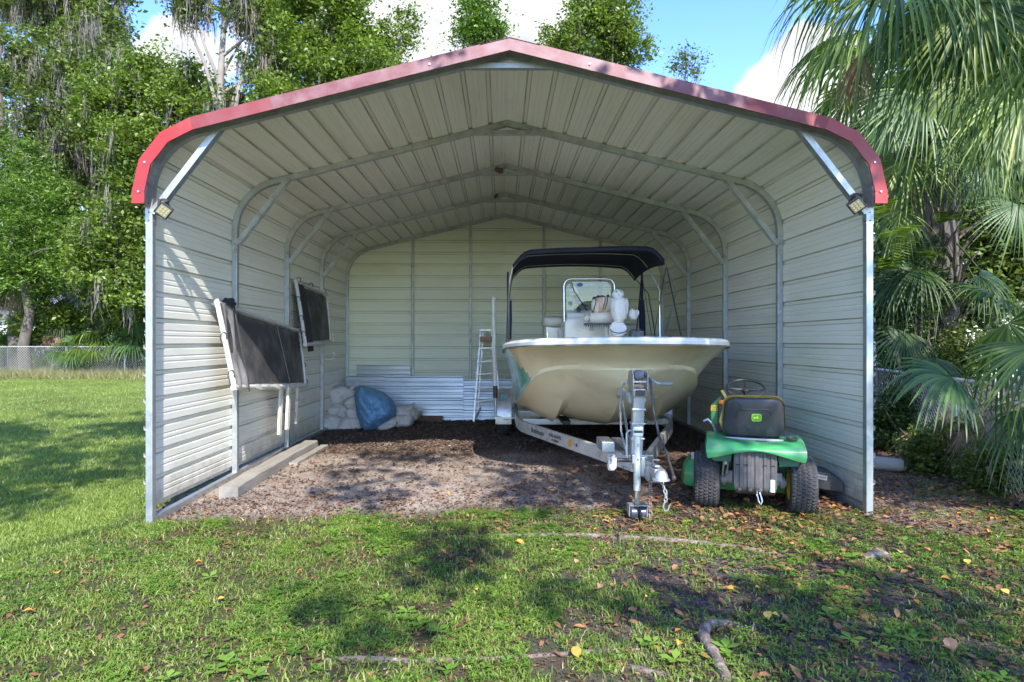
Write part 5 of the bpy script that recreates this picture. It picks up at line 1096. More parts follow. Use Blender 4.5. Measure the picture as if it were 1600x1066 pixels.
def pb(px, py, D, wpx, hpx, dep=None):
    c = P(px, py, D); return ((c.x, c.y, c.z), (wpx/2/F*D, dep or wpx/2/F*D, hpx/2/F*D))
G0 = lambda px, D: (XP(px, D), D, -.05)
# background trees, left to right
tree('live_oak', G0(20, 31), P(60, 60, 31), .45, [pb(20, 330, 30, 180, 200), pb(60, 200, 31, 170, 200), pb(30, 90, 31, 120, 130), pb(140, 250, 31, 150, 200), pb(150, 130, 32, 160, 140), pb(210, 330, 30, 130, 200), pb(215, 200, 31, 130, 150)], 56000, .19, L_oak, 'big oak hung with grey moss at the far left behind the wire fence', moss=(800, 1.3), clump=.33, per=90)
tree('sweetgum_tree', G0(255, 27), P(240, 140, 27), .3, [pb(180, 390, 26, 130, 180), pb(230, 270, 27, 130, 170), pb(290, 170, 27, 110, 110), pb(180, 170, 28, 120, 110), pb(245, 130, 28, 90, 80), pb(330, 170, 27, 90, 70)], 64000, .17, L_bright, 'bright leafy tree just left of the carport, its crown reaching over the red trim', moss=(150, 1.3), clump=.27, per=90)
tree('cedar_tree', G0(40, 27.5), P(45, 240, 27.5), .25, [pb(30, 400, 27, 170, 130), pb(60, 320, 27, 120, 130), pb(110, 390, 27, 110, 120), pb(45, 260, 28, 80, 100), pb(-40, 340, 27, 120, 200)], 44000, .17, L_cedar, 'feathery bright green cedar low at the left edge behind the fence', clump=.28, per=70, ratio=.28)
tree('tall_cypress', G0(110, 36), P(120, -60, 36), .5, [pb(110, 10, 36, 170, 130), pb(160, 60, 36, 90, 100), pb(40, 0, 36, 110, 90), pb(175, -30, 36, 60, 80)], 16000, .26, L_oak, 'tall dark cypress trunk with moss rising out of the picture at the upper left', moss=(300, 1.3), clump=.5, bm=barkl)
tree('mossy_oak', G0(350, 25), P(345, -60, 25), .28, [pb(300, 15, 25, 50, 50), pb(290, -10, 25, 60, 30), pb(400, 20, 25, 90, 90), pb(425, 105, 25, 90, 90), pb(380, -30, 25, 110, 50), pb(370, 165, 26, 90, 40), pb(455, 70, 25, 60, 70)], 17000, .17, L_oak, 'slender tree with a pale mossy stem behind the left half of the roof', moss=(260, 1.2), clump=.26, bm=barkl, extra=5)
tree('young_cedar', G0(500, 23), P(520, -60, 23), .25, [pb(485, 90, 23, 100, 120), pb(545, 30, 23, 90, 130), pb(560, 115, 23, 150, 80), pb(470, 10, 24, 90, 80), pb(520, -30, 23, 120, 70), pb(632, 50, 24, 30, 70), pb(600, 80, 24, 50, 50), pb(440, 150, 23, 100, 50)], 34000, .15, L_bright, 'bright green bushy tree above the left slope of the carport roof', clump=.24, per=90)
tree('slim_tree', G0(745, 26), P(742, -40, 26), .15, [pb(742, 10, 26, 50, 90), pb(765, 50, 26, 60, 40), pb(730, 55, 26, 40, 40)], 6000, .14, L_cedar, 'slim tree top poking up just left of the roof ridge', clump=.3)
tree('round_tree', G0(930, 24), P(940, 20, 24), .2, [pb(920, 60, 24, 130, 80), pb(970, 40, 24, 70, 120), pb(925, 20, 24, 90, 60), pb(875, 65, 24, 60, 60), pb(975, 85, 24, 90, 40)], 15000, .14, L_bright, 'rounded bright tree crown just right of the roof ridge', clump=.22, per=80)
tree('sparse_tree', G0(1068, 34), P(1068, 80, 34), .1, [pb(1068, 95, 34, 40, 50), pb(1088, 112, 34, 24, 20)], 700, .17, L_oak, 'small sparse tree top above the middle of the right roof slope', clump=.35)
# right background
tree('back_oak', G0(1560, 22), P(1540, 120, 22), .3, [pb(1500, 230, 22, 220, 200), pb(1600, 330, 21, 200, 220), pb(1420, 330, 22, 140, 200), pb(1600, 130, 22, 200, 160)], 40000, .15, L_bright, 'sunlit leafy tree at the right edge far behind the palm', clump=.5)
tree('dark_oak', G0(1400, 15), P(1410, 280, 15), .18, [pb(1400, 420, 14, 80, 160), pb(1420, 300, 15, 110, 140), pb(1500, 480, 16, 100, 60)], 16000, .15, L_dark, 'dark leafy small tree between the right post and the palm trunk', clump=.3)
tree('right_laurel', G0(1640, 13), P(1600, 300, 13), .16, [pb(1570, 420, 13, 120, 110), pb(1620, 300, 13, 160, 180), pb(1540, 340, 13, 100, 90)], 15000, .13, L_oak, 'light green laurel with small leaves right of the palm trunk', clump=.26)
# understorey behind the left fence
def bush(px, py, D, w, h, n, size, lm, label, nm='shrub'):
    c = P(px, py, D); base = Vector((c.x, D, gzf(c.x, D))); e = empty(nm, base, label, 'shrub', 'shrubs around the yard'); mb = MB()
    for _ in range(7): tg = c+Vector((random.uniform(-.4, .4)*w/F*D, random.uniform(-.3, .3), random.uniform(-.3, .4)*h/F*D)); mb.tube([base-Vector((0, 0, .1)), base.lerp(tg, .5)+Vector((random.uniform(-.1, .1), 0, 0)), tg], [.03, .02, .008], 5)
    mb.build('stems', bark, e, base); p, tn = crown_pts([(tuple(c), (w/2/F*D, w/3/F*D, h/2/F*D))], n, .16*D/20, 40); p[:, 2] = np.maximum(p[:, 2], base.z+.02); leaf_obj('foliage', p, tn, size, lm, e, base)
bush(25, 545, 30, 70, 80, 5000, .16, L_bright, 'low green shrub at the far left edge behind the wire fence')
bush(75, 570, 29.5, 60, 40, 3000, .13, L_bright, 'low sunlit shrub beside the brown palm base behind the fence')
bush(150, 565, 29.5, 90, 50, 4000, .13, L_oak, 'tangled shrub behind the middle of the wire fence')
bush(210, 560, 29, 60, 60, 4000, .13, L_cedar, 'shrub behind the fence closest to the carport post')
bush(80, 505, 29, 110, 60, 4500, .2, L_bright, 'broad-leaved branch mass hanging over the brown palm base')
bush(190, 470, 28, 110, 90, 6000, .2, L_bright, 'broad-leaved shrub top between the two palm trunks on the left')
bush(1400, 690, 8.6, 110, 60, 2600, .05, L_bright, 'low sunlit weeds at the foot of the fence by the right wall')
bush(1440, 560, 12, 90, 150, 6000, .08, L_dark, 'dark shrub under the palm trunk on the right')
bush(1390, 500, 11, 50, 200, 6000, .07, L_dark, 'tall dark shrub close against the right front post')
bush(1560, 700, 7.6, 120, 70, 3500, .05, L_bright, 'sunlit weeds behind the wire fence at the right edge')
bush(1500, 640, 11, 150, 80, 5000, .08, L_oak, 'leafy shrub behind the hanging dead fronds on the right')
bush(1400, 660, 8.2, 90, 90, 5000, .055, L_dark, 'dark undergrowth hugging the outside of the right wall near the fence')
bush(1470, 700, 6.9, 130, 90, 6000, .05, L_oak, 'vines and weeds growing through the middle of the right fence')
bush(1570, 740, 6.1, 110, 110, 5000, .045, L_oak, 'vines climbing the right fence closest to the picture edge')
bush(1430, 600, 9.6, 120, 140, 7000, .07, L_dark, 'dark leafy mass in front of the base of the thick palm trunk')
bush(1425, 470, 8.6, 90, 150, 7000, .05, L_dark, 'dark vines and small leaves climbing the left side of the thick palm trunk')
bush(1500, 560, 8.2, 90, 90, 4000, .05, L_oak, 'vines round the foot of the thick palm trunk')
# distant woods
n = 60000
ang_ = rng.random(n); xw_ = (rng.random(n)-.5)*150; yw_ = 48+rng.random(n)*10+np.abs(xw_)*.1; hmax = 7+6*vnoise(xw_*.15, yw_*0, 4)+3*vnoise(xw_*.6, xw_*0, 9)
zw_ = hmax*rng.random(n)**.8; v, f = quads_from(np.stack([xw_, yw_, zw_], 1), n, .75, .6); o = npmesh('distant_woods', v, [f], L_oak, None, (0, 50, 0), np.repeat(np.clip(vnoise(xw_*.5, zw_*.6, 5)+.2*rng.random(n)-.1, 0, 1), 4)); tag(o, kind='stuff'); tag(o, 'belt of far trees closing the view behind the yard', 'woods')
# trees behind the photographer: they cast the shade over the boat, the mower and the right of the yard
def shade_density(x, y):
    left_ok = sm((x+.5)/1.0)
    rgt = (.80+.12*sm((y-5.6)/.6))*left_ok*sm((y-2.2)/.6)*sm((10.2-y)/1.0)*(1-.6*sm((x-5.5)/2))
    floor = .36*sm((x+2.3)/.6)*sm((fbm(x*2.2+y*.9, y*1.3, 91, 3)-.40)/.06)*sm((.4-x)/.6)*sm((y-5.6)/.5)*sm((11-y)/1)
    patch = .75*np.exp(-(((x+.35)/.5)**2+((y-4.1)/.75)**2))+.5*np.exp(-(((x+.7)/.3)**2+((y-5.1)/.4)**2))
    lawn = .95*sm((-4.1-x)/.5)*sm((y-6.3)/.8)*sm((14-y)/1)*sm((vnoise(x*.45+y*.15, y*.9, 51)-.32)/.25)+.5*sm((-4.1-x)/.5)*sm((y-14)/1)*sm((22-y)/1)*sm((vnoise(x*.2, y*.8, 77)-.5)/.2)
    near = .8*sm((-3.3-x)/.3)*sm((y-4.6)/.4)*sm((8.2-y)/.5)*sm((vnoise(x*.8+y*.5, y*1.3-x*.3, 57)-.42)/.15)
    d = np.maximum(np.maximum(np.maximum(rgt, near), floor), np.maximum(patch, lawn))
    gaps = np.maximum(sm((fbm(x*.9+y*.9, y*.75-x*.5, 61, 3)-.48)/.04), sm((y-5.7)/.5))
    return d*np.where(left_ok > .3, gaps, 1)
NC = 2500; tx_ = rng.random(NC)*17-9.5; ty_ = rng.random(NC)*20.5+1.8; keep = rng.random(NC) < shade_density(tx_, ty_)
tx_, ty_ = tx_[keep], ty_[keep]; hh = np.maximum(5.5+rng.random(len(tx_))*4.5, (ty_-2.5)/1.25+rng.random(len(tx_)))
cl = np.stack([tx_+hh*SUN.x/SUN.z, ty_+SUN.y/SUN.z*hh, hh], 1)
right = cl[:, 0] > .9
for sel, base, lab in ((right, (5.5, -4.2, 0), 'broad oak standing behind the photographer, shading the right of the yard'), (~right, (-4.5, 1.2-6, 0), 'second broad oak behind the photographer, over the left lawn')):
    cc_ = cl[sel]; e = empty('shade_oak', base, lab, 'tree', 'oaks shading the yard'); mb = MB(); cl2 = cc_[cc_[:, 1] < 0]; tg = [tuple(cl2[i]) for i in rng.integers(0, len(cl2), 14)]
    limbs(mb, base, (base[0], base[1]-1.5, 8.5), .15, tg); mb.build('trunk', bark, e, base, smooth=True)
    m = 38; pts = (cc_[:, None, :]+rng.normal(size=(len(cc_), m, 3))*np.array([.17, .17, .14])).reshape(-1, 3)
    leaf_obj('crown', pts, np.repeat(rng.random(len(cc_))*.5, m), .17, L_oak, e, base, .6)

# ------------------------------------------------------------------ palms
L_palm = leafmat('palm_blade', (.03, .07, .012), (.17, .24, .04), (.34, .38, .12), trans=.35, rough=.42, tcol=(1.3, 1.5, .5), spec=.45)
L_palmb = leafmat('palm_blade_bluish', (.028, .07, .022), (.10, .175, .05), trans=.28, rough=.42, spec=.45)
def fan(hub, axis, nrm, L_, n=38, spread=112, droop=.5, fuse=.38, seg=6, stem=None, lenv=.12, hang=0.0):
    """one fan leaf: blades radiate from the hub, joined near it, each folded and drooping at the tip"""
    hub = np.array(hub, float); ax = np.array(axis, float); ax /= np.linalg.norm(ax); nn = np.array(nrm, float); nn -= ax*nn.dot(ax); nn /= np.linalg.norm(nn); sd_ = np.cross(ax, nn)
    V_ = []; F_ = []; R_ = []; st = math.radians(2*spread/n)
    for i in range(n):
        a = math.radians(-spread+2*spread*(i+.5)/n)+random.uniform(-.012, .012); d = ax*math.cos(a)+sd_*math.sin(a); p_ = -ax*math.sin(a)+sd_*math.cos(a)
        Lb_ = L_*(1-.28*(abs(a)/math.radians(spread))**2)*(1-lenv*random.random()); dr = droop*(.7+.7*random.random()); rr_ = random.random(); b0 = len(V_); tw = random.uniform(-.25, .25)
        for k in range(seg+1):
            u = k/seg; r = Lb_*u; w = r*math.sin(st/2)*1.04 if u <= fuse else Lb_*fuse*math.sin(st/2)*1.04*max(.0, 1-((u-fuse)/(1-fuse))**1.4)
            c = hub+d*r*(1-.18*dr*u*u)+nn*(.10*L_*math.cos(a)*u*(1-u)*1.5)+np.array([0, 0, -1])*dr*Lb_*max(0, u-.22)**2*1.2
            q = p_*w; fold = nn*w*(.35+.5*u)
            V_ += [c-q+fold, c, c+q+fold+nn*tw*w]; R_ += [rr_]*3
        for k in range(seg): o_ = b0+3*k; F_ += [(o_, o_+1, o_+4, o_+3), (o_+1, o_+2, o_+5, o_+4)]
    if stem is not None:
        s0 = np.array(stem, float); k = 8; b0 = len(V_); prev = None; r = .018*L_+.006
        mid = (s0+hub)/2+np.array([0, 0, .12])*np.linalg.norm(hub-s0)
        pts = [(1-t_)**2*s0+2*t_*(1-t_)*mid+t_*t_*(hub+ax*.25*L_) for t_ in np.linspace(0, 1, k+1)]
        for i, p_ in enumerate(pts):
            dd = pts[min(i+1, k)]-pts[max(i-1, 0)]; dd /= np.linalg.norm(dd); uu = np.cross(dd, [0, 0, 1.0]); uu /= np.linalg.norm(uu)+1e-9; vv = np.cross(uu, dd); r_ = r*(1.2-.9*i/k)
            for j in range(5): aa = 2*PI*j/5; V_.append(p_+uu*math.cos(aa)*r_+vv*math.sin(aa)*r_*.6); R_.append(.6)
        for i in range(k):
            for j in range(5): F_.append((b0+i*5+j, b0+i*5+(j+1) % 5, b0+(i+1)*5+(j+1) % 5, b0+(i+1)*5+j))
    return np.array(V_), np.array(F_), np.array(R_)
def fan_obj(name, m, parent, off, **k):
    v, f, r = fan(**k); return npmesh(name, v, [f], m, parent, off, r)
boot_mesh = None
bootm = mat('palm_boot', (.15, .115, .09), .95, 0, (.05, .04, .032), 7, .8, bump=1, bsc=40, stretch=(1, 1, .2))
def palm(base, h, r, label, nfr, L_, stem_l, seeds, m=L_palm, boots=40, dead=10, group='cabbage palms', bootlen=.5, cat='palm tree', lo=-.5, hi=1.2, name='cabbage_palm', az0=None, bootrange=(0, 1)):
    global boot_mesh
    base = Vector(base); e = empty(name, base, label, cat, group); st = random.getstate(); random.seed(seeds)
    mb = MB(); n = 10; lean = Vector((random.uniform(-.15, .15), random.uniform(-.1, .1), 0)); pts = [base+lean*((k/n)**2)*h*.3+Vector((0, 0, h*k/n)) for k in range(n+1)]
    mb.tube([pts[0]-Vector((0, 0, .2))]+pts, [r*1.3, r*1.15]+[r*(1+.05*math.sin(k*2)) for k in range(n)], 14); mb.build('trunk', bark, e, base, smooth=True)
    top = pts[-1]
    if boots:
        if boot_mesh is None:
            b_ = MB(); w_ = [(.07, 0), (.048, .25), (.027, .6), (.018, 1.0)]
            for (ww, u), (w2, u2) in zip(w_, w_[1:]):
                b_.add([(-ww, 0, u), (ww, 0, u), (w2, 0, u2), (-w2, 0, u2), (-ww*.6, .05*(1-u*.6), u), (ww*.6, .05*(1-u*.6), u), (w2*.6, .05*(1-u2*.6), u2), (-w2*.6, .05*(1-u2*.6), u2)], [(0, 1, 2, 3), (4, 7, 6, 5), (0, 3, 7, 4), (1, 5, 6, 2)])
            b_.add([(-.035, 0, 1), (.035, 0, 1), (.021, .02, 1), (-.021, .02, 1)], [(0, 1, 2, 3)])
            o_ = b_.build('leaf_base', bootm, e); boot_mesh = o_.data; bpy.data.objects.remove(o_)
        for k in range(boots):
            u = bootrange[0]+(bootrange[1]-bootrange[0])*(k+random.random())/boots; a = k*2.4+random.uniform(-.3, .3); i = min(n-1, int(u*n)); c = pts[i].lerp(pts[i+1], u*n-i)
            o_ = bpy.data.objects.new('leaf_base', boot_mesh); COL.objects.link(o_); o_.parent = e; out = Vector((math.cos(a), math.sin(a), 0)); o_.location = c+out*r*.85-base
            tilt = random.uniform(.1, 1.0); o_.rotation_euler = (Matrix.Rotation(a-PI/2, 3, 'Z')@Matrix.Rotation(-tilt, 3, 'X')@Matrix.Rotation(random.uniform(-.5, .5), 3, 'Y')).to_euler(); s_ = bootlen*random.uniform(.7, 1.3); o_.scale = (s_*1.3, s_*1.3, s_)
    for k in range(nfr):
        a = (k*2.399 if az0 is None else az0[k % len(az0)]); el_ = hi+(lo-hi)*(k/max(1, nfr-1))**.8+random.uniform(-.1, .1); d = Vector((math.cos(a)*math.cos(el_), math.sin(a)*math.cos(el_), math.sin(el_)))
        hub = top+d*stem_l*random.uniform(.8, 1.1); ax = (d+Vector((0, 0, -.55))).normalized(); up = Vector((0, 0, 1))+Vector((d.x, d.y, 0))*.5
        fan_obj('frond', m, e, base, hub=hub, axis=ax, nrm=up, L_=L_*random.uniform(.85, 1.1), n=30, droop=random.uniform(.35, .9), stem=top, seg=5)
    for k in range(dead):
        a = k*2.1+1; d = Vector((math.cos(a), math.sin(a), -.3)); hub = top+Vector((math.cos(a)*r*1.8, math.sin(a)*r*1.8, -random.uniform(.2, .9)*stem_l)); fan_obj('dead_frond', L_dead, e, base, hub=hub, axis=(d.x*.2, d.y*.2, -1), nrm=(d.x, d.y, .2), L_=L_*.9, n=18, spread=50, droop=.1, seg=4, stem=top)
    random.setstate(st); return e
# left and background palms
palm(G0(90, 29), 2.6, .28, 'brown palm base wrapped in old leaf stubs behind the left fence', 7, 1.1, .8, 3, L_dark, 36, 12, bootlen=.7, lo=-.4)
palm(G0(150, 30), 4.0, .24, 'reddish palm trunk behind the fence, middle of the left side', 14, 1.2, .9, 5, L_palm, 0, 10)
palm(G0(28, 29), 4.4, .42, 'thick dark ivy-covered palm trunk at the far left behind the fence', 14, 1.3, .9, 6, L_dark, 0, 8)
palm(G0(345, 19), 7.6, .16, 'palm crown with pale fan leaves peeping over the left roof slope', 16, 1.1, .8, 8, L_palmb, 0, 2)
def palmetto(base, nfr, L_, label, sd_, h=.4, m=L_palm):
    return palm(base, h, .07, label, nfr, L_, .75, sd_, m, 0, 0, 'saw palmettos', cat='palmetto', lo=.15, hi=1.35, name='palmetto')
palmetto(G0(118, 27.6), 12, 1.15, 'palmetto with silvery upright fans just behind the fence', 11, .8, L_palmb)
palmetto(G0(150, 27.8), 12, 1.2, 'dark green palmetto clump behind the fence, third from the left', 12, .9)
palmetto(G0(185, 28.2), 13, 1.3, 'broad palmetto clump behind the last full fence bay', 13, 1.3)
palmetto(G0(212, 27.6), 12, 1.2, 'palmetto with drooping fans closest to the carport wall', 14, 1.2, L_palmb)
palmetto(G0(5, 29), 10, 1.2, 'dark palmetto at the very left edge behind the fence', 15, .8, L_dark)
# big palm on the right with booted trunk
pr_ = palm((6.15, 8.75, .05), 5.6, .19, 'thick palm trunk crisscrossed with old leaf stubs right of the carport', 26, 1.35, 1.35, 21, L_palm, 210, 22, bootlen=.42, lo=-.95, hi=1.1)
for k, (px, py, D, l_) in enumerate(((1440, 150, 7.2, 1.1), (1500, 120, 7.0, 1.1), (1560, 200, 7.4, 1.0), (1420, 250, 7.6, .9), (1395, 190, 7.8, .9), (1600, 160, 6.6, 1.1), (1540, 260, 7.9, .8), (1410, 330, 8.0, .75), (1590, 320, 7.6, .8), (1480, 220, 7.6, .8))):
    fan_obj('frond', L_palm if k % 2 else L_palmb, pr_, Vector((6.15, 8.75, .05)), hub=P(px, py, D), axis=(random.uniform(-.7, .3), random.uniform(-.4, .1), -1), nrm=(random.uniform(-.5, .3), -.6, .7), L_=l_, n=34, spread=random.uniform(70, 110), droop=random.uniform(.3, .8), stem=(6.15, 8.7, 4.6), seg=6, lenv=.35)
for (px, py, D, l_, ax_) in ((1440, 420, 8.2, .8, (-.8, -.2, -.5)), (1415, 520, 8.2, .75, (-.6, -.3, -.8)), (1530, 430, 8.2, .8, (.6, -.3, -.7)), (1460, 560, 8.0, .6, (-.5, -.4, -.9)), (1400, 440, 8.4, .7, (-.7, 0, -.6)), (1560, 520, 8.4, .7, (.4, -.3, -.9))):
    fan_obj('frond', L_dark, pr_, Vector((6.15, 8.75, .05)), hub=P(px, py, D), axis=ax_, nrm=(0, -.6, .8), L_=l_, n=30, spread=100, droop=.6, stem=(6.15, 8.7, 3.0), seg=6, lenv=.3)
# dead skirt lower down
B_ = Vector((6.15, 8.75, .05))
for k, (px, py, D) in enumerate(((1420, 640, 8.2), (1450, 650, 8.1), (1480, 655, 8.0), (1510, 650, 8.2), (1535, 660, 8.3), (1440, 600, 8.3), (1500, 610, 8.4), (1470, 600, 8.2))):
    fan_obj('dead_frond', L_dead, pr_, B_, hub=P(px, py, D), axis=(random.uniform(-.2, .2), -.1, -1), nrm=(0, -1, .2), L_=.75, n=22, spread=48, droop=.05, seg=4, stem=(6.1, 8.7, 1.6))
# near palm just outside the frame: its fans hang over the roof corner
np_base = Vector((4.75, 5.0, .06)); topn = Vector((4.72, 5.0, 4.55))
e = empty('overhanging_palm', np_base, 'near palm whose long green fans hang over the right roof corner', 'palm tree', 'cabbage palms'); mb = MB(); mb.tube([np_base-Vector((0, 0, .2)), np_base, np_base+Vector((.03, 0, 2.2)), topn], [.28, .24, .2, .2], 14); mb.build('trunk', bark, e, np_base, smooth=True)
fr_ = [  # hub px, py, depth, axis direction, length, droop
    ((1440, -60, 5.3), (-.9, 0, -.45), 1.25, .75), ((1524, 2, 4.95), (-.12, -.25, -1), .95, .25), ((1405, -20, 5.0), (-.95, -.1, -.5), 1.05, .9), ((1500, -90, 5.2), (-.8, -.2, -.6), 1.3, .9),
    ((1470, -10, 5.35), (-.65, .2, -.8), 1.15, .8), ((1600, -20, 4.8), (-.2, -.1, -1), 1.1, .4), ((1560, -60, 5.1), (-.45, 0, -.9), 1.4, .6), ((1380, -100, 5.6), (-1, .1, -.3), 1.2, .7),
    ((1590, 60, 5.3), (-.2, .2, -1), 1.0, .4), ((1480, 50, 5.5), (-.6, .3, -.9), 1.0, .7), ((1650, 60, 4.7), (-.5, -.2, -.8), 1.1, .5), ((1420, 40, 5.6), (-.7, .3, -.7), 1.0, .9)]
for k, ((px, py, D), ax_, l_, dr) in enumerate(fr_):
    fan_obj('frond', L_palm if k % 3 else L_palmb, e, np_base, hub=P(px, py, D), axis=ax_, nrm=(ax_[0]*.3-.3, -.5, .9), L_=l_, n=46, spread=105, droop=dr, stem=topn, seg=8, lenv=.3)
for (px, py, D) in ((1345, 80, 5.6), (1330, 100, 5.8)): fan_obj('dead_frond', L_dead, e, np_base, hub=P(px, py, D), axis=(-.1, 0, -1), nrm=(0, -1, .2), L_=.55, n=14, spread=30, droop=.1, stem=topn, seg=4)
# palm leaf tip hanging in from above at upper right of the sky
e2 = palm((11.6, 12.6, 0), 9.0, .22, 'tall palm whose dark leaf tips hang into the sky at the upper right', 18, 1.5, 1.3, 31, L_dark, 0, 6, lo=-.8)
# low palm with bluish stems at the right edge
lb = Vector((5.2, 5.6, .06)); topl = Vector((5.15, 5.55, 1.15))
e = empty('low_palm', lb, 'low palm reaching in from the right edge with a bluish leaf stem and wide fan', 'palm tree', 'cabbage palms'); mb = MB(); mb.tube([lb-Vector((0, 0, .2)), lb, topl], [.2, .17, .14], 12); mb.build('trunk', bark, e, lb, smooth=True)
for k, ((px, py, D), ax_, nr, l_, dr) in enumerate((((1490, 592, 5.2), (-1, -.15, .12), (.1, -.55, .83), .72, .55), ((1575, 505, 5.3), (.1, -.3, -.5), (-.4, .5, .9), .9, .9), ((1600, 640, 5.5), (.2, -.5, -.7), (-.2, -.6, .6), .75, .6), ((1560, 470, 5.8), (-.6, -.1, .25), (.2, -.3, .9), .8, .5), ((1620, 540, 5.0), (-.1, -.4, -.9), (-.2, -.9, .3), .8, .3))):
    fan_obj('frond', L_palmb if k in (0, 2) else L_palm, e, lb, hub=P(px, py, D), axis=ax_, nrm=nr, L_=l_, n=(26 if k == 0 else 34), spread=(88 if k == 0 else 100), droop=dr, stem=topl, seg=7, lenv=.2, fuse=(.55 if k == 0 else .4))
for k, (px, py, D) in enumerate(((1440, 665, 7.2), (1475, 640, 6.8), (1510, 660, 6.6), (1545, 640, 6.4), (1580, 650, 6.2), (1600, 700, 6.0), (1420, 700, 7.6))):
    fan_obj('dead_frond', L_dead, e, lb, hub=P(px, py, D), axis=(random.uniform(-.3, .3), -.1, -1), nrm=(0, -1, .2), L_=random.uniform(.4, .65), n=18, spread=random.uniform(30, 60), droop=.1, seg=4, stem=topl)
# ferns growing on the palm trunk
def fern(px, py, D, ax_, L_, label):
    c = P(px, py, D); V_ = []; F_ = []
    for q_ in range(6):
        a = Vector(ax_)+Vector((random.uniform(-.7, .7), random.uniform(-.5, .2), random.uniform(-.3, .7))); a.normalize(); sd_ = a.cross(Vector((0, 0, 1))).normalized()
        for k in range(16):
            u = (k+1)/17; p_ = c+a*L_*u+Vector((0, 0, -.45*L_*u*u)); w = L_*.28*math.sin(PI*min(1, u*.9+.12))
            for s_ in (-1, 1): t_ = p_+sd_*s_*w+a*w*.4+Vector((0, 0, -.02)); b0 = len(V_); V_ += [p_-a*L_*.025, p_+a*L_*.03, t_]; F_.append((b0, b0+1, b0+2))
    o = npmesh('fern', np.array([tuple(v) for v in V_]), [np.array(F_)], L_bright if random.random() < .6 else L_palmb, None, tuple(c), np.repeat(rng.random(len(F_)), 3)); tag(o, label, 'fern', 'ferns on the palm trunk')
fern(1395, 420, 7.9, (-.8, -.4, .2), .42, 'feathery fern left of the palm trunk, level with the mower seat top'); fern(1465, 350, 8.2, (.3, -.8, .4), .4, 'fern growing high on the front of the palm trunk')
fern(1560, 345, 8.2, (.8, -.4, .2), .55, 'bright fern spreading right of the palm trunk at the right edge'); fern(1440, 400, 8.2, (-.5, -.7, .1), .35, 'small fern half way up the left of the palm trunk'); fern(1385, 330, 7.6, (-.5, -.6, .3), .4, 'fern beside the lower end of the red trim on the right')
fern(1410, 360, 7.4, (-.6, -.5, -.5), .5, 'drooping fern between the red trim and the palm trunk')

# ------------------------------------------------------------------ fences
wire = mat('galvanised_wire', (.50, .52, .52), .5, .5, (.36, .37, .37), 20, .5)
def fence(pts, h, label, pitch, r, posts=True, slope=False):
    a0 = Vector(pts[0]); e = empty('chain_link_fence', a0, label, 'fence', 'chain-link fences')
    V_ = []; F_ = []
    def stick(a, b_, r):
        d = (b_-a).normalized(); u = d.orthogonal().normalized()*r; v = d.cross(u); b0 = len(V_)
        for p in (a, b_):
            for k in range(3): t_ = 2*PI*k/3; V_.append(tuple(p+u*math.cos(t_)+v*math.sin(t_)))
        for k in range(3): F_.append((b0+k, b0+(k+1) % 3, b0+3+(k+1) % 3, b0+3+k))
    for a, b_ in zip(pts, pts[1:]):
        a = Vector(a); b_ = Vector(b_); d = b_-a; L_ = d.length; n = int(L_/pitch); m = h/pitch
        for i in range(-int(m), n+1):
            for s_ in (1, -1):
                x0, x1 = i*pitch, i*pitch+h; z0, z1 = (0, h) if s_ > 0 else (h, 0)
                if x0 < 0: z0 += s_*(0-x0); x0 = 0
                if x1 > L_: z1 -= s_*(x1-L_); x1 = L_
                if x1-x0 < .02: continue
                stick(a+d*(x0/L_)+Vector((0, 0, z0+.03)), a+d*(x1/L_)+Vector((0, 0, z1+.03)), r)
        mb = MB(); mb.tube([a+Vector((0, 0, h+.03)), b_+Vector((0, 0, h+.03))], .021, 8); mb.build('top_rail', galvd, e, a0, smooth=True)
        k = max(1, int(round(L_/2.6)))
        for i in range(k+1):
            p = a.lerp(b_, i/k); mb = MB(); lean = .18 if slope and i == slope else 0; mb.tube([p-Vector((lean, 0, .1)), p+Vector((lean*.6, 0, h+.05))], .028, 10); mb.build('post', galv, e, a0, smooth=True)
    npmesh('wire_mesh', np.array(V_), [np.array(F_)], wire, e, tuple(a0))
xs_ = XP(12, 27)
fence([(xs_-2.5*4, 27, 0), (xs_, 27, 0), (xs_+2.5*6, 27.0, 0)], 1.28, 'low chain-link fence across the far side of the left lawn', .11, .005)
fence([(4.45, 4.6, .04), (5.6, 9.4, .05), (7.2, 14.5, .02)], 1.05, 'chain-link fence overgrown with palms along the right side', .075, .0022)
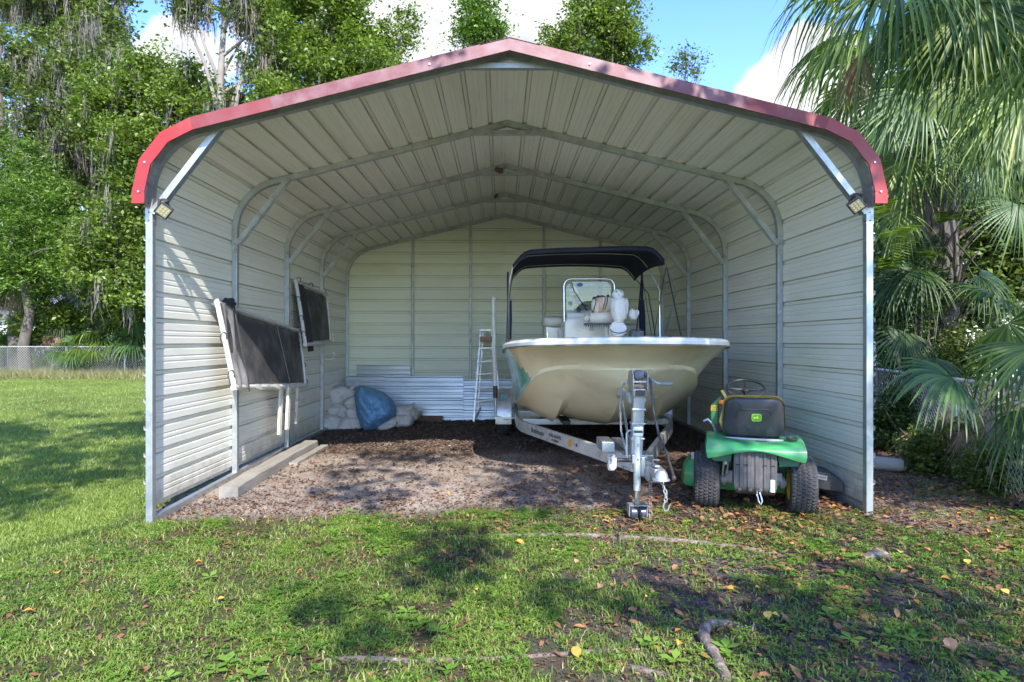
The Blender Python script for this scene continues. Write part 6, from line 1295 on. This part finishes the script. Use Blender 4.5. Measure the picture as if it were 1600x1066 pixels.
# ------------------------------------------------------------------ houses and yard things seen through the plants
hw = mat('white_siding', (.78, .78, .76), .6, 0, (.7, .7, .68), 2, .6, stretch=(.2, 1, 4)); shin = mat('grey_shingle', (.16, .16, .17), .9, 0, (.1, .1, .11), 8, .7); dg = mat('dark_glass', (.03, .035, .04), .1)
def house(x0, x1, y0, y1, h, label):
    c = Vector(((x0+x1)/2, y0, 0)); e = empty('neighbour_house', c, label, 'house'); mb = MB(); mb.bx((x0, y0, 0), (x1, y1, h)); mb.build('wall', hw, e, c)
    mb = MB(); mb.prism([(y0-.5, h+.01), (y1+.5, h+.01), ((y0+y1)/2, h+1.9)], lambda u, v, d_: Vector((d_, u, v)), x0-.4, x1+.4); mb.build('roof', shin, e, c)
    k = int((x1-x0)/3)
    for i in range(k):
        x = x0+(i+.5)*(x1-x0)/k; mb = MB(); mb.bx((x-.5, y0-.03, .9), (x+.5, y0-.002, 2.1)); w_ = mb.build('window', hw, e, c); mb = MB(); mb.bx((x-.42, y0-.045, .98), (x-.02, y0-.031, 2.02)); mb.bx((x+.02, y0-.045, .98), (x+.42, y0-.031, 2.02)); mb.build('pane', dg, w_, c)
    mb = MB(); xx = x0+(x1-x0)*.5; 
    for z in np.arange(.25, h, .25): mb.bx((x0+.02, y0-.012, z), (x1-.02, y0-.0015, z+.012))
    mb.build('siding_boards', hw, e, c)
house(-42, -31.0, 42, 50, 3.0, 'white house glimpsed behind the trunks at the far left'); house(18, 31, 30, 38, 3.1, 'white house glimpsed behind the palm trunk on the right')
# white latticed gate at right
ge = empty('white_gate', (12.6, 17, 0), 'white wire gate with a square grid seen under the palm leaves at the right edge', 'gate'); Lg = Vector(ge.location); gx0, gx1 = XP(1508, 17), XP(1605, 17); zt_g, zb_g = ZP(533, 17), ZP(592, 17)
for a, b_ in (((gx0, 17, 0), (gx0, 17, zt_g+.1)), ((gx0+.83, 17, 0), (gx0+.83, 17, zt_g)), ((gx1, 17, 0), (gx1, 17, zt_g+.1))): mb = MB(); mb.bar(a, b_, .09, .09); mb.build('post', whitep, ge, Lg)
for z in (zt_g, zb_g+.1): mb = MB(); mb.bar((gx0, 17, z), (gx1, 17, z), .06, .08); mb.build('rail', whitep, ge, Lg)
mb = MB()
for k in range(1, 15): x = gx0+(gx1-gx0)*k/15; mb.bx((x-.008, 16.98, zb_g), (x+.008, 16.996, zt_g))
for k in range(1, 9): z = zb_g+(zt_g-zb_g)*k/9; mb.bx((gx0, 16.96, z-.008), (gx1, 16.976, z+.008))
mb.build('wire_grid', whitep, ge, Lg)
# grey log by the right wall, roots, sticks
logm = mat('grey_log', (.42, .40, .37), .9, 0, (.3, .28, .25), 5, .8, bump=.6, bsc=20, stretch=(.4, 1, 1))
a, b_ = Vector((3.36, 7.5, gzf(3.4, 7.5)+.07)), Vector((4.42, 6.95, gzf(4.4, 7)+.07)); mb = MB(); mb.tube([a, a.lerp(b_, .3), a.lerp(b_, .7), b_.lerp(a, .02), b_], [.075, .08, .078, .075, .06], 14)
tag(mb.build('grey_log', logm, None, (a.x, a.y, a.z-.07), smooth=True, ang=50), 'pale grey log lying on the leaf litter outside the right wall', 'log')
rootm = mat('root_bark', (.20, .15, .12), .95, 0, (.08, .06, .05), 22, .9, bump=1, bsc=45, dirt=(.30, .25, .2), dsc=30, dlo=.5, dhi=.65)
def root(pts, rs, label):
    q = []
    for (px, py, dz) in pts: D = CAMZ*F/(py-CY); p = P(px, py, D); p.z = gzf(p.x, p.y)+dz-.008; q.append(p)
    # subdivide (smooth curve)
    Q = []; Rr = []
    for i in range(len(q)-1):
        p0, p1, p2, p3 = q[max(i-1, 0)], q[i], q[i+1], q[min(i+2, len(q)-1)]
        for k in range(5):
            t_ = k/5; Q.append(.5*((2*p1)+(p2-p0)*t_+(2*p0-5*p1+4*p2-p3)*t_*t_+(3*p1-p0-3*p2+p3)*t_**3)); Rr.append((rs[i]*(1-t_)+rs[i+1]*t_)*random.uniform(.9, 1.12))
    Q.append(q[-1]); Rr.append(rs[-1]); mb = MB(); mb.tube(Q, Rr, 9); tag(mb.build('tree_root', rootm, None, q[0], smooth=True), label, 'tree root', 'tree roots surfacing in the grass')
root([(1175, 1000, -.01), (1140, 992, .01), (1108, 1000, .03), (1100, 1020, .035), (1115, 1045, .03), (1135, 1085, .02)], [.008, .018, .028, .030, .026, .022], 'thick curled brown root humping out of the grass at the bottom of the yard')
root([(650, 838, -.02), (760, 845, .008), (900, 848, .012), (1020, 858, .014), (1150, 872, .012), (1270, 892, -.01)], [.012, .02, .024, .026, .022, .012], 'long thin root running across the yard in front of the trailer jack')
root([(480, 1032, -.01), (560, 1036, .012), (650, 1040, .012), (800, 1036, .010), (960, 1030, .008), (1050, 1026, -.01)], [.008, .016, .014, .012, .012, .008], 'long pale root along the bottom edge of the yard, left of the curled root')
root([(1340, 892, -.01), (1372, 886, .02), (1400, 892, -.01)], [.02, .045, .02], 'short root knuckle in the grass below the right front post')
root([(960, 1048, -.01), (1000, 1062, .01), (1060, 1075, .0)], [.01, .016, .012], 'short root stub beside the thick curled root')

# ------------------------------------------------------------------ grass, weeds, leaf litter
def grass_density(x, y):
    n1 = fbm(x*1.5, y*1.5, 11); n2 = fbm(x*5, y*5, 12, 3)
    s_ = soilness(x, y)
    left = sm((-.2-x)/2.2+.35)
    base = (.42+.5*left)*sm((n1-.36+.20*left)/.16)*(.22+.78*sm((n2-.40)/.12)); base = np.maximum(base, (.30+.3*sm((1.2-x)/1))*sm((n2-.36)/.1))
    base = base*(1-sm((s_-.02)/.35))*(1-.75*sm((y-4.75-.5*(fbm(x*3, y*3, 14)-.3))/.35)*sm((x+2.9)/.3)*sm((fbm(x*3.3, y*3.3, 17)-.36)/.1))
    rear = sm((x+3.15)/.2)*sm((y-6.1)/.3)*sm((3.35-x)/.2); base = base*(1-rear)
    lawn = sm((-3.25-x)/.25); base = np.maximum(base, lawn*(.75+.25*sm((n1-.35)/.1)))
    rt = sm((x-3.2)/.4)*sm((y-5.2)/.6); base = base*(1-rt*.75)
    return base
def sample(n, x0, x1, y0, y1, dens, wedge=1.0):
    x = rng.random(n)*(x1-x0)+x0; y = rng.random(n)*(y1-y0)+y0
    vis = (x > -(CX+60)/F*y) & (x < (1600-CX+60)/F*y); x, y = x[vis], y[vis]
    k = rng.random(len(x)) < dens(x, y); return x[k], y[k]
def blades(x, y, h, w, name, m, two=True, label=None):
    n = len(x); z = gz(x, y)-.004; a = rng.random(n)*2*PI; ln = h*(.45+.9*rng.random(n)); ln = np.clip(ln, 0, h*1.6); la = rng.random(n)*2*PI; le = (.25+.85*rng.random(n))*ln
    b = np.stack([x, y, z], 1); wv = np.stack([np.cos(a), np.sin(a), 0*a], 1)*(w*(.6+.8*rng.random(n)))[:, None]; lv = np.stack([np.cos(la)*le, np.sin(la)*le, 0*la], 1); up = np.stack([0*a, 0*a, ln], 1)
    tone = np.clip(.55*vnoise(x*1.3, y*1.3, 41)+.45*rng.random(n), 0, 1)
    tone = np.where(rng.random(n) < .035, 1, tone*.92)
    if two:
        v = np.stack([b-wv, b+wv, b+lv*.32+up*.62+wv*.75, b+lv*.32+up*.62-wv*.75, b+lv+up*.9], 1).reshape(-1, 3); i = (np.arange(n)*5)[:, None]
        f = [np.concatenate([i, i+1, i+2, i+3], 1), np.concatenate([i+3, i+2, i+4], 1)]; r = np.repeat(tone, 5)
    else:
        v = np.stack([b-wv, b+wv, b+lv+up], 1).reshape(-1, 3); f = [np.arange(n*3).reshape(-1, 3)]; r = np.repeat(tone, 3)
    o = npmesh(name, v, f, m, None, (0, 0, 0), r); tag(o, kind='stuff'); return o
L_grass = leafmat('grass_blade', (.07, .12, .018), (.28, .36, .07), (.50, .44, .23), trans=.3, rough=.5)
L_weed = leafmat('weed_leaf', (.05, .145, .016), (.25, .40, .055), trans=.3, rough=.45)
x, y = sample(620000, -5.2, 6.5, 2.3, 7.0, grass_density)
o = blades(x, y, .036, .0034, 'yard_grass', L_grass); tag(o, 'short patchy grass growing in front of the carport', 'grass')
x, y = sample(900000, -26, -3.2, 5.0, 27.2, lambda x, y: grass_density(x, y)*np.clip(9/(y**1.15), .12, 1))
o = blades(x, y, .05, .006, 'lawn_grass', L_grass, False); tag(o, 'sunlit mown lawn stretching left of the carport to the fence', 'lawn')
x, y = sample(26000, -26, -3.2, 25.5, 29.5, lambda x, y: np.ones_like(x)*.9)
o = blades(x, y, .38, .012, 'rough_grass', leafmat('rough_grass', (.12, .14, .04), (.36, .33, .16), (.5, .36, .25), trans=.3), False); tag(o, 'dry rough grass along the foot of the far fence', 'grass')
def weeds(x, y, size, name, k=3):
    n = len(x); z = gz(x, y)+rng.random(n)*.03+.008; c = np.stack([x, y, z], 1); V_ = []; a0 = rng.random(n)*2*PI; tone = np.clip(.5*vnoise(x*2.2, y*2.2, 45)+.5*rng.random(n), 0, 1); sz = size*(.5+rng.random(n))
    for j in range(k):
        a = a0+2*PI*j/k+rng.normal(size=n)*.2; d = np.stack([np.cos(a), np.sin(a), .35*rng.random(n)], 1); s_ = np.stack([-np.sin(a), np.cos(a), 0*a], 1); S_ = sz[:, None]
        V_.append(np.stack([c, c+d*S_*.6+s_*S_*.34+[0, 0, .004], c+d*S_*1.1, c+d*S_*.6-s_*S_*.34+[0, 0, .004]], 1))
    v = np.stack(V_, 1).reshape(-1, 3); f = np.arange(len(v)).reshape(-1, 4); o = npmesh(name, v, [f], L_weed, None, (0, 0, 0), np.repeat(tone, 4*k)); tag(o, kind='stuff'); return o
def weed_density(x, y):
    d = grass_density(x, y); p_ = sm((fbm(x*2.3, y*2.3, 15)-.44)/.1)
    band = sm((y-4.4)/.4)*sm((5.75-y)/.4)*sm((x+2.8)/.4)*sm((.9-x)/.8)*sm((fbm(x*2.5, y*2.5, 19)-.42)/.08)
    return np.clip(d*(.25+.75*p_)*.9+.30*sm((x-.2)/1.5)*sm((fbm(x*3.1, y*3.1, 29)-.42)/.08)*(y < 5.5)+band*1.0+.25*sm((x-3.3)/.3)*sm((fbm(x*2, y*2, 23)-.45)/.1), 0, 1)*sm((x+3.6)/.6)
x, y = sample(150000, -3.6, 6.5, 2.3, 7.6, weed_density)
o = weeds(x, y, .014, 'broadleaf_weeds'); tag(o, 'small bright broad-leaved weeds among the grass', 'weeds')
x, y = sample(900, -2.0, 5.5, 2.5, 6.0, weed_density)
o = weeds(x, y, .045, 'large_weeds', 4); tag(o, 'larger broad-leaved weeds dotted over the right of the yard', 'weeds')
L_lit = leafmat('fallen_leaf', (.07, .032, .018), (.26, .125, .06), (.36, .25, .15), trans=.1, rough=.8, tcol=(1, .7, .4))
def litter_density(x, y):
    n1 = fbm(x*1.7, y*1.7, 71)
    band = sm((y-4.3)/.7)*sm((6.8-y)/.9); rt = sm((x-.5)/1.5)
    ins = sm((y-5.9)/.4)*sm((.5-x)/.5)*sm((x+3)/.1); d = (.30+.9*band*(.25+.75*rt)*sm((n1-.38)/.12))*(1-.75*ins)+.7*sm((x-3.2)/.3)+.3*band*sm((fbm(x*4, y*4, 72)-.45)/.1)+.12*sm((y-6)/1)
    return np.clip(d, 0, 1)*np.where(x < -3.3, .06, 1)*np.where(x < -1.2, .75, 1)
def litter(n, x0, x1, y0, y1, dens, size, name, m, lift=.012):
    x, y = sample(n, x0, x1, y0, y1, dens); k = len(x); z = gz(x, y)+lift*rng.random(k)+.004; a = rng.random(k)*2*PI; t_ = rng.normal(size=(k, 3))*np.array([1, 1, 0]); 
    d = np.stack([np.cos(a), np.sin(a), rng.normal(size=k)*.25], 1); s_ = np.stack([-np.sin(a), np.cos(a), rng.normal(size=k)*.25], 1); sz = (size*(.5+rng.random(k)))[:, None]; c = np.stack([x, y, z], 1); up = np.array([0, 0, 1.0])
    cu = (rng.random((k, 1))*.35)*sz
    v = np.stack([c-d*sz, c-d*sz*.2+s_*sz*.5+up*cu, c+d*sz*.6+s_*sz*.35+up*cu, c+d*sz*1.1, c+d*sz*.6-s_*sz*.35+up*cu, c-d*sz*.2-s_*sz*.5+up*cu, c+d*sz*.2], 1).reshape(-1, 3); i = (np.arange(k)*7)[:, None]
    f = [np.concatenate([i, i+1, i+6], 1), np.concatenate([i+1, i+2, i+3, i+6], 1), np.concatenate([i+6, i+3, i+4, i+5], 1), np.concatenate([i, i+6, i+5], 1)]
    o = npmesh(name, v, f, m, None, (0, 0, 0), np.repeat(rng.random(k), 7)); tag(o, kind='stuff'); return o
o = litter(52000, -3.2, 6.5, 2.6, 9.0, litter_density, .016, 'leaf_litter', L_lit); tag(o, 'brown fallen leaves scattered over the bare soil', 'leaf litter')
o = litter(90000, -3.4, 6.5, 2.4, 6.5, lambda x, y: (.55+.45*sm((x+.5)/2))*(1-.7*sm((y-5.7)/.4)), .0075, 'soil_crumbs', leafmat('soil_crumb', (.025, .018, .014), (.13, .095, .07), (.26, .20, .15), trans=0, rough=.95)); tag(o, 'small twigs and crumbs lying on the bare soil between the weeds', 'debris')
o = litter(15000, -.4, 6.5, 2.6, 6.6, lambda x, y: np.clip((.25+.75*sm((x-.3)/1.6))*(.35+.65*sm((y-3.9)/1.2))*(.4+.6*sm((fbm(x*1.4, y*1.4, 88)-.40)/.1)), 0, 1), .024, 'dry_leaves', leafmat('dry_leaf', (.10, .045, .02), (.34, .17, .07), (.55, .26, .05), trans=.1, rough=.75, tcol=(1, .7, .4)), .03); tag(o, 'larger dry brown and orange leaves lying over the weeds on the right', 'leaf litter')
L_mul = leafmat('mulch_chip', (.05, .034, .026), (.19, .13, .095), (.30, .23, .17), trans=.0, rough=.9)
o = litter(46000, -3.0, 3.1, 5.6, 12.1, lambda x, y: np.clip(.05+.9*sm((y-8.1)/.7)+.25*sm((fbm(x*2, y*2, 33)-.5)/.1), 0, 1), .018, 'bark_mulch', L_mul); tag(o, 'dark bark mulch covering the floor at the back', 'mulch')
# the large orange and yellow leaves that stand out, one by one
shapes = []
for q_ in range(3):
    n_ = 9; mb = MB(); vs = []
    for k in range(n_+1):
        u = k/n_; w = .36*math.sin(PI*u**.85)*(1+.06*math.sin(u*23+q_)); zc_ = .10*math.sin(PI*u)*(1 if q_ != 1 else .5)+.10*u*q_; vs += [Vector((-w, u-.5, zc_+w*.35)), Vector((0, u-.5, zc_)), Vector((w, u-.5, zc_+w*(.25+.2*q_)))]
    fs = [(3*k, 3*k+1, 3*k+4, 3*k+3) for k in range(n_)]+[(3*k+1, 3*k+2, 3*k+5, 3*k+4) for k in range(n_)]; mb.add(vs, fs); mb.tube([(0, -.5, 0), (0, -.62, .02)], .012, 4); shapes.append(mb)
cols = [mat('leaf_orange', (.55, .17, .03), .7, 0, (.65, .30, .05), 3, .9), mat('leaf_yellow', (.68, .42, .05), .7, 0, (.55, .38, .10), 3, .9), mat('leaf_tan', (.40, .24, .13), .8, 0, (.30, .16, .09), 3, .9)]
lm_ = []
for i_, mb in enumerate(shapes):
    for c_ in cols: o_ = mb.build('fallen_leaf', c_, None, (0, 0, 0), smooth=True); lm_.append(o_.data); bpy.data.objects.remove(o_)
spots = [(665, 865, 1), (1240, 820, 1), (985, 915, 0), (1067, 875, 0), (1063, 845, 1), (1090, 1050, 1)]
lspots = [(1132, 840, 0, 1), (1366, 797, 0, 1.5), (1200, 990, 1, 1.2), (1212, 988, 1, 1.1), (900, 1040, 0, 1.3), (1062, 1033, 0, 1), (1141, 943, 0, 1), (1184, 943, 0, 1), (1012, 956, 1, .9), (1090, 948, 1, .9), (1165, 935, 2, 1.1), (937, 938, 2, 1), (1275, 970, 2, 1), (1355, 1020, 2, 1.2), (1484, 1040, 2, 1.5), (1406, 884, 1, 1.2), (1420, 910, 0, .9), (1478, 930, 0, 1), (1512, 900, 1, 1.3), (1570, 950, 1, 1), (845, 690, 0, .7), (1075, 792, 1, .9), (1120, 842, 1, 1), (1234, 816, 0, 1), (1340, 824, 1, 1), (1270, 1015, 2, 1), (1460, 982, 0, 1), (865, 875, 1, .8), (900, 895, 2, .8), (952, 868, 0, .8), (1450, 880, 0, .9), (1545, 850, 0, .9), (1490, 812, 1, .9), (1520, 785, 0, .8), (150, 932, 2, .9), (45, 965, 0, 1), (90, 902, 0, 1), (345, 944, 0, .8), (495, 968, 2, .9), (310, 885, 0, .8), (410, 1060, 2, 1), (745, 935, 1, .8), (640, 905, 2, .8), (1060, 1010, 0, .8), (1300, 985, 0, 1), (1236, 870, 0, .9), (560, 760, 0, .8), (620, 745, 0, .8), (700, 780, 0, .8), (760, 760, 0, .7)]
marks = {'the jack wheel': (995, 812), 'the left tyre of the mower': (1104, 790), 'the right front post': (1357, 800), 'the left front post': (235, 815), 'the curled root': (1110, 1030), 'the long thin root': (900, 850), 'the bottom right corner of the yard': (1590, 1050), 'the bottom left corner of the yard': (20, 1050), 'the long timber beam': (355, 775), 'the root knuckle': (1372, 888), 'the right edge fence': (1590, 800)}
near_ = {}
for k, (px, py, c_, s_) in enumerate(lspots):
    nm = min(marks, key=lambda q: math.hypot(marks[q][0]-px, (marks[q][1]-py)*1.5)); near_.setdefault((c_, nm), []).append((math.hypot(marks[nm][0]-px, (marks[nm][1]-py)*1.5), k))
lab_ = {}
for (c_, nm), lst in near_.items():
    for q_, (d_, k) in enumerate(sorted(lst)): lab_[k] = '%s fallen leaf %s %s' % (('orange', 'yellow', 'tan')[c_], ('lying closest to', 'second closest to', 'third closest to', 'fourth closest to', 'fifth closest to', 'sixth closest to', 'seventh closest to', 'eighth closest to', 'ninth closest to')[q_], nm)
for k, (px, py, c_, s_) in enumerate(lspots):
    D = CAMZ*F/(py-CY); X_ = XP(px, D); o_ = bpy.data.objects.new('fallen_leaf', lm_[(k % 3)*3+c_]); COL.objects.link(o_); sc_ = .05*s_*random.uniform(.8, 1.15); o_.scale = (sc_, sc_, sc_); o_.location = (X_, D, gzf(X_, D)+.028 if D < 5.4 else gzf(X_, D)+.012)
    o_.rotation_euler = (random.uniform(-.35, .35), random.uniform(-.35, .35), random.uniform(0, 2*PI)); tag(o_, lab_[k], 'leaf', 'large fallen leaves on the ground')
print('tris', sum(len(o.data.loops)-2*len(o.data.polygons) for o in bpy.data.objects if o.type == 'MESH'), 'objects', len(bpy.data.objects))
